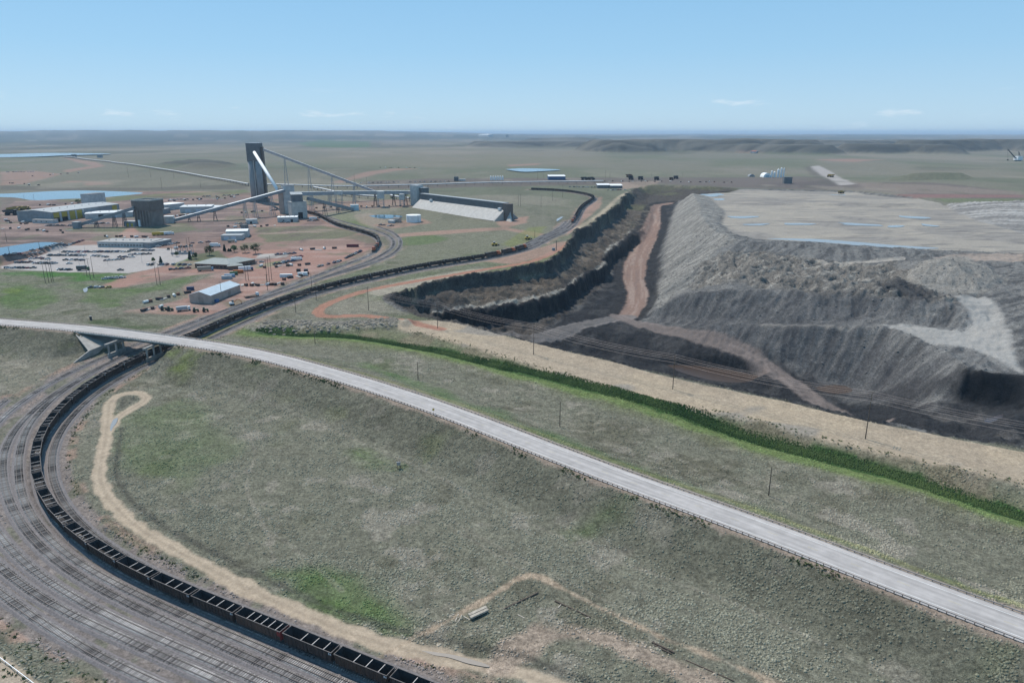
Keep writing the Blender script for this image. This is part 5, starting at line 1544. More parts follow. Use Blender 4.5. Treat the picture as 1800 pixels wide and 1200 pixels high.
m_lo_or = mat('orange_locomotive_paint', (0.40, 0.095, 0.030), 0.45, 0, 0.2, 0.6); m_lo_dk = mat('dark_brown_hood_paint', (0.060, 0.034, 0.024), 0.5, 0, 0.3, 0.6); m_lo_bk = mat('black_locomotive_paint', (0.028, 0.026, 0.027), 0.55, 0, 0.25, 0.6)
m_lamp = mat('headlight_lens', (0.8, 0.8, 0.75), 0.2, 0, 0.02, 1)
def loco_parts():
    P = {}
    P['frame'] = MB().box(0, 0, 1.05, 22.0, 2.9, 0.45).mesh('frame', m_lo_bk)
    P['fuel_tank'] = MB().box(0, 0, 0.35, 6.0, 2.6, 0.75, top=(1.0, 1.06)).mesh('fuel_tank', m_lo_bk)
    P['long_hood'] = MB().box(-3.2, 0, 1.5, 14.6, 1.9, 2.75, top=(1, 0.93)).mesh('long_hood', m_lo_dk)
    P['radiator'] = MB().box(-8.6, 0, 3.4, 3.6, 3.0, 1.15, top=(0.95, 0.85)).mesh('radiator', m_lo_bk)
    b = MB().box(-2.5, 0, 4.24, 12.5, 1.5, 0.25); b.box(-1.5, 0, 4.3, 1.6, 1.2, 0.45); P['roof_deck'] = b.mesh('roof_deck', m_lo_bk)
    P['cab'] = MB().box(6.2, 0, 1.5, 3.0, 3.0, 3.0, top=(0.92, 0.9)).mesh('cab', m_lo_or)
    P['nose'] = MB().box(8.7, 0, 1.5, 2.2, 2.1, 1.75, top=(0.8, 0.8)).mesh('nose', m_lo_or)
    b = MB().box(7.66, 0, 3.4, 0.12, 2.3, 0.65); P['windscreen'] = b.mesh('windscreen', m_glass)
    P['headlight'] = MB().box(7.72, 0, 4.15, 0.14, 0.6, 0.2).mesh('headlight', m_lamp)
    P['plow'] = MB().box(10.9, 0, 0.2, 0.5, 2.8, 1.0, top=(0.4, 1)).mesh('snow_plow', m_lo_bk)
    b = MB()
    for sy in (-1, 1):
        for k in range(18): b.box(-10.6 + k * 0.9, sy * 1.42, 1.5, 0.05, 0.05, 1.0)
        b.box(-2.9, sy * 1.42, 2.48, 16, 0.05, 0.05)
    P['handrail'] = b.mesh('handrail', m_galv)
    return P
LOCO = loco_parts()
def loco(loc, rz, label, group):
    o = thing('locomotive', label, 'locomotive', loc, rz, group)
    for k, me in LOCO.items(): tag(put(me.name.split('.')[0], me, o), kind='stuff' if k == 'handrail' else None)
    for sx in (-1, 1):
        bo = put('bogie', ME_BOGIE, o); bo.location = (sx * 6.6, 0, 0); bo.scale = (1.75, 1, 1.05)
        for q in (-0.95, 0, 0.95):
            w = put('wheelset', ME_WHEEL, bo); w.location = (q, 0, 0); w.scale = (0.6, 1, 1)
    return o

def pose_on(L, S, s, half):
    a = np.array([np.interp(s - half, S, L[:, c]) for c in range(3)]); b = np.array([np.interp(s + half, S, L[:, c]) for c in range(3)])
    m = (a + b) / 2
    return (m[0], m[1], m[2] + 0.10), math.atan2(b[1] - a[1], b[0] - a[0])

PITCH_CAR = 16.2
s_end = 779.0                                             # the leading locomotive stands here
n_lo = 3
s = s_end - 11.3
for k in range(n_lo):
    loc, rz = pose_on(T0, _s0, s, 7)
    loco(loc, rz, ['leading locomotive of the long coal train beside the pit rim', 'second locomotive behind the lead one on the long coal train', 'third locomotive, next to the first hopper of the long train'][k], 'locomotives of the long coal train')
    s -= 22.6
s -= 16.2 / 2 - 11.3 + 0.2 if False else 0
s = s + 22.6 - 11.4 - PITCH_CAR / 2
cars = []
while s > 6:
    loc, rz = pose_on(T0, _s0, s, 5.2)
    cars.append((s, loc, rz)); s -= PITCH_CAR
cars = [c for c in cars if project(c[1])[1] < 1300 and project(c[1])[0] > -60][::-1]
red_i = min(range(len(cars)), key=lambda i: (project(cars[i][1])[0] - 450) ** 2 + (project(cars[i][1])[1] - 1105) ** 2)
for i, (s, loc, rz) in enumerate(cars):
    red = i == red_i
    brown = red or (i * 7 % 11 == 3)
    lab = 'red-ended brown coal hopper with five braces near the lower edge' if red else 'open black coal hopper, %s car counted from the lower edge of the photo' % nth(i + 1)
    hopper(loc, rz + math.pi, lab, 'hopper cars of the long coal train', brown, 5 if red else (3 if i % 9 else 4), red, True, False, 9 < i - red_i < 16 or i == red_i - 1 or (4 < i - red_i < 7))

# second train on the silo curve
S4 = np.concatenate([[0], np.cumsum(np.hypot(*np.diff(T4[:, :2], axis=0).T))])
k = int(np.argmin((T4[:, 0] - at_base(656, 443)[0]) ** 2 + (T4[:, 1] - at_base(656, 443)[1]) ** 2))
s = S4[k] + 11
for q in range(2):
    loc, rz = pose_on(T4, S4, s, 7)
    loco(loc, rz + math.pi, ['orange locomotive leading the train on the silo curve', 'second locomotive of the train on the silo curve'][q], 'locomotives on the silo curve')
    s += 22.6
s += -22.6 + 11.4 + 8.1
i = 0
while s < S4[-1] - 8:
    loc, rz = pose_on(T4, S4, s, 5.2)
    i += 1
    hopper(loc, rz + math.pi, 'loaded coal hopper on the silo curve, %s behind the locomotives' % nth(i), 'hopper cars on the silo curve', i % 5 == 2, 3, False, False, True)
    s += PITCH_CAR
# third train beside the pit rim
k = int(np.argmin((T0[:, 0] - at_base(1003, 392)[0]) ** 2 + (T0[:, 1] - at_base(1003, 392)[1]) ** 2))
s = max(_s0[k], s_end + 60) + 11
for q in range(2):
    loc, rz = pose_on(T0, _s0, s, 7)
    loco(loc, rz + math.pi, ['orange locomotive leading the third train toward the camera', 'second locomotive of the third train by the pit rim'][q], 'locomotives of the third train')
    s += 22.6
s += -22.6 + 11.4 + 8.1
i = 0
while s < _s0[-1] - 10:
    loc, rz = pose_on(T0, _s0, s, 5.2)
    i += 1
    hopper(loc, rz + math.pi, 'hopper of the third train, %s behind its locomotives' % nth(i), 'hopper cars of the third train', i % 6 == 2, 3, False, False, False)
    s += PITCH_CAR
# ---------------------------------------------------------------- water
def water_mat(name, col, rough):
    m, nt, N, L, b = new_mat(name)
    b.inputs['Base Color'].default_value = (*col, 1)
    b.inputs['Roughness'].default_value = rough
    b.inputs['Specular IOR Level'].default_value = 0.6
    geo = N.new('ShaderNodeNewGeometry')
    n1 = N.new('ShaderNodeTexNoise'); n1.inputs['Scale'].default_value = 0.5; n1.inputs['Detail'].default_value = 4
    L.new(geo.outputs['Position'], n1.inputs['Vector'])
    bp = N.new('ShaderNodeBump'); bp.inputs['Strength'].default_value = 0.12; bp.inputs['Distance'].default_value = 0.2
    L.new(n1.outputs['Fac'], bp.inputs['Height']); L.new(bp.outputs['Normal'], b.inputs['Normal'])
    return m
m_water = water_mat('pond_water', (0.035, 0.085, 0.13), 0.10)
m_mud = water_mat('muddy_water', (0.062, 0.042, 0.032), 0.2)
m_pud = water_mat('shallow_puddle', (0.26, 0.25, 0.235), 0.22)
def pond(name, label, pts, m, dz=0.25, wob=0.0, seed=1, z=None):
    P = np.array([hit(*p) for p in pts])
    if z is None: z = float(np.median(P[:, 2])) + dz
    # rebuild on the flat water level and soften the outline
    Q = np.array([at(px, py, z) for px, py in pts])
    Q = smooth_line(np.vstack([Q, Q[:1]]), max(1.0, np.ptp(Q[:, 0]) / 50))[:-1]
    if wob:
        n = len(Q); c = Q.mean(0)
        w = 1 + wob * (np.array([float(fbm(np.array([q[0] / 14.0]), np.array([q[1] / 14.0]), 3, seed)[0]) for q in Q]) - 0.5) * 2
        Q[:, :2] = c[:2] + (Q[:, :2] - c[:2]) * w[:, None]
    o = link_mesh(name, [(q[0], q[1], z) for q in Q], [tuple(range(len(Q)))], m)
    return tag(o, label, kind='structure')
for lab, Q, z, k in PONDQ:
    o = link_mesh('pond', [(q[0], q[1], z) for q in Q], [tuple(range(len(Q)))], m_water if k == 'w' else m_mud)
    tag(o, lab, kind='structure')
pond('pond', 'narrow far reservoir at the left edge', [(-60, 270), (0, 271), (90, 269), (180, 270), (190, 271), (120, 273), (60, 275.5), (0, 276.5), (-60, 276)], m_water, 3)
pond('pond', 'turquoise pond in the prairie above the conveyor', [(888, 297.5), (915, 296), (950, 296.5), (985, 298.5), (960, 300.5), (925, 302), (905, 300.5)], m_water, 2.0)
PUD = [[(1335, 420), (1400, 419), (1480, 423), (1560, 430), (1650, 436), (1600, 437), (1500, 431), (1400, 426)], [(1225, 342), (1270, 340), (1262, 345), (1230, 345)], [(1240, 349), (1275, 349), (1270, 352), (1245, 351)], [(1300, 394), (1350, 393), (1340, 396), (1305, 396)],
       [(1562, 352), (1590, 351), (1612, 354), (1608, 357), (1600, 361), (1582, 362), (1572, 357)], [(1600, 354), (1632, 355), (1625, 357), (1605, 356)], [(1582, 379), (1628, 382), (1620, 384), (1590, 383)], [(1475, 391), (1548, 395), (1540, 397), (1485, 395)],
       [(1380, 392), (1428, 393), (1420, 395), (1385, 395)], [(1458, 342), (1485, 342), (1480, 344), (1462, 344)], [(1280, 380), (1330, 380), (1320, 383), (1285, 383)], [(1560, 396), (1590, 396), (1585, 399), (1565, 399)], [(1620, 393), (1648, 397), (1640, 398), (1622, 396)]]
PLB = ['long shallow pool along the near brink of the spoil plateau'] + ['puddle near the far left tip of the plateau', 'thin puddle below the far left tip of the plateau', 'flat puddle on the left half of the plateau', 'branching puddle at the far side of the plateau',
       'thin puddle right of the branching one', 'puddle in the right half of the plateau', 'long puddle across the middle of the plateau', 'short puddle left of the plateau middle', 'small puddle on the far middle edge of the plateau', 'puddle at the left flank of the plateau',
       'small puddle right of the earth ridge', 'narrow puddle under the right slope']
for k, p in enumerate(PUD):
    pond('puddle', PLB[k], p, m_pud, 0, 0.4 if k else 0.12, k, 15.9)
pond('puddle', 'muddy puddle flooding the dirt road at the lower middle', [(735, 1141), (770, 1146), (800, 1151), (845, 1163), (858, 1171), (825, 1166), (790, 1155), (760, 1150)], water_mat('road_puddle', (0.26, 0.215, 0.175), 0.5), 0.14, 0.3)
pond('puddle', 'grey puddle beside the loop of the dirt track', [(199, 737), (207, 734), (205, 742), (198, 752), (195, 758), (194, 748)], m_pud, 0.14, 0.2)
pond('puddle', 'pale puddle by the sidings', [(978, 385), (990, 380), (987, 384), (979, 389)], m_pud, 0.3, 0.2)
pond('puddle', 'blue puddle beside the parked trailers', [(146, 508), (154, 505), (153, 512), (148, 513)], m_pud, 0.2, 0.2)
# flat pit wet floor patch
# ---------------------------------------------------------------- air
hz_m, nt, N, L_, b = new_mat('blue_haze')
N.remove(b)
pv = N.new('ShaderNodeVolumePrincipled')
pv.inputs['Color'].default_value = (0.63, 0.81, 1.0, 1)
pv.inputs['Density'].default_value = 0.000045
pv.inputs['Anisotropy'].default_value = 0.0
L_.new(pv.outputs['Volume'], N['Material Output'].inputs['Volume'])
hb = MB().box(0, 29000, -48, 130000, 66000, 48 + 210, 0).build('haze', hz_m)
tag(hb, kind='stuff')
# ---------------------------------------------------------------- mine works
def gp(px, py):
    return Vector(hit(px, py))
def lift(px, pyg, py):
    """point above the ground spot (px, pyg) that shows at height py in the photograph"""
    g = gp(px, pyg); d = ray(px, py)
    k = g.y / d[1]
    return Vector((d[0] * k, g.y, CAMH + d[2] * k))

def wmat(name, col, rib=0.0, var=0.2, rough=0.65, metal=0.0):
    """corrugated or plain cladding"""
    if name in MATS: return MATS[name]
    m = mat(name, col, rough, metal, var, 0.25)
    if rib:
        N = m.node_tree.nodes; L = m.node_tree.links; b = N['Principled BSDF']
        tcn = N.new('ShaderNodeTexCoord'); w = N.new('ShaderNodeTexWave'); w.inputs['Scale'].default_value = rib
        L.new(tcn.outputs['Object'], w.inputs['Vector'])
        bp = N.new('ShaderNodeBump'); bp.inputs['Strength'].default_value = 0.35; bp.inputs['Distance'].default_value = 0.1
        L.new(w.outputs['Fac'], bp.inputs['Height']); L.new(bp.outputs['Normal'], b.inputs['Normal'])
    return m
c_grey = wmat('grey_cladding', (0.215, 0.225, 0.235), 0.5); c_dark = wmat('dark_grey_cladding', (0.115, 0.12, 0.125), 0.5); c_pale = wmat('pale_cladding', (0.44, 0.435, 0.42), 0.5)
c_beige = wmat('beige_cladding', (0.40, 0.32, 0.27), 0.4); c_brown = wmat('brown_cladding', (0.135, 0.11, 0.095), 0.5); c_brick = wmat('brown_brick', (0.16, 0.105, 0.08), 0)
r_grey = wmat('grey_metal_roof', (0.30, 0.315, 0.32), 0.6, 0.15); r_pale = wmat('pale_metal_roof', (0.55, 0.56, 0.56), 0.6, 0.1); r_white = wmat('white_metal_roof', (0.74, 0.74, 0.73), 0.6, 0.08)
r_dark = wmat('dark_metal_roof', (0.10, 0.105, 0.11), 0.6, 0.15); r_blue = wmat('blue_grey_metal_roof', (0.40, 0.47, 0.52), 0.6, 0.12); r_flat = wmat('gravel_flat_roof', (0.27, 0.26, 0.25), 0, 0.2)
y_door = wmat('yellow_door_paint', (0.42, 0.31, 0.045), 0, 0.15); d_door = wmat('pale_door_paint', (0.50, 0.53, 0.57), 0, 0.1); dk_open = mat('dark_doorway', (0.012, 0.012, 0.014), 0.9)
blue_cl = wmat('blue_cladding', (0.045, 0.10, 0.20), 0.5)

def frame_of(B, C, A=None, depth=None):
    """rectangle with front edge B-C; depth from A or given; returns origin, angle, length, depth (positive y = away)"""
    B, C = gp(*B), gp(*C)
    ex = Vector((C.x - B.x, C.y - B.y, 0)); ln = ex.length; ex.normalize()
    ey = Vector((-ex.y, ex.x, 0))
    if A is not None:
        a = gp(*A); depth = abs((Vector((a.x, a.y, 0)) - Vector((B.x, B.y, 0))).dot(ey))
    z = min(B.z, C.z) - 0.3
    return Vector((B.x, B.y, z)), math.atan2(ex.y, ex.x), ln, depth

def building(name, label, cat, B, C, A=None, depth=None, h=6.0, roof='flat', wall=None, top=None, over=0.3, rise=1.5, doors=(), windows=(), ridge_along=True, group=None, vents=0):
    o, a, ln, dp = frame_of(B, C, A, depth)
    T = thing(name, label, cat, tuple(o), a, group)
    w = MB(); zt = h + 0.3
    if roof == 'gable' and not ridge_along:
        w.add([(0, 0, 0), (ln, 0, 0), (ln, dp, 0), (0, dp, 0), (0, 0, zt), (ln, 0, zt), (ln, dp, zt), (0, dp, zt), (ln / 2, 0, zt + rise), (ln / 2, dp, zt + rise)],
              [(0, 1, 5, 8, 4), (1, 2, 6, 5), (2, 3, 7, 9, 6), (3, 0, 4, 7)])
    elif roof == 'gable':
        w.add([(0, 0, 0), (ln, 0, 0), (ln, dp, 0), (0, dp, 0), (0, 0, zt), (ln, 0, zt), (ln, dp, zt), (0, dp, zt), (0, dp / 2, zt + rise), (ln, dp / 2, zt + rise)],
              [(0, 1, 5, 4), (1, 2, 6, 9, 5), (2, 3, 7, 6), (3, 0, 4, 8, 7)])
    elif roof == 'shed':
        w.add([(0, 0, 0), (ln, 0, 0), (ln, dp, 0), (0, dp, 0), (0, 0, zt), (ln, 0, zt), (ln, dp, zt + rise), (0, dp, zt + rise)], [(0, 1, 5, 4), (1, 2, 6, 5), (2, 3, 7, 6), (3, 0, 4, 7)])
    else:
        w.box(ln / 2, dp / 2, 0, ln, dp, zt)
    w.build('wall', wall or c_grey, T)
    r = MB(); t = 0.18; e = over
    if roof == 'gable' and ridge_along:
        for s0, s1, nm in ((-e, dp / 2, 0), (dp + e, dp / 2, 1)):
            k = rise / (dp / 2) * e
            r.add([(-e, s0, zt - k), (ln + e, s0, zt - k), (ln + e, s1, zt + rise), (-e, s1, zt + rise), (-e, s0, zt - k + t), (ln + e, s0, zt - k + t), (ln + e, s1, zt + rise + t), (-e, s1, zt + rise + t)],
                  [(3, 2, 1, 0), (4, 5, 6, 7), (0, 1, 5, 4), (1, 2, 6, 5), (2, 3, 7, 6), (3, 0, 4, 7)])
    elif roof == 'gable':
        for s0, s1 in ((-e, ln / 2), (ln + e, ln / 2)):
            k = rise / (ln / 2) * e
            r.add([(s0, -e, zt - k), (s0, dp + e, zt - k), (s1, dp + e, zt + rise), (s1, -e, zt + rise), (s0, -e, zt - k + t), (s0, dp + e, zt - k + t), (s1, dp + e, zt + rise + t), (s1, -e, zt + rise + t)],
                  [(3, 2, 1, 0), (4, 5, 6, 7), (0, 1, 5, 4), (1, 2, 6, 5), (2, 3, 7, 6), (3, 0, 4, 7)])
    elif roof == 'shed':
        r.add([(-e, -e, zt), (ln + e, -e, zt), (ln + e, dp + e, zt + rise), (-e, dp + e, zt + rise), (-e, -e, zt + t), (ln + e, -e, zt + t), (ln + e, dp + e, zt + rise + t), (-e, dp + e, zt + rise + t)],
              [(3, 2, 1, 0), (4, 5, 6, 7), (0, 1, 5, 4), (1, 2, 6, 5), (2, 3, 7, 6), (3, 0, 4, 7)])
    elif roof == 'hip':
        i = min(dp, ln) * 0.42
        r.add([(-e, -e, zt), (ln + e, -e, zt), (ln + e, dp + e, zt), (-e, dp + e, zt), (i, dp / 2, zt + rise), (ln - i, dp / 2, zt + rise)], [(0, 1, 5, 4), (1, 2, 5), (2, 3, 4, 5), (3, 0, 4), (3, 2, 1, 0)])
    else:
        r.box(ln / 2, dp / 2, zt + 0.01, ln + 2 * e, dp + 2 * e, 0.35)
    R = r.build('roof', top or r_grey, T)
    for k in range(vents):
        x = ln * (k + 0.6) / (vents + 0.3)
        yv = dp * 0.35 if roof == 'gable' else dp * 0.5
        v = MB(); z = zt + (rise * 0.7 if roof == 'gable' else 0.36)
        v.cyl((0, 0, 0), (0, 0, 0.9), 0.5, n=8); v.cyl((0, 0, 0.9), (0, 0, 1.25), 0.85, 0.45, n=8)
        vo = v.build('roof_vent', m_galv, R); vo.location = (x, yv, z - 0.1)
    for (f, wd, hh, dm) in doors:
        MB().box(ln * f, -0.06, 0.3, wd, 0.14, hh).build('door', dm, T)
    for (f, z, wd, hh) in windows:
        MB().box(ln * f, -0.05, z, wd, 0.12, hh).build('window', m_glass, T)
    return T, ln, dp

# -- main workshop with yellow doors
T, ln, dp = building('workshop', 'long grey workshop hall with yellow roll-up doors', 'workshop', (94, 391), (211, 372), A=(51, 386), h=12.5, roof='gable', wall=c_grey, top=r_grey, rise=2.2, vents=9)
for k, f in enumerate((0.055, 0.165, 0.275, 0.375, 0.92)):
    op = k in (0, 1)
    MB().box(ln * f, -0.10, 5.6 if op else 0.4, ln * 0.075, 0.25, 6.2 if op else 11.2).build('door', y_door, T)
    if op: MB().box(ln * f, -0.06, 0.2, ln * 0.072, 0.16, 5.4).build('doorway', dk_open, T)
for f in (0.11, 0.22, 0.325, 0.43):
    MB().box(ln * f, -0.16, 0, ln * 0.022, 0.4, 12.3).build('pilaster', c_pale, T)
building('office_annex', 'low pale annex at the end of the workshop hall', 'annex', (57, 392), (93, 393), depth=9, h=4.2, wall=c_pale, top=r_flat, windows=[(0.2, 2, 2, 1.2), (0.45, 2, 2, 1.2), (0.7, 2, 2, 1.2)])
building('tower_block', 'tall grey block behind the workshop hall', 'block', (160, 362), (187, 358), depth=16, h=17, wall=c_pale, top=c_dark, over=0.15)
building('warehouse', 'low white-roofed warehouse between workshop and truck dump', 'warehouse', (150, 385), (234, 381), depth=34, h=6.5, wall=c_pale, top=r_pale, vents=5, doors=[(0.33, 6, 5, dk_open), (0.62, 5, 4.5, d_door)])
building('warehouse', 'grey-roofed warehouse right of the truck dump', 'warehouse', (266, 381), (300, 374), depth=26, h=7, wall=c_grey, top=r_grey)
building('warehouse', 'pale long warehouse with blue-white doors', 'warehouse', (317, 374.5), (372, 373), depth=30, h=8, wall=c_pale, top=r_pale, doors=[(0.25, 7, 5, d_door), (0.6, 7, 5, d_door)], vents=3)
building('warehouse', 'white-roofed warehouse behind the long pale one', 'warehouse', (294, 370), (325, 366), depth=24, h=8, wall=c_pale, top=r_white)
building('shed', 'small pale shed east of the long warehouse', 'shed', (372, 373), (392, 367), depth=18, h=5.5, wall=c_pale, top=r_pale)
# -- truck dump: brown concrete hopper house
o, a, ln, dp = frame_of((238, 397.5), (268, 398.5), depth=24)
T = thing('truck_dump', 'tall brown concrete truck dump with open crown', 'truck dump', tuple(o), a)
MB().box(ln / 2, dp / 2, 0, ln * 0.94, dp * 0.94, 19.5).build('concrete_base', c_beige if False else mat('stained_concrete', (0.20, 0.165, 0.145), 0.9, 0, 0.25, 0.15), T)
MB().box(ln / 2, dp / 2, 19.4, ln * 1.06, dp * 1.06, 11.5).build('hopper_box', c_brown, T)
cr_ = MB()
for x, y, sx, sy in ((ln / 2, -0.2, ln * 1.08, 1.0), (ln / 2, dp + 0.2, ln * 1.08, 1.0), (-0.4, dp / 2, 1.0, dp * 1.0), (ln + 0.4, dp / 2, 1.0, dp * 1.0)): cr_.box(x, y, 30.85, sx, sy, 1.6)
tag(cr_.build('parapet', m_conc, T), kind='stuff')
for k in range(6): MB().box(ln * (0.08 + k * 0.168), -0.15, 0, 1.1, 1.3, 19.4).build('buttress', mat('stained_concrete', (0.2, 0.165, 0.145)), T)
MB().box(ln * 0.3, -0.9, 0.2, 2.4, 1.6, 8).build('dust_collector', m_white, T)
building('hopper_annex', 'grey lean-to on the right of the truck dump', 'annex', (269, 397), (279, 396), depth=20, h=17, wall=c_grey, top=r_grey)
building('control_hut', 'low hut with yellow doors left of the truck dump', 'hut', (219, 398), (237, 398.5), depth=9, h=6, wall=c_grey, top=r_grey, doors=[(0.35, 3, 4, y_door), (0.75, 3, 4, y_door)])
building('transfer_house', 'square pale house at the foot of the long conveyor', 'transfer house', (289, 393), (305, 392.5), depth=11, h=8.5, wall=c_pale, top=r_pale)
building('feeder_house', 'small grey feeder box at the lower end of the short conveyor', 'feeder house', (128, 402), (138, 402), depth=8, h=7.5, wall=c_grey, top=r_grey)

# -- silo tower
SB = gp(451, 356)
T = thing('coal_silo_tower', 'tall twin concrete silo tower with grey headhouse', 'silo tower', tuple(SB))
topz = lift(450, 356, 251.5).z - SB.z; midz = lift(450, 356, 284).z - SB.z
rs_ = 5.3
ang_s = math.radians(-12)
for ix in (0, 1):
    for iy in (0, 1):
        x = (ix - 0.5) * 2 * rs_ * 0.97; y = 9 + iy * 2 * rs_ * 0.97
        MB().cyl((x, y, 0), (x, y, midz), rs_, n=26).build('silo', m_concd, T, True)
MB().box(0, 9 + rs_ * 0.97, midz - 0.5, rs_ * 3.72, rs_ * 3.72, topz - midz).build('headhouse', c_dark, T)
MB().box(0, 9 + rs_ * 0.97, topz - 0.5, rs_ * 3.8, rs_ * 3.8, 1.0).build('roof', r_pale, T)
MB().box(rs_ * 2.2, 9 + rs_ * 1.2, 0, 3.2, 6, topz - 6).build('elevator_shaft', c_brown, T)
MB().box(0, 9 - rs_ * 0.99, 4, 1.1, 0.7, midz - 3).build('ladder_chase', m_conc, T)
MB().cyl((-1, 12, topz), (-1, 12, topz + 15), 0.16, 0.08, n=6).build('antenna', m_galv, T)
MB().box(0, 9 + rs_, 0, rs_ * 4.6, rs_ * 4.6, 5).build('base_block', c_dark, T)

# -- loading towers
building('transfer_tower', 'tall slim pale transfer tower beside the silos', 'transfer tower', (501, 376), (521, 375), depth=13, h=lift(510, 375, 326).z - gp(510, 375).z, wall=c_pale, top=c_dark, over=0.2)
building('transfer_tower_shaft', 'narrow brown shaft on the left of the slim pale tower', 'shaft', (492, 376), (500, 376), depth=10, h=lift(496, 376, 331).z - gp(496, 376).z, wall=c_beige, top=c_dark, over=0.2)
hh = lift(530, 384, 355).z - gp(530, 384).z
building('loadout', 'concrete rail loadout with dark portal by the tower', 'loadout', (514, 385), (541, 383), depth=14, h=hh, wall=m_conc, top=r_grey, doors=[(0.55, 6, 8, dk_open)])
Tn, l2, d2 = building('headhouse_block', 'slant-roofed grey headhouse on top of the rail loadout', 'headhouse', (515, 384.4), (535, 383.4), depth=12, h=hh + 9.5, roof='shed', rise=2.5, wall=c_dark, top=r_grey)
building('plant_office', 'low white plant office in front of the loadout', 'office', (488, 391), (523, 390), depth=15, h=6.0, wall=c_pale, top=r_white, doors=[(0.72, 3, 3.4, dk_open)], windows=[(0.3, 2, 2, 1.3)], vents=4)
building('plant_shed', 'small pale shed at the trestle foot', 'shed', (434, 394), (453, 393), depth=12, h=5, wall=c_pale, top=r_grey, doors=[(0.4, 2.5, 3, dk_open)])
building('pump_house', 'pale blue box at the low end of the reclaim conveyor', 'pump house', (617, 370.5), (631, 370), depth=8, h=8, wall=wmat('pale_blue_cladding', (0.40, 0.50, 0.54), 0.5), top=r_pale)

# -- conveyors
def conveyor(name, label, pts, w=4.2, h=3.4, legs=(), m=None, top=None, tube=False):
    c = pts[0]
    T = thing(name, label, 'conveyor', tuple(c))
    P = [Vector(p) - c for p in pts]
    g = MB(); r = MB()
    for p, q in zip(P[:-1], P[1:]):
        if tube: g.cyl(p, q, w / 2, n=14)
        else:
            g.bar(p, q, w, h); up = Vector((0, 0, h / 2 + 0.12)); r.bar(p + up, q + up, w + 0.4, 0.25)
    go = g.build('gallery', m or c_grey, T, tube)
    if not tube: r.build('roof', top or r_pale, T)
    for i in range(len(P) - 1):
        for f in legs:
            q = P[i].lerp(P[i + 1], f) + c
            gz = float(zg(q.x, q.y)); d = (P[i + 1] - P[i]); d.z = 0; d.normalize(); nrm = Vector((-d.y, d.x, 0))
            hgt = q.z - h / 2 - gz
            if hgt < 2: continue
            t = MB(); sp = min(4.0, 1.5 + hgt * 0.05)
            for s1 in (-1, 1):
                for s2 in (-1, 1):
                    t.bar(q - c + nrm * (s1 * 1.7) + d * (s2 * 0.6) - Vector((0, 0, h / 2)), Vector((q.x, q.y, gz - 0.3)) - c + nrm * (s1 * (1.7 + hgt * 0.03)) + d * (s2 * sp), 0.55)
            n = max(2, int(hgt / 7))
            for k in range(1, n):
                z0 = gz + hgt * k / n - c.z; s_ = 0.6 + (sp - 0.6) * (1 - k / n)
                for s1 in (-1, 1):
                    b_ = Vector((q.x, q.y, 0)) - Vector((c.x, c.y, 0)) + nrm * (s1 * 1.75)
                    t.bar(b_ - d * s_ + Vector((0, 0, z0)), b_ + d * s_ + Vector((0, 0, z0)), 0.3)
                    t.bar(b_ - d * s_ + Vector((0, 0, z0)), b_ + d * s_ * 0.9 + Vector((0, 0, z0 + hgt / n * 0.9)), 0.22)
            t.build('trestle', m_galv if hgt > 18 else m_dark, T)
    return T
conveyor('conveyor', 'steep white tube conveyor climbing the face of the silo tower', [lift(447, 357, 268), lift(489, 374, 336)], w=4.6, tube=True, m=m_white)
conveyor('conveyor', 'long inclined conveyor descending right from the silo tower', [lift(463, 357, 263), lift(659, 352, 337)], legs=(0.18, 0.39, 0.60, 0.8), w=4.4, h=3.6, m=wmat('pinkish_cladding', (0.40, 0.36, 0.35), 0.5), top=r_white)
conveyor('conveyor', 'long conveyor from the truck dump house to the slim tower', [lift(305, 391, 387.5), lift(400, 386, 362), lift(500, 376, 335)], legs=(0.28, 0.45, 0.75), w=4.4, h=3.6, top=r_white)
conveyor('conveyor', 'short conveyor rising to the brown truck dump', [lift(139, 400, 395.5), lift(236, 398, 366)], legs=(0.3, 0.62, 0.8), w=4.4, h=3.6, top=r_white)
conveyor('conveyor', 'level conveyor gallery from the slim tower to the storage barn', [lift(521, 372, 341), lift(592, 366, 339.5), lift(675, 362, 338.5), lift(722, 360, 338.5)], legs=(0.35, 0.8), w=5, h=5, m=wmat('grey_gallery', (0.30, 0.31, 0.32), 0.5))
conveyor('conveyor', 'low reclaim conveyor from the loadout to the pale blue box', [lift(541, 382, 349), lift(620, 371, 368)], legs=(0.35, 0.65), w=4.5, h=4)
building('transfer_house', 'box-shaped transfer house on legs along the level gallery', 'transfer house', (588, 366.5), (601, 366.5), depth=9, h=22, wall=c_grey, top=r_grey) if False else None
def on_legs(label, px, pyg, py_top, py_bot, wpx):
    t_ = lift(px, pyg, py_top); b_ = lift(px, pyg, py_bot); g = gp(px, pyg)
    w = wpx * g.y / FPX
    T = thing('transfer_house', label, 'transfer house', tuple(g))
    MB().box(0, 0, b_.z - g.z, w, 9, t_.z - b_.z).build('housing', c_pale, T)
    for x in (-1, 1):
        for y in (-1, 1): MB().box(x * (w / 2 - 0.6), y * 3.6, -0.3, 0.6, 0.6, b_.z - g.z + 0.4).build('leg', m_galv, T)
    f = MB()
    for k in (0.33, 0.66):
        for y in (-3.6, 3.6): f.box(0, y, (b_.z - g.z) * k, w - 1, 0.3, 0.3)
    tag(f.build('cross_ties', m_galv, T), kind='stuff')
on_legs('pale transfer house on legs where the inclined conveyor lands', 670, 364, 336, 349, 11)
on_legs('small transfer box on legs midway along the level gallery', 597, 368, 335.5, 342, 12)
on_legs('open trestle box left of the storage barn head', 707, 363, 341, 351, 8)

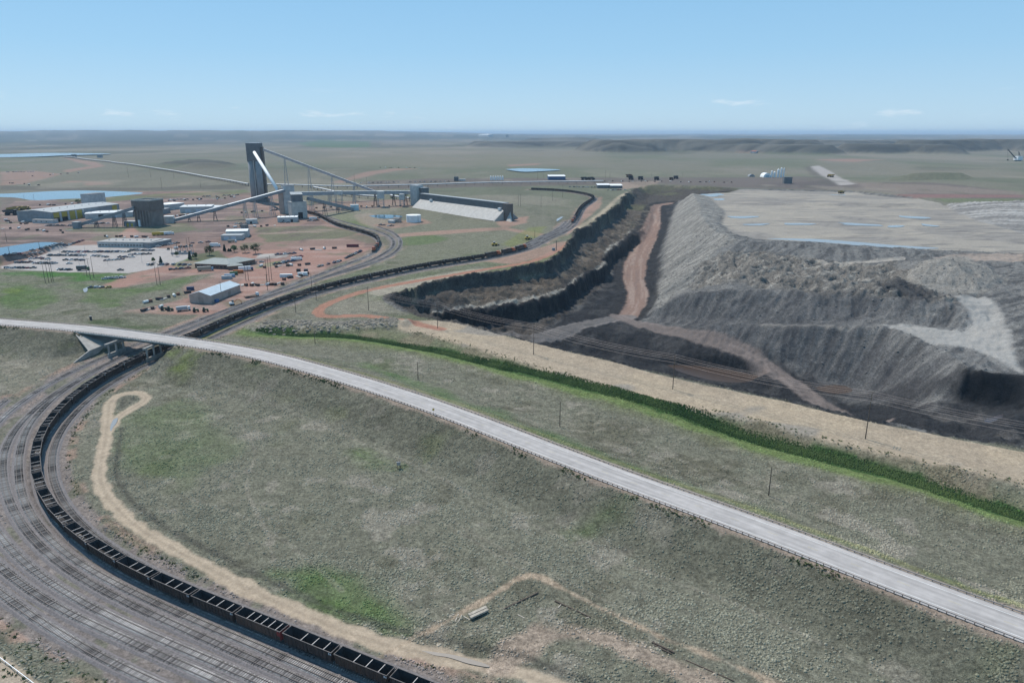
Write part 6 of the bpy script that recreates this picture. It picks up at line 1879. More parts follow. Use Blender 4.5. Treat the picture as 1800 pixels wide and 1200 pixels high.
# -- slot storage barn
P0, P1 = gp(722, 365), gp(868, 389)
ax = Vector((P1.x - P0.x, P1.y - P0.y, 0)); LB_ = ax.length; an = math.atan2(ax.y, ax.x)
T = thing('storage_barn', 'long coal storage barn with pale sloping roof and dark monitor', 'storage barn', (P0.x, P0.y, min(P0.z, P1.z) - 0.3), an)
hs_, ws_ = 13.5, 17.0
roofm = wmat('pale_barn_roof', (0.385, 0.365, 0.34), 1.2, 0.16)
npan = 19
for k in range(npan):
    x0 = LB_ * k / npan + 0.12; x1 = LB_ * (k + 1) / npan - 0.12
    MB().add([(x0, 0, 0.6), (x1, 0, 0.6), (x1, ws_, hs_), (x0, ws_, hs_), (x0, -0.2, 0.9), (x1, -0.2, 0.9), (x1, ws_ - 0.2, hs_ + 0.3), (x0, ws_ - 0.2, hs_ + 0.3)],
             [(3, 2, 1, 0), (4, 5, 6, 7), (0, 1, 5, 4), (1, 2, 6, 5), (2, 3, 7, 6), (3, 0, 4, 7)]).build('roof_panel', roofm, T)
MB().add([(0, 0.1, 0), (LB_, 0.1, 0), (LB_, ws_ + 0.1, hs_ - 0.1), (0, ws_ + 0.1, hs_ - 0.1), (0, ws_ + 26, 0), (LB_, ws_ + 26, 0), (LB_, ws_ + 8, hs_ - 0.1), (0, ws_ + 8, hs_ - 0.1)],
         [(0, 1, 2, 3), (4, 7, 6, 5), (3, 2, 6, 7), (0, 3, 7, 4), (1, 5, 6, 2)]).build('shell', c_grey, T)
MB().box(LB_ / 2, ws_ + 4, hs_ - 0.5, LB_ - 1, 8.4, 9.0).build('monitor', c_dark, T)
MB().box(LB_ / 2, ws_ + 4, hs_ + 8.5, LB_ - 0.4, 9.2, 0.5).build('monitor_roof', r_grey, T)
MB().box(LB_ + 3, ws_ + 4, 0, 8, 11, hs_ + 8).build('end_tower', c_brown, T)
MB().add([(LB_ - 0.5, -1, 0), (LB_ + 1.2, -1, 0), (LB_ + 1.2, ws_, hs_ + 0.5), (LB_ - 0.5, ws_, hs_ + 0.5), (LB_ - 0.5, ws_, 0), (LB_ + 1.2, ws_, 0)], [(0, 1, 2, 3), (0, 3, 4), (1, 5, 2), (0, 4, 5, 1), (3, 2, 5, 4)]).build('gable_wall', m_conc, T)
MB().add([(LB_ + 7, ws_ + 2, 0), (LB_ + 18, ws_ - 4, 0), (LB_ + 18, ws_ - 1, 0.6), (LB_ + 7, ws_ + 5, 12), (LB_ + 7, ws_ - 3, 0)], [(0, 1, 3), (1, 2, 3), (4, 1, 0), (4, 3, 1), (4, 0, 3)]).build('buttress_ramp', m_conc, T)
for f in (0.16, 0.965):
    b_ = MB(); b_.box(LB_ * f, ws_ - 1.5, hs_ - 0.5, 4.5, 3.2, 3.0); b_.build('roof_dormer', m_white, T)
building('barn_head_tower', 'pale transfer tower at the far end of the storage barn', 'transfer tower', (722, 361), (734, 362), depth=14, h=lift(728, 361, 326).z - gp(728, 361).z, wall=c_pale, top=r_grey)
building('barn_head_annex', 'dark penthouse beside the pale barn-head tower', 'annex', (734, 361), (742, 362), depth=14, h=lift(738, 361, 330).z - gp(738, 361).z, wall=c_dark, top=r_grey)

# -- overland conveyors across the prairie
def overland(label, pts, hgt=3.0, w=3.4):
    L = np.array([tuple(gp(*p)) for p in pts]); L = resample(smooth_line(L, 20.0), 20.0)
    L[:, 2] = np.array([float(zg(a, b)) for a, b in L[:, :2]]); L = lowpass(L, 3)
    L[:, 2] += hgt
    T = thing('overland_conveyor', label, 'conveyor', (0, 0, 0), 0, 'overland conveyors')
    MB().ribbon(L, [(-w / 2, 0.8), (-w / 2, 1.9), (0, 2.4), (w / 2, 1.9), (w / 2, 0.8)]).build('hood', wmat('conveyor_hood', (0.60, 0.585, 0.57), 0, 0.15), T)
    MB().ribbon(L, [(-w / 2 - 0.1, 0.0), (-w / 2 - 0.1, 0.78), (w / 2 + 0.1, 0.78), (w / 2 + 0.1, 0.0)]).build('frame', m_rust, T)
    b = MB()
    for p in L[::1]: b.box(p[0], p[1], p[2] - hgt - 0.5, 0.5, 2.6, hgt + 0.5)
    tag(b.build('supports', m_dark, T), kind='stuff')
overland('overland conveyor running from the far crusher to the silo tower', [(112, 277), (135, 279), (205, 288), (275, 298), (375, 315.5), (437, 327)])
overland('overland conveyor behind the works toward the far right', [(470, 328), (520, 329), (560, 330.5), (612, 331.5), (725, 329), (850, 325), (950, 323.5), (1060, 322)], 3.5)
overland('curving low conveyor leading to the inclined conveyor foot', [(552, 333), (580, 339), (605, 345), (640, 349), (664, 350)], 3.5)
overland('curved white conveyor beside the barn head', [(716, 343), (690, 344), (680, 346.5), (690, 350), (705, 352), (720, 354)], 4.0)
overland('thin dark conveyor across the flats left of the silos', [(0, 332), (100, 333), (250, 334), (380, 333), (437, 331)], 1.2, 2.0) if False else None

# -- water tank
g = gp(725.5, 391.5)
T = thing('water_tank', 'round white water tank by the small pond', 'water tank', (g.x, g.y + 9.5, g.z - 0.2))
MB().cyl((0, 0, 0), (0, 0, 9.0), 9.4, n=40).build('shell', m_white, T, False)
MB().cyl((0, 0, 9.0), (0, 0, 9.9), 9.5, 1.0, n=40).build('roof', r_white, T)
MB().bar((6.6, -6.8, 0), (6.6, -6.8, 9.4), 0.5, 0.3).build('ladder', m_galv, T)

# -- front yard buildings
building('storehouse', 'low white storehouse with flat front section', 'storehouse', (389, 422.5), (425, 422), depth=13, h=5, wall=c_pale, top=r_grey, doors=[(0.25, 5, 4, d_door), (0.6, 5, 4, d_door)])
building('storehouse', 'bright white-roofed storehouse behind the flat one', 'storehouse', (398, 418), (436, 417), depth=14, h=7, roof='gable', rise=1.5, wall=c_pale, top=r_white)
building('silo_box', 'dark plant box behind the white-roofed storehouse', 'plant', (431, 413), (438, 412), depth=7, h=11, wall=c_dark, top=r_dark)
building('changehouse', 'long flat pale building behind the car park', 'building', (172, 434), (263, 435.5), depth=26, h=5.2, wall=c_pale, top=r_flat, over=0.5, windows=[(0.05 + 0.06 * k, 2, 2.2, 1.2) for k in range(15)], vents=7)
building('changehouse_wing', 'grey-roofed wing at the right of the long flat building', 'building', (263, 436), (302, 427), depth=20, h=4.6, wall=c_grey, top=r_grey, over=0.5)
T, ln, dp = building('office', 'brown brick office with wide grey-green hipped roof', 'office', (343, 470), (404, 473), depth=26, h=4.0, roof='hip', rise=3.2, over=1.4, wall=c_brick, top=wmat('green_grey_roof', (0.205, 0.225, 0.215), 0.6, 0.12), windows=[(0.1 + 0.11 * k, 1.0, 2.4, 1.6) for k in range(8)])
building('office_wing', 'right wing of the brick office with hipped roof', 'office', (404, 472.5), (449, 463), depth=24, h=4.4, roof='hip', rise=2.6, over=1.2, wall=c_brick, top=wmat('green_grey_roof', (0.2, 0.22, 0.21)), windows=[(0.12 + 0.14 * k, 1.2, 2.2, 1.5) for k in range(6)])
building('office_porch', 'low porch block at the front of the brick office', 'porch', (402, 474.5), (426, 472.5), depth=8, h=3.4, roof='hip', rise=1.6, over=0.9, wall=c_brick, top=wmat('green_grey_roof', (0.2, 0.22, 0.21)))
T, ln, dp = building('metal_shed', 'beige metal shed with pale blue-grey gabled roof', 'shed', (371, 534), (423, 512), A=(330, 533.5), h=6.0, roof='gable', rise=2.6, over=0.4, wall=c_beige, top=r_blue, doors=[(0.62, 3.5, 4.0, wmat('tan_door', (0.30, 0.24, 0.20), 0))])
MB().box(ln * 0.14, -1.2, 0, 3.0, 1.8, 2.4).build('blue_tank', wmat('blue_paint', (0.05, 0.13, 0.30), 0), T)
MB().box(-0.06, dp * 0.45, 0.3, 0.16, 4.0, 4.6).build('end_door', wmat('tan_door', (0.3, 0.24, 0.2)), T)
building('pond_hut', 'small brown hut between pond and water tank', 'hut', (691, 391), (701, 391.5), depth=8, h=5, roof='gable', rise=1.5, wall=c_beige, top=r_dark)
building('pond_hut', 'small pale hut left of the brown hut', 'hut', (682, 392), (691, 392.5), depth=6, h=3, wall=c_pale, top=r_pale)

# -- buildings beyond
building('supply_shed', 'blue shed with white roof on the far bench', 'shed', (964, 316.5), (994, 316.5), depth=22, h=8, roof='shed', rise=2, wall=blue_cl, top=r_white)
building('supply_shed', 'left of two joined grey sheds with white roofs', 'shed', (1050, 331), (1072, 331), depth=16, h=6, roof='shed', rise=2.0, wall=c_dark, top=r_white)
building('supply_shed', 'right of two joined grey sheds with white roofs', 'shed', (1073, 331.3), (1094, 331.3), depth=16, h=5.4, roof='shed', rise=2.0, wall=c_dark, top=r_white)
building('hopper_house', 'dark hopper house on the far bench', 'hopper house', (798, 318.5), (806, 318.5), depth=9, h=9, wall=c_dark, top=r_dark)
building('hut', 'small pale hut beside the dark hopper house', 'hut', (807, 318.2), (818, 318.2), depth=7, h=3.5, wall=c_pale, top=r_pale)
building('crusher_house', 'grey crusher house at the far end of the overland conveyor', 'crusher house', (171, 277.5), (178, 277.5), depth=20, h=13, wall=c_grey, top=r_grey)
building('crusher_house', 'small crusher tower left of the far conveyor head', 'crusher house', (126, 277), (131, 277), depth=12, h=12, wall=c_dark, top=r_dark)
building('far_plant', 'white plant on the skyline hill', 'plant', (840, 240.5), (858, 240.5), depth=90, h=38, roof='shed', rise=10, wall=c_pale, top=r_white)
building('far_tower', 'small dark tower on the skyline right of the white plant', 'tower', (891, 242), (894, 242), depth=25, h=50, wall=c_dark, top=r_dark)
building('far_shed', 'red-roofed far shed below the spoil banks', 'shed', (1319, 269.5), (1328, 269.5), depth=30, h=9, roof='gable', rise=3, wall=c_pale, top=wmat('red_roof', (0.33, 0.10, 0.07), 0))
for k in range(6):
    g = gp(863 + k * 4.1, 317)
    o_ = MB().cyl((0, 0, 0), (0, 0, 8.5), 1.9, n=12).cyl((0, 0, 8.5), (0, 0, 9.4), 1.9, 0.5, n=12).build('storage_tank', m_white)
    o_.location = g
    tag(o_, '%s of six white tanks in a row on the far bench' % ['leftmost', 'second from left', 'third from left', 'fourth from left', 'fifth from left', 'rightmost'][k], 'storage tank', 'six white tanks')
# concrete batch plant on the right
g = gp(1349, 312)
T = thing('fabric_barn', 'half-round white fabric barn on the far right bench', 'barn', tuple(g))
b = MB(); n = 14
prof = [(-9.5 * math.cos(math.pi * k / n), 10 * math.sin(math.pi * k / n)) for k in range(n + 1)]
b.prism(prof, (0, 0, 0), (0.0, 26, 0)); b.build('cover', m_white, T)
MB().box(0, -0.15, 0, 8, 0.3, 5.5).build('door', wmat('pale_blue_cladding', (0.4, 0.5, 0.54)), T)
g = gp(1322, 311)
T = thing('storage_dome', 'small grey dome left of the fabric barn', 'dome', tuple(g))
b = MB(); n = 10
prof = [(-7 * math.cos(math.pi * k / n), 6 * math.sin(math.pi * k / n)) for k in range(n + 1)]
b.prism(prof, (0, 0, 0), (0, 14, 0)); b.build('cover', c_grey, T)
for k, (px, hh_, r_) in enumerate([(1356, 14, 2.3), (1361, 12, 2.6), (1367, 18, 2.7), (1372.5, 21, 2.2), (1377, 20, 1.6)]):
    g = gp(px, 312)
    o_ = MB().cyl((0, 0, 0), (0, 0, hh_), r_, n=14).cyl((0, 0, hh_), (0, 0, hh_ + 2), r_, 0.4, n=14).build('cement_silo', m_white)
    o_.location = g
    tag(o_, '%s of the white silos beside the fabric barn' % ['leftmost', 'second', 'third', 'tallest fourth', 'thin rightmost'][k], 'silo', 'silos beside the fabric barn')
building('bunker', 'dark square bunker below the white silos', 'bunker', (1378, 323), (1392, 323), depth=14, h=13, wall=c_dark, top=r_dark)
# dragline at the far right
g = gp(1789, 283)
T = thing('dragline', 'white-bodied dragline excavator at the right edge', 'dragline', tuple(g), 0.3)
MB().box(0, 0, 3, 26, 18, 14, 0, top=(0.9, 1)).build('machine_house', m_white, T)
MB().cyl((0, 0, 0), (0, 0, 3), 11, n=20).build('tub', m_dark, T)
b = MB(); b.bar((-10, -2.5, 8), (-60, -0.6, 42), 1.6); b.bar((-10, 2.5, 8), (-60, 0.6, 42), 1.6)
for k in range(8): b.bar(Vector((-10, -2.5, 8)).lerp(Vector((-60, -0.6, 42)), k / 8), Vector((-10, 2.5, 8)).lerp(Vector((-60, 0.6, 42)), (k + 1) / 8), 0.9)
b.build('boom', m_dark, T)
b = MB(); b.bar((2, 0, 17), (-4, 0, 34), 1.4); b.bar((8, 0, 17), (-4, 0, 34), 1.2); b.build('mast', m_dark, T)
b = MB(); b.bar((-4, 0, 34), (-60, 0, 42), 0.5); b.bar((-60, 0, 42), (-50, 0, 6), 0.4); b.build('cables', m_dark, T)
MB().box(-50, 0, 2, 4, 4, 4).build('bucket', m_dark, T)
# ---------------------------------------------------------------- vehicles
VC = {'white': (0.70, 0.70, 0.69), 'silver': (0.38, 0.39, 0.40), 'black': (0.022, 0.022, 0.024), 'dark grey': (0.075, 0.078, 0.085), 'dark blue': (0.03, 0.05, 0.11), 'red': (0.26, 0.03, 0.035), 'tan': (0.32, 0.27, 0.21), 'light blue': (0.20, 0.30, 0.40), 'maroon': (0.11, 0.022, 0.03), 'yellow': (0.50, 0.33, 0.04), 'orange': (0.45, 0.13, 0.03), 'green': (0.04, 0.11, 0.05)}
VM = {k: mat('car_paint_' + k.replace(' ', '_'), c, 0.28, 0, 0.05, 0.5, 0, 0.5) for k, c in VC.items()}
_vm = {}
def vehicle_mesh(kind, col):
    key = (kind, col)
    if key in _vm: return _vm[key]
    b = MB()
    def hull(xs, zt, w0, w1, z0, mi):
        """body side outline as (x, top z) pairs"""
        n = len(xs); vs = []
        for x, z in zip(xs, zt): vs += [(x, -w0, z0), (x, -w1, z), (x, w1, z), (x, w0, z0)]
        fs = []
        for i in range(n - 1):
            for k in range(4): fs.append((i * 4 + k, i * 4 + (k + 1) % 4, (i + 1) * 4 + (k + 1) % 4, (i + 1) * 4 + k))
        fs += [(0, 1, 2, 3), tuple((n - 1) * 4 + k for k in (3, 2, 1, 0))]
        b.add(vs, fs, mi)
    if kind == 'pickup':
        hull([-2.8, -2.78, 2.3, 2.75, 2.8], [0.7, 1.12, 1.12, 1.0, 0.7], 0.98, 0.95, 0.45, 0)
        hull([-0.75, -0.5, 0.85, 1.5], [1.12, 1.82, 1.84, 1.13], 0.92, 0.76, 1.1, 1)
        b.box(0.17, 0, 1.80, 1.25, 1.48, 0.07, 0, 0)
        b.box(-1.75, 0, 1.125, 1.8, 1.6, 0.02, 0, 2)
        wx = (-1.75, 1.8)
    elif kind == 'suv':
        hull([-2.4, -2.38, 2.0, 2.4, 2.42], [0.7, 1.1, 1.08, 0.98, 0.7], 0.95, 0.93, 0.42, 0)
        hull([-2.3, -2.05, 0.55, 1.25], [1.1, 1.72, 1.74, 1.08], 0.9, 0.75, 1.05, 1)
        b.box(-0.75, 0, 1.71, 2.5, 1.46, 0.07, 0, 0)
        wx = (-1.45, 1.5)
    else:
        hull([-2.35, -2.3, 2.05, 2.35, 2.38], [0.65, 0.92, 0.88, 0.76, 0.6], 0.9, 0.88, 0.35, 0)
        hull([-1.7, -1.0, 0.35, 1.1], [0.92, 1.38, 1.40, 0.88], 0.85, 0.68, 0.86, 1)
        b.box(-0.32, 0, 1.37, 1.3, 1.3, 0.06, 0, 0)
        wx = (-1.4, 1.45)
    for x in wx:
        for y in (-0.88, 0.88): b.cyl((x, y - 0.12, 0.36), (x, y + 0.12, 0.36), 0.37, n=10, mi=2)
    me = b.mesh(kind, [VM[col], m_glass, m_rubber])
    _vm[key] = me
    return me
NICE = {'pickup': 'pickup truck', 'suv': 'estate car', 'car': 'saloon car'}
rv = random.Random(5)
PAL = ['white'] * 7 + ['silver'] * 4 + ['black'] * 4 + ['dark grey'] * 4 + ['dark blue'] * 3 + ['red', 'tan', 'light blue', 'maroon']
def row(where, a, b, n, head=None, pal=None, kinds=None, jitter=0.4):
    A, B = gp(*a), gp(*b)
    d = B - A; base = math.atan2(d.y, d.x) + math.pi / 2
    for k in range(n):
        f = 0.5 if n == 1 else k / (n - 1)
        p = A.lerp(B, f)
        if n > 6 and rv.random() < 0.08: continue
        p.x += rv.uniform(-jitter, jitter); p.y += rv.uniform(-1, 1) * jitter
        col = rv.choice(pal or PAL); kind = rv.choice(kinds or ['pickup', 'pickup', 'suv', 'car'])
        z = float(zg(p.x, p.y))
        a_ = (base if head is None else head) + rv.uniform(-0.06, 0.06) + rv.choice((0, math.pi))
        o = put({'pickup': 'pickup_truck', 'suv': 'estate_car', 'car': 'saloon_car'}[kind], vehicle_mesh(kind, col), None, (p.x, p.y, z + 0.02), a_)
        lab = ('%s %s %s' % (col, NICE[kind], where)) if n == 1 else ('%s %s, %s from left %s' % (col, NICE[kind], nth(k + 1), where))
        tag(o, lab, 'car' if kind != 'pickup' else 'pickup', 'vehicles parked around the mine')
H90 = math.pi / 2
row('in the long middle car park row', (112, 443.5), (226, 443), 21, 1.2)
row('in the row at the car park\'s far right', (230, 440.5), (268, 441), 9, 1.2)
row('in the row right of the car park middle', (229, 448), (262, 447), 5, 0.5)
row('in the second row, left half of car park', (86, 449.5), (148, 449.5), 13, 1.2)
row('in the short row below the long middle row', (163, 450), (187, 452), 5, 1.0)
row('in the short row, far left of lot', (56, 455.5), (72, 454), 3, 0.4)
row('in the pair on the left part of the lot', (77, 456), (85, 456), 2, 0.3, ['maroon', 'white'])
row('in the sparse row across the lot\'s middle', (117, 457.5), (145, 458), 4, 0.3)
row('in the row behind the leftmost power poles', (30, 462), (52, 461.5), 6, 1.0)
row('in the row behind the power poles, right half', (61, 463), (97, 463.5), 8, 0.8)
row('standing alone in the open middle of the lot', (121, 464), (123, 464), 1, 0.2, ['white'])
row('in the last row by the grass verge', (12, 471.5), (50, 471.5), 9, 0.7)
row('alone at the grass verge beside the last row', (59, 471.5), (60, 471.5), 1, 0.3, ['dark grey'])
row('in the group near the green lorry', (105, 474.5), (123, 475), 4, 0.6)
row('in the right-hand lot row', (186, 458.5), (214, 456.5), 5, 0.5)
row('in the trio at the lot\'s right', (212, 452.5), (232, 452.5), 3, 0.5)
row('alone at the lot\'s lower right', (211, 475.5), (212, 475.5), 1, 0.2, ['dark grey'])
row('in the slanting row beside the left pond', (93, 432.5), (145, 423.5), 16, 1.5)
row('in the lower slanting row beside the left pond', (72, 437), (121, 434), 7, 0.9)
row('at the far left by the pond', (11, 449), (35, 447), 5, 0.6)
row('on red dirt left of the lot', (44, 448.5), (70, 445), 4, 0.6)
row('alone on the red dirt by the pond', (57, 441), (58, 441), 1, 0.4, ['dark grey'])
row('along the flat building\'s right wing', (278, 434), (311, 428), 7, 0.7)
row('in the neat row by the young trees', (262, 466), (306, 465.5), 8, 1.45, None, ['suv', 'pickup'])
row('in the short row left of the office lawn', (316, 466), (334, 466), 3, 1.2)
row('in the group left of the cream bus', (301, 474.5), (331, 472), 4, 0.6)
row('in the group behind the office', (338, 428), (366, 426), 3, 0.4, ['white', 'maroon', 'silver'])
row('on the pale pad right of the office', (488, 448), (516, 446), 5, 0.7)
row('in the cluster below the pale pad', (484, 465), (501, 463), 4, 0.7)
row('in the cluster left of the white tanker', (500, 461), (514, 459.5), 3, 0.7)
row('in the trio above the white tanker', (516, 453), (528, 451.5), 3, 0.6)
row('in the pair beside the office end wall', (447, 462), (460, 461), 2, 0.5)
row('in the slanting row by the railway curve', (609, 454), (638, 440.5), 9, 1.2)
row('in the slanting row nearer the shed', (561, 469), (598, 459.5), 8, 1.2)
row('in the white row on the dirt spur', (185, 491), (216, 488.5), 8, 0.3, ['white', 'white', 'silver'], ['pickup'])
row('in the group beside the blue puddle', (161, 506), (190, 506), 4, 0.5, ['dark blue', 'white', 'dark grey', 'yellow'])
row('in the fleet in front of the workshop doors', (82, 397), (127, 397), 11, 0.8)
row('in the fleet under the short conveyor', (158, 394), (190, 393), 9, 0.8)
row('in the pair before the plant office', (496, 392), (506, 392), 2, 0.3)
row('in the group right of the loadout', (542, 389), (558, 388), 4, 0.6)
row('in the trio left of the small plant shed', (416, 394), (432, 394), 3, 0.4)
row('near the small huts by the pond', (668, 396), (675, 396), 2, 0.2)
row('in the pair beside the water tank track', (683, 397.5), (689, 397.5), 2, 0.3)
row('in the far bench line', (610, 322), (700, 321), 13, 0.1, None, None, 2.0)
row('in the line by the dark hopper house', (722, 320), (790, 319.5), 9, 0.1, None, None, 2.0)
row('in the yard left of two grey sheds', (1000, 329), (1046, 330), 14, 0.6, None, None, 2.0)
row('in the yard before two grey sheds', (1070, 335), (1098, 334), 9, 0.6, None, None, 1.5)
row('in the store yard behind the long warehouse', (300, 352), (330, 351), 7, 0.4, None, None, 2.0)
row('in the store yard near the silos', (360, 346), (420, 343), 12, 0.4, None, None, 3.0)
row('on the far left prairie pad', (0, 303), (60, 302), 12, 0.1, None, None, 2.0)

# larger vehicles and plant
def box_truck(label, cat, px, py, rz, box_col, cab_col, ln=7.0, h=2.8, name='lorry', flat=False):
    g = gp(px, py)
    T = thing(name, label, cat, tuple(g), rz)
    MB().box(-0.6, 0, 0.75, ln, 2.5, 0.25).build('chassis', m_dark, T)
    if flat: MB().box(-0.8, 0, 1.0, ln, 2.5, 0.2).build('flat_bed', m_wood, T)
    else: MB().box(-0.8, 0, 1.0, ln, 2.5, h).build('cargo_box', VM[box_col], T)
    MB().box(ln / 2 + 0.35, 0, 0.7, 1.9, 2.4, 2.2, 0, top=(0.8, 0.92)).build('cab', VM[cab_col], T)
    MB().box(ln / 2 + 1.18, 0, 1.85, 0.12, 1.9, 0.8).build('windscreen', m_glass, T)
    for x in (-ln / 2 + 0.6, -ln / 2 + 1.8, ln / 2 + 0.5):
        for y in (-1.1, 1.1): MB().cyl((x, y - 0.15, 0.5), (x, y + 0.15, 0.5), 0.5, n=12).build('wheel', m_rubber, T)
    return T
box_truck('cream bus-like crew trailer left of the office', 'bus', 361, 476, 0.35, 'tan', 'light blue', 11, 2.9, 'crew_bus')
box_truck('green and white refuse lorry at the lot edge', 'lorry', 146, 475, 0.2, 'dark grey', 'green', 8, 3.0)
box_truck('white box trailer by the red container', 'lorry', 432, 476, 0.5, 'white', 'dark blue', 10, 3.0)
box_truck('white tanker lorry right of the parked cars', 'lorry', 521, 458, 0.6, 'white', 'white', 8, 2.0)
box_truck('white flatbed lorry beside the railway fence', 'lorry', 442, 522, 0.85, 'white', 'white', 9, 1, 'flatbed_lorry', True)
box_truck('white van trailer on the red yard behind the office', 'lorry', 378, 434, 0.2, 'white', 'white', 8, 3.0)
box_truck('yellow bus, leftmost of the four parked buses', 'bus', 276, 414, 0.3, 'yellow', 'yellow', 8, 2.6, 'bus')
box_truck('yellow bus, second of the four parked buses', 'bus', 283, 413.5, 0.3, 'yellow', 'white', 8, 2.6, 'bus')
box_truck('white bus, third of the four parked buses', 'bus', 290, 413, 0.3, 'white', 'white', 8, 2.6, 'bus')
box_truck('white bus, rightmost of the four parked buses', 'bus', 297, 412.5, 0.3, 'white', 'white', 8, 2.6, 'bus')
box_truck('white service lorry before the plant office', 'lorry', 550, 386, 0.4, 'white', 'white', 8, 2.4)
box_truck('pale service lorry on the red yard by the storehouse', 'lorry', 408, 426, 0.2, 'tan', 'white', 7, 2.0)
def container(label, px, py, rz, col, ln=6.1):
    g = gp(px, py)
    T = thing('shipping_container', label, 'container', tuple(g), rz, 'containers near the metal shed')
    MB().box(0, 0, 0.1, ln, 2.44, 2.6).build('box', wmat('container_' + col.replace(' ', '_'), VC[col], 1.2), T)
    for sx in (-1, 1): MB().box(sx * (ln / 2 + 0.03), 0, 0.2, 0.1, 2.3, 2.4).build('end_door', wmat('container_' + col.replace(' ', '_'), VC[col]), T)
container('grey container, lowest of the row above the metal shed', 399, 490, 0.25, 'silver', 8)
container('light blue container, middle of the row above the metal shed', 404, 487, 0.25, 'light blue', 8)
container('green container, upper of the row above the metal shed', 411, 483, 0.25, 'green', 6)
container('red container beside the white box trailer', 419, 480, 0.15, 'orange', 8)
container('dark container in the red yard right of the office', 525, 478, 0.0, 'black', 3)
container('second dark container in the red yard right of the office', 538, 478, 0.0, 'dark grey', 3)
container('long rusty container by the curve yard', 620, 434, 0.02, 'maroon', 12)
container('white container lying by the railway fence', 503, 487, 0.05, 'white', 10)
container('white container right of the lying one', 532, 484, 0.3, 'white', 8)
container('dark blue container behind the metal shed', 335, 510, 0.2, 'dark blue', 5)
def tractor(label, px, py, rz, col):
    g = gp(px, py)
    T = thing('tractor', label, 'tractor', tuple(g), rz, 'farm tractors by the metal shed')
    MB().box(0.9, 0, 0.9, 2.4, 0.9, 1.0, 0, top=(0.95, 0.85)).build('bonnet', VM[col], T)
    MB().box(-0.8, 0, 0.9, 1.6, 1.5, 1.0).build('body', VM[col], T)
    MB().box(-0.8, 0, 1.9, 1.4, 1.4, 1.1, 0, top=(0.85, 0.9)).build('cab', m_glass, T)
    MB().box(-0.8, 0, 3.0, 1.5, 1.5, 0.12).build('cab_roof', VM[col], T)
    for y in (-1.05, 1.05):
        MB().cyl((-1.0, y - 0.28, 0.9), (-1.0, y + 0.28, 0.9), 0.9, n=16).build('rear_wheel', m_rubber, T)
        MB().cyl((1.6, y * 0.85 - 0.2, 0.6), (1.6, y * 0.85 + 0.2, 0.6), 0.6, n=14).build('front_wheel', m_rubber, T)
tractor('green tractor, leftmost in front of the metal shed', 288, 545, 0.3, 'green')
tractor('dark green tractor next to the leftmost one', 299, 546, 0.1, 'green')
tractor('green tractor left of the pale flat trailer', 344, 548, 0.5, 'green')
tractor('green tractor right of the pale flat trailer', 361, 547.5, 0.4, 'green')
box_truck('white mixer-like lorry in front of the metal shed', 'lorry', 322, 546, 0.5, 'silver', 'white', 7, 2.2, 'mixer_lorry')
g = gp(408, 536)
T = thing('excavator', 'small excavator with orange arm beside the railway', 'excavator', tuple(g), 0.5)
for y in (-1.1, 1.1): MB().box(0, y, 0, 3.4, 0.6, 0.8).build('track', m_rubber, T)
MB().box(-0.3, 0, 0.9, 3.0, 2.3, 1.2).build('body', VM['white'], T)
MB().box(0.6, 0.6, 2.0, 1.4, 1.0, 1.3).build('cab', m_glass, T)
MB().bar((1.0, -0.2, 1.8), (3.6, -0.2, 3.9), 0.45).bar((3.6, -0.2, 3.9), (6.2, -0.2, 2.6), 0.4).build('boom', VM['orange'], T)
MB().bar((6.2, -0.2, 2.7), (6.6, -0.2, 0.6), 0.32).build('stick', VM['orange'], T)
MB().box(6.4, -0.2, 0.1, 0.9, 0.9, 0.7).build('bucket', m_dark, T)
def haul_truck(label, px, py, rz, s=1.0, col=(0.045, 0.045, 0.05)):
    g = gp(px, py)
    T = thing('haul_truck', label, 'haul truck', tuple(g), rz, 'mine haul trucks'); T.scale = (s, s, s)
    m = mat('haul_truck_paint_%d' % int(col[0] * 1000), col, 0.6)
    MB().add([(-7, -4.3, 4), (4, -4.3, 3.4), (6.5, -4.3, 6.6), (-8, -4.3, 6.2), (-7, 4.3, 4), (4, 4.3, 3.4), (6.5, 4.3, 6.6), (-8, 4.3, 6.2), (4.2, -4.3, 6.7), (4.2, 4.3, 6.7)],
             [(0, 1, 8, 3), (4, 7, 9, 5), (1, 5, 9, 8), (0, 4, 5, 1), (0, 3, 7, 4), (8, 9, 6, 2)]).build('dump_body', m, T)
    MB().box(6.5, 0, 2, 3, 7, 2.6).build('front_deck', m, T)
    MB().box(5.6, 2, 4.6, 2, 2.2, 2).build('cab', m_glass, T)
    MB().box(0, 0, 1.8, 12, 3, 1.2).build('frame', m, T)
    for x, y in ((5, -3.2), (5, 3.2), (-4, -2.8), (-4, 2.8)): MB().cyl((x, y - 1.0, 1.8), (x, y + 1.0, 1.8), 1.85, n=16).build('wheel', m_rubber, T)
YT = (0.30, 0.21, 0.05)
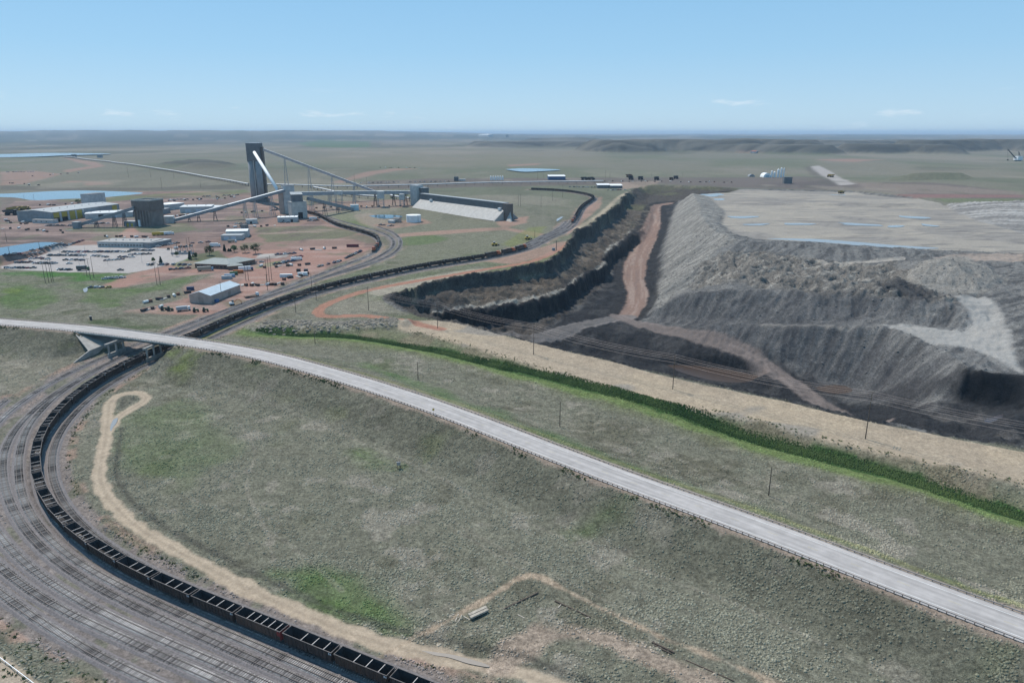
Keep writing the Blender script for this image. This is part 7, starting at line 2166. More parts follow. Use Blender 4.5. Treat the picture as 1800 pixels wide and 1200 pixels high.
for lab, px, py, rz, s, c in [('dark haul truck at the left edge, nearest of the workshop yard', 20, 378, 0.2, 1.1, (0.045, 0.045, 0.05)), ('yellow haul truck behind the nearest dark one at left', 24, 373, 0.4, 1.0, YT), ('yellow haul truck in the middle of the left yard group', 33, 371, 0.3, 1.0, YT),
                              ('yellow haul truck at the right of the left yard group', 43, 371, 0.5, 1.0, YT), ('dark haul truck, first right of the blue shed', 1027, 316.5, 0.3, 1.0, (0.045, 0.045, 0.05)), ('dark haul truck, second right of the blue shed', 1039, 316.5, 0.3, 1.0, (0.045, 0.045, 0.05)),
                              ('dark haul truck above the joined grey sheds', 1109, 316, 1.2, 1.05, (0.045, 0.045, 0.05)), ('rusty haul truck behind the dark one above the sheds', 1106, 311.5, 0.5, 1.0, (0.12, 0.06, 0.04)), ('dark haul truck midway along the far bench', 1126, 316, 1.2, 1.1, (0.045, 0.045, 0.05)),
                              ('dark haul truck left of the far pit corner', 1154, 316.5, 1.2, 1.1, (0.045, 0.045, 0.05)), ('rust-brown haul truck above the pit end', 1180, 316.5, 1.2, 0.9, (0.12, 0.06, 0.04)), ('dark haul truck above the pit end', 1188, 314.5, 1.2, 1.05, (0.045, 0.045, 0.05)),
                              ('yellow truck on the far pale haul road', 1460, 311.5, 1.9, 1.0, YT), ('pale truck on the far edge of the plateau', 1478, 340, 0.4, 0.7, (0.3, 0.3, 0.3))]:
    haul_truck(lab, px, py, rz, s, c)
for lab, px, py in [('yellow loader on the dirt pad left of the locomotives', 927, 421), ('rusty dozer left of the yellow loader', 869, 432)]:
    g = gp(px, py); T = thing('loader', lab, 'loader', tuple(g), 0.4)
    m = VM['yellow'] if 'yellow' in lab else m_rust
    MB().box(0, 0, 1.2, 5.5, 2.6, 1.5).build('body', m, T); MB().box(-0.3, 0, 2.7, 1.8, 1.8, 1.5).build('cab', m_glass, T); MB().box(-0.3, 0, 4.2, 2.0, 2.0, 0.15).build('cab_roof', VM['white'], T)
    MB().bar((2.0, 0, 2.0), (4.2, 0, 0.9), 0.6).build('arm', m, T); MB().box(4.6, 0, 0.2, 1.2, 3.2, 1.3, 0, top=(0.5, 1)).build('bucket', m_dark, T)
    for x in (-1.7, 1.7):
        for y in (-1.25, 1.25): MB().cyl((x, y - 0.3, 0.85), (x, y + 0.3, 0.85), 0.85, n=14).build('wheel', m_rubber, T)
# loose stock in the yards: countable, each its own thing
rs2 = random.Random(21)
stock = [('pallet_stack', 'stacked dark timber pallets', (0.08, 0.06, 0.05)), ('crate', 'rusty steel crate', (0.16, 0.08, 0.055)), ('pipe_bundle', 'bundle of pale pipes', (0.42, 0.40, 0.37)), ('skid_tank', 'small white skid tank', (0.66, 0.66, 0.64)), ('scrap_skip', 'dark scrap skip', (0.05, 0.05, 0.055))]
def stock_item(kind, where, g, rz):
    nm, lb, col = kind
    T = thing(nm, lb + ' ' + where, nm.replace('_', ' '), tuple(g), rz, 'loose stock in the yards')
    m = mat('stock_' + nm, col, 0.8, 0, 0.3, 0.6)
    if nm == 'pipe_bundle':
        for k in range(4): MB().cyl((-4, (k - 1.5) * 0.55, 0.3), (4, (k - 1.5) * 0.55, 0.3), 0.27, n=8).build('pipe', m, T)
    elif nm == 'skid_tank':
        MB().cyl((-2, 0, 1.2), (2, 0, 1.2), 0.95, n=14).build('shell', m, T); MB().box(-1.2, 0, 0, 0.4, 1.6, 0.5).build('skid', m_dark, T); MB().box(1.2, 0, 0, 0.4, 1.6, 0.5).build('skid', m_dark, T)
    elif nm == 'scrap_skip':
        MB().box(0, 0, 0.1, 4.4, 2.2, 1.6, 0, top=(1.15, 1.08)).build('tub', m, T); MB().box(0, 0, 1.4, 4.0, 1.8, 0.5, 0, top=(0.6, 0.6)).build('scrap', m_rust, T)
    else:
        for k in range(2): MB().box(0, 0, k * 1.0, 2.6 - k * 0.2, 2.2, 0.95, k * 0.1).build('layer', m, T)
def stock_row(where, a, b, n, jit=3.0):
    A, B = gp(*a), gp(*b)
    for k in range(n):
        p = A.lerp(B, (k + 0.5) / n); p.x += rs2.uniform(-jit, jit); p.y += rs2.uniform(-jit, jit) * 1.4
        p.z = float(zg(p.x, p.y))
        stock_item(stock[(k * 3 + n) % 5], '%s, %s from its left' % (where, nth(k + 1)), p, rs2.uniform(0, 3))
stock_row('in the line behind the metal shed', (425, 502), (500, 500), 12, 2.0)
stock_row('in the line beside the railway fence', (500, 492), (545, 482), 6, 2.0)
stock_row('beside the metal shed\'s front yard', (250, 547), (285, 540), 4, 1.0)
stock_row('in the tyre yard by the long warehouse', (300, 381), (338, 378), 14, 2.0)
stock_row('in the store yard behind the warehouses', (260, 355), (420, 347), 26, 10.0)
stock_row('in the workshop yard at far left', (0, 388), (50, 394), 8, 4.0)
stock_row('around the silo foot', (425, 374), (490, 370), 10, 6.0)
stock_row('on the far bench', (1190, 320), (1290, 321), 12, 8.0)
stock_row('along the far bench road', (1060, 319), (1180, 319.5), 14, 5.0)
stock_row('on the prairie pad left of the conveyor', (60, 310), (150, 303), 9, 8.0)
stock_row('on the prairie pad right of the silos', (665, 295), (735, 296), 10, 8.0)
stock_row('on the far left works yard', (0, 322), (70, 326), 8, 8.0)
stock_row('left of the feeder box', (10, 402), (125, 408), 12, 6.0)
stock_row('behind the long flat building', (180, 416), (270, 418), 10, 3.0)
stock_row('between the storehouses and the silos', (400, 400), (480, 396), 10, 6.0)
stock_row('under the level conveyor gallery', (550, 366), (715, 362), 16, 5.0)
stock_row('in the red curve yard', (520, 440), (600, 436), 8, 4.0)
stock_row('beside the substation', (290, 440), (340, 432), 7, 3.0)
stock_row('right of the brick office', (455, 470), (540, 466), 8, 3.0)
stock_row('around the workshop\'s far side', (60, 362), (150, 358), 10, 6.0)
for k, (px, py) in enumerate([(60, 452), (105, 446), (150, 446), (195, 446), (240, 450), (90, 468), (140, 468), (190, 466), (250, 462)]):
    g = gp(px, py); T = thing('car_park_light', 'slim steel light mast in the car park, %s in order from left' % nth(k + 1), 'light mast', tuple(g), 0, 'light masts of the car park')
    MB().cyl((0, 0, 0), (0, 0, 9), 0.12, 0.08, n=6).build('mast', m_galv, T); MB().box(0.6, 0, 8.9, 1.6, 0.3, 0.15).build('lamp_head', m_galv, T)
stock_row('left of the shed drive', (255, 533), (330, 515), 8, 1.5)

# ---------------------------------------------------------------- poles and wires
def pole(label, px, py, py_top, arms=0, group='utility poles', steel=False, name='utility_pole', arm_dir=None):
    g = gp(px, py); h = lift(px, py, py_top).z - g.z
    T = thing(name, label, 'pole', tuple(g), arm_dir or 0.0, group)
    MB().cyl((0, 0, -0.5), (0, 0, h), 0.22, 0.13, n=8).build('shaft', m_galv if steel else m_wood, T)
    for k in range(arms):
        z = h - 0.5 - k * 1.6
        MB().box(0, 0, z, 3.0, 0.14, 0.16).build('crossarm', m_wood, T)
        for x in (-1.35, 1.35): MB().cyl((x, 0, z + 0.16), (x, 0, z + 0.42), 0.06, n=6).build('insulator', m_conc, T)
    return T, h
pl = [(554, 604, 583), (735, 667, 636), (984, 750, 706), (1351, 871, 820)]
for k, (x, y, yt) in enumerate(pl):
    pole('bare wooden pole in the grass beyond the highway, %s from the left' % nth(k + 1), x, y, yt, 0, 'bare poles beyond the highway')
TL = [(520, 549.5, 511), (648, 545.5, 504), (769.5, 577, 531), (938, 623, 569), (1182.5, 684, 624), (1521, 771, 689), (1990, 890, 775)]
tops = []
for k, (x, y, yt) in enumerate(TL):
    T, h = pole('tall power pole with crossarms along the sandy bench, %s from the left' % nth(k + 1), x, y, yt, 3, 'power poles along the sandy bench', arm_dir=0.9)
    tops.append((Vector(T.location), h))
wirem = mat('bare_conductor', (0.34, 0.29, 0.27), 0.6, 0.3, 0.1, 0.5)
def wire(label, pts, r=0.022, sag=1.6):
    L = []
    for p, q in zip(pts[:-1], pts[1:]):
        for t in np.linspace(0, 1, 14, endpoint=False):
            v = p.lerp(q, t); v.z -= sag * 4 * t * (1 - t); L.append(tuple(v))
    L.append(tuple(pts[-1])); L = np.array(L)
    o = MB().ribbon(L, [(-r, 0), (0, -r), (r, 0), (0, r)]).build('overhead_wire', wirem)
    tag(o, label, 'wire', 'overhead power wires')
for k, (lab, side, dz) in enumerate([('topmost far-side overhead wire above the pit edge', -1.35, 0.0), ('topmost near-side overhead wire above the pit edge', 1.35, 0.0), ('middle far-side overhead wire above the pit edge', -1.35, -1.6), ('middle near-side overhead wire above the pit edge', 1.35, -1.6),
                                      ('lowest far-side overhead wire above the pit edge', -1.35, -3.2)]):
    wire(lab, [p + Vector((math.cos(0.9) * side, math.sin(0.9) * side, h - 0.1 + dz)) for p, h in tops], 0.04)
# plant poles
def hframe(label, spots):
    for k, (x, y, yt) in enumerate(spots):
        pole('%s, %s pole from the left' % (label, nth(k + 1)), x, y, yt, 1 if k % 2 else 0, 'wooden power poles in the works')
hframe('pole group at the grass verge left of the lot', [(80, 497, 462), (86, 497, 459), (91, 496, 456), (94, 495, 452)])
hframe('pole group at the grass verge right of the lot', [(153, 485, 450), (159, 490, 454), (165, 488, 450)])
hframe('pole group on the dirt spur', [(276, 501, 467), (282, 501, 463)])
hframe('pole group beside the office drive', [(432.5, 494, 463), (437, 493, 461)])
hframe('pole group on the red yard by the office', [(470, 498, 456), (474, 497, 452), (478, 493, 449), (470.5, 510, 482)])
hframe('poles among the railway tracks', [(549, 517, 481), (556, 527, 495)])
hframe('single pole by the metal shed', [(390, 525, 495)])
hframe('poles above the storage barn', [(911, 363, 341), (915, 363, 341), (951, 364, 344)])
hframe('poles left of the third train', [(971, 353, 334), (989, 347, 325), (940, 419, 404)])
hframe('poles in the flats behind the works', [(285, 333, 312), (353, 331, 316), (226, 312, 290), (265, 312, 297), (306, 314, 302), (60, 352, 342), (43, 352, 342)])
hframe('poles in the substation corner', [(303, 450, 430), (312, 447, 425), (330, 440, 418), (334, 438, 417)])
hframe('poles across the middle prairie', [(624, 335, 305), (645, 327, 312), (800, 318, 303), (945, 318, 300), (955, 313, 303), (1064, 313, 300), (1072, 313, 301), (1145, 311, 303), (1200, 309, 301)])
hframe('poles at the far left pond', [(70, 438, 425), (17, 447, 434), (12, 425, 408)])
# substation
g = gp(326, 446)
T = thing('substation', 'small steel substation frame behind the office trees', 'substation', tuple(g), 0.1)
for k, x in enumerate((-9, -4, 1, 6)):
    b = MB()
    for y in (0, 5): b.box(x, y, 0, 0.35, 0.35, 8.5)
    b.box(x, 2.5, 8.0, 0.35, 5.4, 0.35); b.build('gantry', m_galv, T)
for k in range(3): MB().box(-6 + k * 5, 2.5, 0, 2.2, 1.8, 2.8, 0).build('transformer', c_grey, T)
MB().box(-1.5, -3.4, 0, 22, 0.06, 2.0).build('fence', m_galv, T)

# ---------------------------------------------------------------- trees and shrubs
def leaf_mat(name, c):
    m, nt, N, L, b = new_mat(name)
    geo = N.new('ShaderNodeNewGeometry'); n1 = N.new('ShaderNodeTexNoise'); n1.inputs['Scale'].default_value = 0.9; n1.inputs['Detail'].default_value = 3
    L.new(geo.outputs['Position'], n1.inputs['Vector'])
    r = N.new('ShaderNodeValToRGB'); r.color_ramp.elements[0].position = 0.3; r.color_ramp.elements[1].position = 0.7
    r.color_ramp.elements[0].color = (c[0] * 0.7, c[1] * 0.7, c[2] * 0.7, 1); r.color_ramp.elements[1].color = (c[0] * 1.35, c[1] * 1.3, c[2] * 1.2, 1)
    L.new(n1.outputs['Fac'], r.inputs['Fac']); L.new(r.outputs['Color'], b.inputs['Base Color']); b.inputs['Roughness'].default_value = 0.7; b.inputs['Specular IOR Level'].default_value = 0.15
    return m
def tint_mat(name, gain):
    """foliage that takes the colour of the spot it grows on (carried by each clump)"""
    m, nt, N, L, b = new_mat(name)
    at_ = N.new('ShaderNodeAttribute'); at_.attribute_type = 'INSTANCER'; at_.attribute_name = 'tint'
    mx = N.new('ShaderNodeMix'); mx.data_type = 'RGBA'; mx.blend_type = 'MULTIPLY'; mx.inputs['Factor'].default_value = 1.0
    mx.inputs[7].default_value = (gain, gain, gain, 1)
    L.new(at_.outputs['Color'], mx.inputs[6]); L.new(mx.outputs[2], b.inputs['Base Color'])
    b.inputs['Roughness'].default_value = 0.9; b.inputs['Specular IOR Level'].default_value = 0.05
    return m
lf_dec = leaf_mat('broadleaf_foliage', (0.050, 0.100, 0.034)); lf_con = leaf_mat('conifer_foliage', (0.026, 0.050, 0.034)); lf_yng = leaf_mat('young_foliage', (0.085, 0.13, 0.040)); lf_reed = tint_mat('reed_foliage', 1.0); lf_sage = tint_mat('sage_foliage', 1.4); lf_weed = leaf_mat('weed_foliage', (0.105, 0.135, 0.055)); lf_dry = tint_mat('dry_grass', 1.5)
m_bark = mat('tree_bark', (0.075, 0.055, 0.042), 0.95, 0, 0.3, 2.0)
def tree(label, px, py, h, w, kind='dec', name='broadleaf_tree'):
    g = gp(px, py); r = random.Random(int(px * 7 + py))
    T = thing(name, label, 'tree', (g.x, g.y, g.z - 0.1), r.uniform(0, 6), 'trees around the office')
    t = MB(); t.cyl((0, 0, 0), (0.1, 0, h * 0.55), 0.028 * h, 0.014 * h, n=8)
    for k in range(6):
        a = k * 1.05; z = h * (0.25 + 0.06 * k)
        t.cyl((0.05, 0, z), (math.cos(a) * w * 0.3, math.sin(a) * w * 0.3, z + h * 0.18), 0.012 * h, 0.005 * h, n=5)
    t.build('trunk', m_bark, T)
    b = MB()
    clumps = []
    n = 26 if kind != 'con' else 30
    for k in range(n):
        if kind == 'con':
            z = h * (0.08 + 0.88 * k / n); rr = w * 0.5 * (1 - k / n) * r.uniform(0.6, 1.05) + 0.1; a = k * 2.4
            clumps.append((math.cos(a) * rr * 0.7, math.sin(a) * rr * 0.7, z, 0.22 * w * (1 - 0.7 * k / n) + 0.15))
        else:
            a = r.uniform(0, 6.28); u = r.uniform(-0.75, 1); q = math.sqrt(max(0, 1 - u * u)) * w * 0.5 * r.uniform(0.55, 1.0)
            clumps.append((math.cos(a) * q, math.sin(a) * q, h * 0.62 + u * h * 0.36 * r.uniform(0.7, 1.0), w * 0.17 * r.uniform(0.6, 1.2)))
    for cx, cy, cz, cr in clumps:
        for _ in range(44):
            d = Vector((r.gauss(0, 1), r.gauss(0, 1), r.gauss(0, 0.8))).normalized() * cr * r.uniform(0.5, 1.1)
            p = Vector((cx, cy, cz)) + d; s = 0.16 + 0.035 * h * r.uniform(0.5, 1)
            u = Vector((r.gauss(0, 1), r.gauss(0, 1), r.gauss(0, 1))).normalized(); v = u.orthogonal().normalized()
            b.add([p - u * s, p + v * s * 0.6, p + u * s, p - v * s * 0.6], [(0, 1, 2, 3)])
    b.build('crown', {'dec': lf_dec, 'con': lf_con, 'yng': lf_yng}[kind], T)
tree('dark round tree at the left rear of the brick office', 368.5, 449, 9.5, 9)
tree('slim conifer behind the brick office', 395, 441.5, 7, 3.5, 'con', 'conifer_tree')
tree('round tree behind the middle of the office', 412, 443, 7, 6.5)
tree('wide tree behind the right half of the office', 431, 444, 7.5, 8)
tree('large dark tree at the right end of the office', 449.5, 446, 9.5, 9)
tree('dark conifer at the left corner of the office', 334, 456, 8, 3.8, 'con', 'conifer_tree')
tree('leafless-looking shrub tree right of the corner conifer', 343, 455, 6, 5)
tree('small conifer beside the neat row of cars', 283, 462, 6, 3.2, 'con', 'conifer_tree')
tree('young pale tree on the lot island', 311, 450.5, 4.5, 3.5, 'yng')
tree('young pale tree left of the small conifer', 270, 461, 4.5, 3.2, 'yng')
tree('low hedge shrub behind the office, left of two', 402, 442, 3, 3, 'con', 'hedge_shrub')
tree('low hedge shrub behind the office, right of two', 405, 442, 3, 3, 'con', 'hedge_shrub')
tree('broad green bush behind the workshop hall', 138, 357, 5, 11, 'dec', 'green_bush')

# ---------------------------------------------------------------- foreground odds and ends
g = gp(841, 1079); A, B = gp(826, 1079), gp(858, 1064); an = math.atan2(B.y - A.y, B.x - A.x)
m_plank = mat('sun_bleached_timber', (0.36, 0.315, 0.26), 0.9, 0, 0.3, 1.2)
T = thing('timber_stack', 'stack of two bleached timber beams on dark bearers', 'timber stack', (g.x, g.y, g.z), an)
for y in (-0.55, 0.55): MB().box(0.25 * y, y, 0.35, 5.6, 0.85, 0.5).build('beam', m_plank, T)
for x in (-2, 0, 2): MB().box(x, 0, -0.1, 0.35, 2.2, 0.45).build('bearer', m_dark, T)
def lying(name, label, a, b, r, m, box=False):
    A, B = gp(*a), gp(*b); d = B - A
    T = thing(name, label, name.replace('_', ' '), tuple((A + B) / 2), math.atan2(d.y, d.x))
    ln = math.hypot(d.x, d.y)
    if box: MB().box(0, 0, 0.0, ln, r * 2, r).build('board', m, T)
    else:
        MB().cyl((-ln / 2, 0, r * 0.9), (ln / 2, 0, r * 0.9), r, r * 0.85, n=8).build('log', m, T); MB().cyl((-ln / 2 - 0.02, 0, r * 0.9), (-ln / 2 + 0.05, 0, r * 0.9), r * 1.02, n=8).build('cut_end', m_plank, T)
lying('utility_pole_log', 'dark pole lying right of the timber stack', (886, 1071), (946, 1042), 0.26, m_wood)
lying('utility_pole_log', 'thin dark pole lying below the berm corner', (975, 1056), (1038, 1085), 0.2, m_wood)
lying('utility_pole_log', 'dark pole lying near the lower right track', (1146, 1129), (1185, 1147), 0.26, m_wood)
lying('utility_pole_log', 'second dark pole beside the lower right one', (1149, 1134), (1180, 1149), 0.2, m_wood)
lying('utility_pole_log', 'long thin pole at the bottom right of the field', (1205, 1160), (1290, 1197), 0.16, m_wood)
for k, (a, b) in enumerate([((800, 1092), (806, 1079)), ((805, 1094), (812, 1080)), ((789, 1083), (799, 1079)), ((815, 1083), (826, 1089)), ((1090, 1090), (1106, 1096)), ((910, 1080), (922, 1086)), ((981, 1068), (988, 1060)), ((1020, 1088), (1038, 1084))]):
    lying('board', 'pale board lying in the grass, %s from the left around the timber' % nth(k + 1), a, b, 0.14, m_plank, True)
g = gp(701, 823)
T = thing('stock_pump', 'weathered grey metal pump stand in the field', 'pump stand', tuple(g), 0.4)
for x, y in ((-0.7, -0.5), (0.7, -0.5), (0.7, 0.5), (-0.7, 0.5)): MB().bar((x, y, 0), (x * 0.7, y * 0.7, 1.6), 0.14).build('leg', m_rust, T)
MB().box(0, 0, 1.5, 1.3, 0.9, 1.2).build('housing', m_galv, T); MB().bar((0, 0, 2.6), (-0.9, 0, 3.6), 0.16).build('arm', m_rust, T); MB().bar((0.2, 0, 2.6), (0.4, 0, 3.3), 0.2).build('stack', m_rust, T)
g = gp(762, 729)
T = thing('road_sign', 'yellow warning sign beside the near guard rail', 'road sign', tuple(g), 0.5)
MB().cyl((0, 0, -0.3), (0, 0, 3.0), 0.05, n=6).build('post', m_galv, T)
MB().box(0, -0.06, 2.0, 0.9, 0.03, 0.9).build('panel', VM['yellow'], T)
g = gp(160, 562)
T = thing('trackside_cabinet', 'small dark signal cabinet left above the bridge', 'cabinet', tuple(g), 0.0)
MB().box(0, 0, 0, 1.2, 0.9, 2.4).build('body', m_dark, T); MB().box(0, 0, 2.4, 1.4, 1.1, 0.15).build('lid', m_galv, T)
g = gp(978, 440)
T = thing('crossing_mast', 'dark mast with hut at the level crossing', 'mast', tuple(g), 0.2)
MB().cyl((0, 0, 0), (0, 0, 9.5), 0.35, 0.3, n=8).build('shaft', m_dark, T); MB().box(-3, 0, 0, 3, 2.4, 2.6).build('hut', c_grey, T)
# white pipe along the bottom left road
bl = np.array([tuple(gp(*p)) for p in [(-60, 1112), (0, 1158), (30, 1181), (60, 1204), (100, 1235)]]); bl[:, 2] += 0.5
T = thing('pipe_fence', 'thin white pipe rail in the bottom left corner', 'pipe rail', (0, 0, 0))
MB().ribbon(resample(bl, 3), [(-0.07, 0.1), (-0.07, 0.22), (0.07, 0.22), (0.07, 0.1)]).build('pipe', m_white, T)
b = MB()
for p in resample(bl, 3): b.box(p[0], p[1], p[2] - 0.7, 0.12, 0.12, 0.8)
tag(b.build('posts', m_galv, T), kind='stuff')
# ---------------------------------------------------------------- ground cover, scattered as instances
def scatter(name, pts, scl, tuft_mesh, label, seed=1, tint=None):
    me = bpy.data.meshes.new(name)
    n = len(pts)
    me.vertices.add(n); me.vertices.foreach_set('co', np.asarray(pts, np.float32).ravel())
    a = me.attributes.new('size', 'FLOAT', 'POINT'); a.data.foreach_set('value', np.asarray(scl, np.float32))
    if tint is not None:
        t_ = me.attributes.new('tint', 'FLOAT_COLOR', 'POINT'); t_.data.foreach_set('color', np.concatenate([tint, np.ones((n, 1))], 1).astype(np.float32).ravel())
    me.update()
    o = bpy.data.objects.new(name, me); COL.objects.link(o)
    src = bpy.data.objects.new(name + '_clump', tuft_mesh)       # not linked to the scene: only the instanced shape
    ng = bpy.data.node_groups.new(name, 'GeometryNodeTree')
    ng.interface.new_socket('Geometry', in_out='INPUT', socket_type='NodeSocketGeometry'); ng.interface.new_socket('Geometry', in_out='OUTPUT', socket_type='NodeSocketGeometry')
    N, L = ng.nodes, ng.links
    gi = N.new('NodeGroupInput'); go = N.new('NodeGroupOutput')
    ip = N.new('GeometryNodeInstanceOnPoints'); oi = N.new('GeometryNodeObjectInfo'); oi.inputs['Object'].default_value = src
    rv_ = N.new('FunctionNodeRandomValue'); rv_.data_type = 'FLOAT_VECTOR'; rv_.inputs['Min'].default_value = (-0.12, -0.12, 0); rv_.inputs['Max'].default_value = (0.12, 0.12, 6.28); rv_.inputs['Seed'].default_value = seed
    na = N.new('GeometryNodeInputNamedAttribute'); na.data_type = 'FLOAT'; na.inputs['Name'].default_value = 'size'
    L.new(gi.outputs[0], ip.inputs['Points']); L.new(oi.outputs['Geometry'], ip.inputs['Instance'])
    L.new(rv_.outputs['Value'], ip.inputs['Rotation']); L.new(na.outputs['Attribute'], ip.inputs['Scale']); L.new(ip.outputs[0], go.inputs[0])
    md = o.modifiers.new('scatter', 'NODES'); md.node_group = ng
    return tag(o, label, kind='stuff')

def tuft(name, blades, h, w, m, seed, lean=0.5):
    r = random.Random(seed); b = MB()
    for _ in range(blades):
        a = r.uniform(0, 6.28); q = r.uniform(0, w * 0.55); l = r.uniform(0.5, 1.0) * h
        p = Vector((math.cos(a) * q, math.sin(a) * q, -0.05)); d = Vector((math.cos(a) * lean * r.uniform(0.2, 1), math.sin(a) * lean * r.uniform(0.2, 1), 1)).normalized()
        s = Vector((-math.sin(a), math.cos(a), 0)) * (w * 0.20)
        b.add([p - s, p + s, p + d * l * 0.6 + s * 0.8, p + d * l, p + d * l * 0.6 - s * 0.8], [(0, 1, 2, 3, 4)])
    return b.mesh(name, m)
def dome(name, m, seed, h):
    r = random.Random(seed); b = MB(); n = 7; vs = [(0.05, 0.0, h)]
    for k in range(n):
        a = 6.283 * k / n; q = r.uniform(0.22, 0.36); vs.append((math.cos(a) * q, math.sin(a) * q, h * r.uniform(0.5, 0.85)))
    for k in range(n):
        a = 6.283 * (k + 0.5) / n; q = r.uniform(0.34, 0.52); vs.append((math.cos(a) * q, math.sin(a) * q, -0.06))
    fs = [(0, 1 + k, 1 + (k + 1) % n) for k in range(n)]
    for k in range(n): fs += [(1 + k, 1 + n + k, 1 + (k + 1) % n), (1 + (k + 1) % n, 1 + n + k, 1 + n + (k + 1) % n)]
    return b.add(vs, fs).mesh(name, m)
SAGE_T = dome('sage_clump', lf_sage, 1, 0.42); DRY_T = dome('grass_clump', lf_dry, 2, 0.34); REED_T = dome('reed_clump', lf_reed, 3, 0.8); WEED_T = tuft('weed_clump', 12, 0.7, 0.9, lf_weed, 4, 0.8)
GZV = VZ
_gu = len(GU)
def mesh_z(x, y):
    """height of the built ground sheet"""
    j = np.clip(np.searchsorted(GYR, y) - 1, 0, len(GYR) - 2)
    fy = (y - GYR[j]) / (GYR[j + 1] - GYR[j])
    u = np.clip((x / (y + 12.0) - GU[0]) / (GU[1] - GU[0]), 0, _gu - 1.001); i = u.astype(int); fx = u - i
    return (VZ[j, i] * (1 - fx) + VZ[j, i + 1] * fx) * (1 - fy) + (VZ[j + 1, i] * (1 - fx) + VZ[j + 1, i + 1] * fx) * fy, G[j, i], C[j, i], MV[j, i]
def sample_pts(n, y0, y1, seed):
    r = np.random.RandomState(seed)
    # even cover on the ground, thinning with distance
    y = 1 / (1 / y1 + (1 / y0 - 1 / y1) * r.rand(n)); x = (r.rand(n) * 2 - 1) * 0.86 * y
    return x, y, r
def green_zone(x, y, inner=False):
    z, g, c, mv = mesh_z(x, y)
    veg = (g > 0.72) & (mv < 0.1) & (c.max(1) < 0.27)
    if not inner:
        z2, v2, c2 = green_zone(x[veg], y[veg], True)
        veg[np.nonzero(veg)[0][~v2]] = False
        return z, veg, c
    d, _, _ = near_dist(x, y, HIGHWAY, 20.0); veg &= d > HW_W / 2 + 1.2
    for L in TRACKS[:7]:
        d, _, _ = near_dist(x, y, L, 6.0); veg &= d > 3.4
    d, _, _ = near_dist(x, y, LOOP_ROAD, 6.0); veg &= d > 2.8
    return z, veg, c
x, y, r = sample_pts(300000, 105, 520, 5)
z, veg, c = green_zone(x, y)
cl = fbm(x / 9.0, y / 9.0, 3, 500)
keep = veg & (r.rand(len(x)) < 0.03 + 2.2 * np.clip(cl - 0.46, 0, 1))
P = np.stack([x, y, z], 1)[keep]
TC = c[keep] * (0.75 + 0.6 * r.rand(len(P), 1))
S = (0.30 + 0.75 * r.rand(len(P)) ** 3)
scatter('sagebrush', P, S, SAGE_T, 'grey-green sagebrush clumps over the near fields', 1, TC)
x, y, r = sample_pts(110000, 105, 420, 6)
z, veg, c = green_zone(x, y)
keep = veg & (r.rand(len(x)) < np.clip((fbm(x / 13.0, y / 13.0, 3, 510) - 0.4) * 3, 0, 1))
P = np.stack([x, y, z], 1)[keep]
scatter('dry_grass', P, 0.4 + 0.6 * r.rand(len(P)), DRY_T, 'dry grass tufts over the near fields', 2, c[keep] * (0.8 + 0.5 * r.rand(len(P), 1)))
# reeds of the ditch
r = np.random.RandomState(9)
Ld = resample(DITCH, 1.0); t, nr = normals2(Ld)
k = r.randint(0, len(Ld), 34000); off = np.clip(r.randn(34000) * 2.0, -4.2, 4.2) * (0.35 + 1.1 * fbm(Ld[k, 0] / 15.0, Ld[k, 1] / 15.0, 3, 530))
wv = np.interp(np.arange(len(Ld)), [0, 30, 90, len(Ld)], [0.5, 0.6, 1.0, 1.1])[k]
jt = r.rand(34000) - 0.5
x = Ld[k, 0] + nr[k, 0] * off * wv + t[k, 0] * jt; y = Ld[k, 1] + nr[k, 1] * off * wv + t[k, 1] * jt
z = mesh_z(x, y)[0]
gk = np.clip(fbm(x / 11.0, y / 11.0, 4, 550) * 1.6 - 0.35 + 0.35 * (r.rand(len(x)) - 0.5), 0, 1)[:, None]
gt = np.array([0.030, 0.062, 0.020]) * (1 - gk) + np.array([0.098, 0.130, 0.045]) * gk
sz = (0.28 + 0.55 * r.rand(len(x)) ** 2) * (0.6 + 0.8 * (1 - np.abs(off) / 4.6))
scatter('ditch_reeds', np.stack([x, y, z], 1), sz, REED_T, 'dense dark green reeds filling the ditch', 3, gt)
# weeds: road edge, sand bench edge, spur
pts = []
Lh = resample(HIGHWAY, 1.0); t, nr = normals2(Lh)
k = r.randint(0, len(Lh), 2600); cl = fbm(Lh[k, 0] / 12.0, Lh[k, 1] / 12.0, 3, 520) > 0.52
k = k[cl]; off = HW_W / 2 + 1.0 + r.rand(len(k)) * 2.2
pts.append(np.stack([Lh[k, 0] + nr[k, 0] * off, Lh[k, 1] + nr[k, 1] * off], 1))
Ls = resample(SANDC, 1.0); t, nr = normals2(Ls)
k = r.randint(0, len(Ls), 420); off = 14.0 + r.randn(len(k)) * 1.6
pts.append(np.stack([Ls[k, 0] + nr[k, 0] * off, Ls[k, 1] + nr[k, 1] * off], 1))
T1f = resample(T1, 0.4); k = r.randint(0, len(T1f) - 1, 1800); t, nr = normals2(T1f)
off = 4.6 + r.rand(len(k)) * 1.8
pts.append(np.stack([T1f[k, 0] + nr[k, 0] * off, T1f[k, 1] + nr[k, 1] * off], 1)[(T1f[k, 1] < 420) & (fbm(T1f[k, 0] / 8.0, T1f[k, 1] / 8.0, 3, 540) > 0.5)])
T6f = resample(T6, 0.4); k = r.randint(0, len(T6f) - 1, 900); t, nr = normals2(T6f); off = -4.2 - r.rand(len(k)) * 12
pts.append(np.stack([T6f[k, 0] + nr[k, 0] * off, T6f[k, 1] + nr[k, 1] * off], 1))
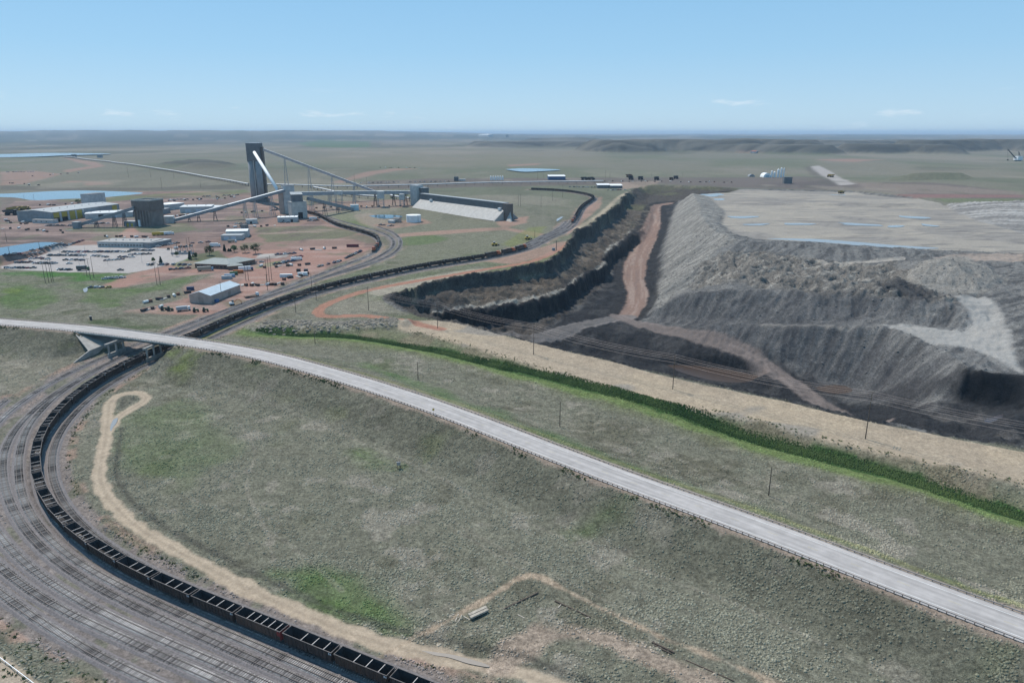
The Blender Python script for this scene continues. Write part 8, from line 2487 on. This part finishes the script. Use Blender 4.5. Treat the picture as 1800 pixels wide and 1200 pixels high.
W_ = np.vstack(pts) + r.randn(sum(len(p) for p in pts), 2) * 0.4
W_ = W_[near_dist(W_[:, 0].copy(), W_[:, 1].copy(), LOOP_ROAD, 8.0)[0] > 3.4]
scatter('roadside_weeds', np.stack([W_[:, 0], W_[:, 1], mesh_z(W_[:, 0], W_[:, 1])[0]], 1), 0.35 + 0.6 * r.rand(len(W_)), WEED_T, 'green weeds along road and track edges', 4)
# tipped rock on the rubble ridge and loose rock in the pit
def rock_mesh(name, m, seed):
    bm = bmesh.new(); bmesh.ops.create_icosphere(bm, subdivisions=1, radius=0.5); r_ = random.Random(seed)
    for v in bm.verts: v.co *= r_.uniform(0.7, 1.25); v.co.z *= 0.7
    me = bpy.data.meshes.new(name); bm.to_mesh(me); bm.free(); me.materials.append(m); return me
m_rock = mat('pale_rubble', (0.225, 0.195, 0.158), 0.95, 0, 0.4, 0.4); m_rockd = mat('dark_spoil_rock', (0.15, 0.14, 0.13), 0.95, 0, 0.5, 0.3)
Lr = resample(RUB, 0.5); t, nr = normals2(Lr); k = r.randint(0, len(Lr), 900); off = r.randn(900) * 4.5
x = Lr[k, 0] + nr[k, 0] * off; y = Lr[k, 1] + nr[k, 1] * off
scatter('tipped_rubble', np.stack([x, y, mesh_z(x, y)[0]], 1), 0.6 + 2.2 * r.rand(900) ** 2, rock_mesh('rubble_block', m_rock, 1), 'pale tipped rock rubble north of the ditch', 5)
n = 42000
y = 330 + 500 * r.rand(n); x = -100 + 620 * r.rand(n)
inm = in_poly(x, y, mine_poly)
x, y = x[inm], y[inm]
ok = np.abs(x / (y + 12)) < 0.9
x, y = x[ok], y[ok]
z, g_, c_, mv = mesh_z(x, y)
cm_ = c_.mean(1)
keep = (mv > 0.9) & (g_ > 0.65) & (r.rand(len(x)) < 0.7) & (cm_ > 0.085)
x, y, z = x[keep], y[keep], z[keep]
scatter('loose_rock', np.stack([x, y, z], 1), 0.4 + 1.5 * r.rand(len(x)) ** 4, rock_mesh('rock', m_rockd, 2), 'loose grey rocks scattered over the pit and spoil', 6)
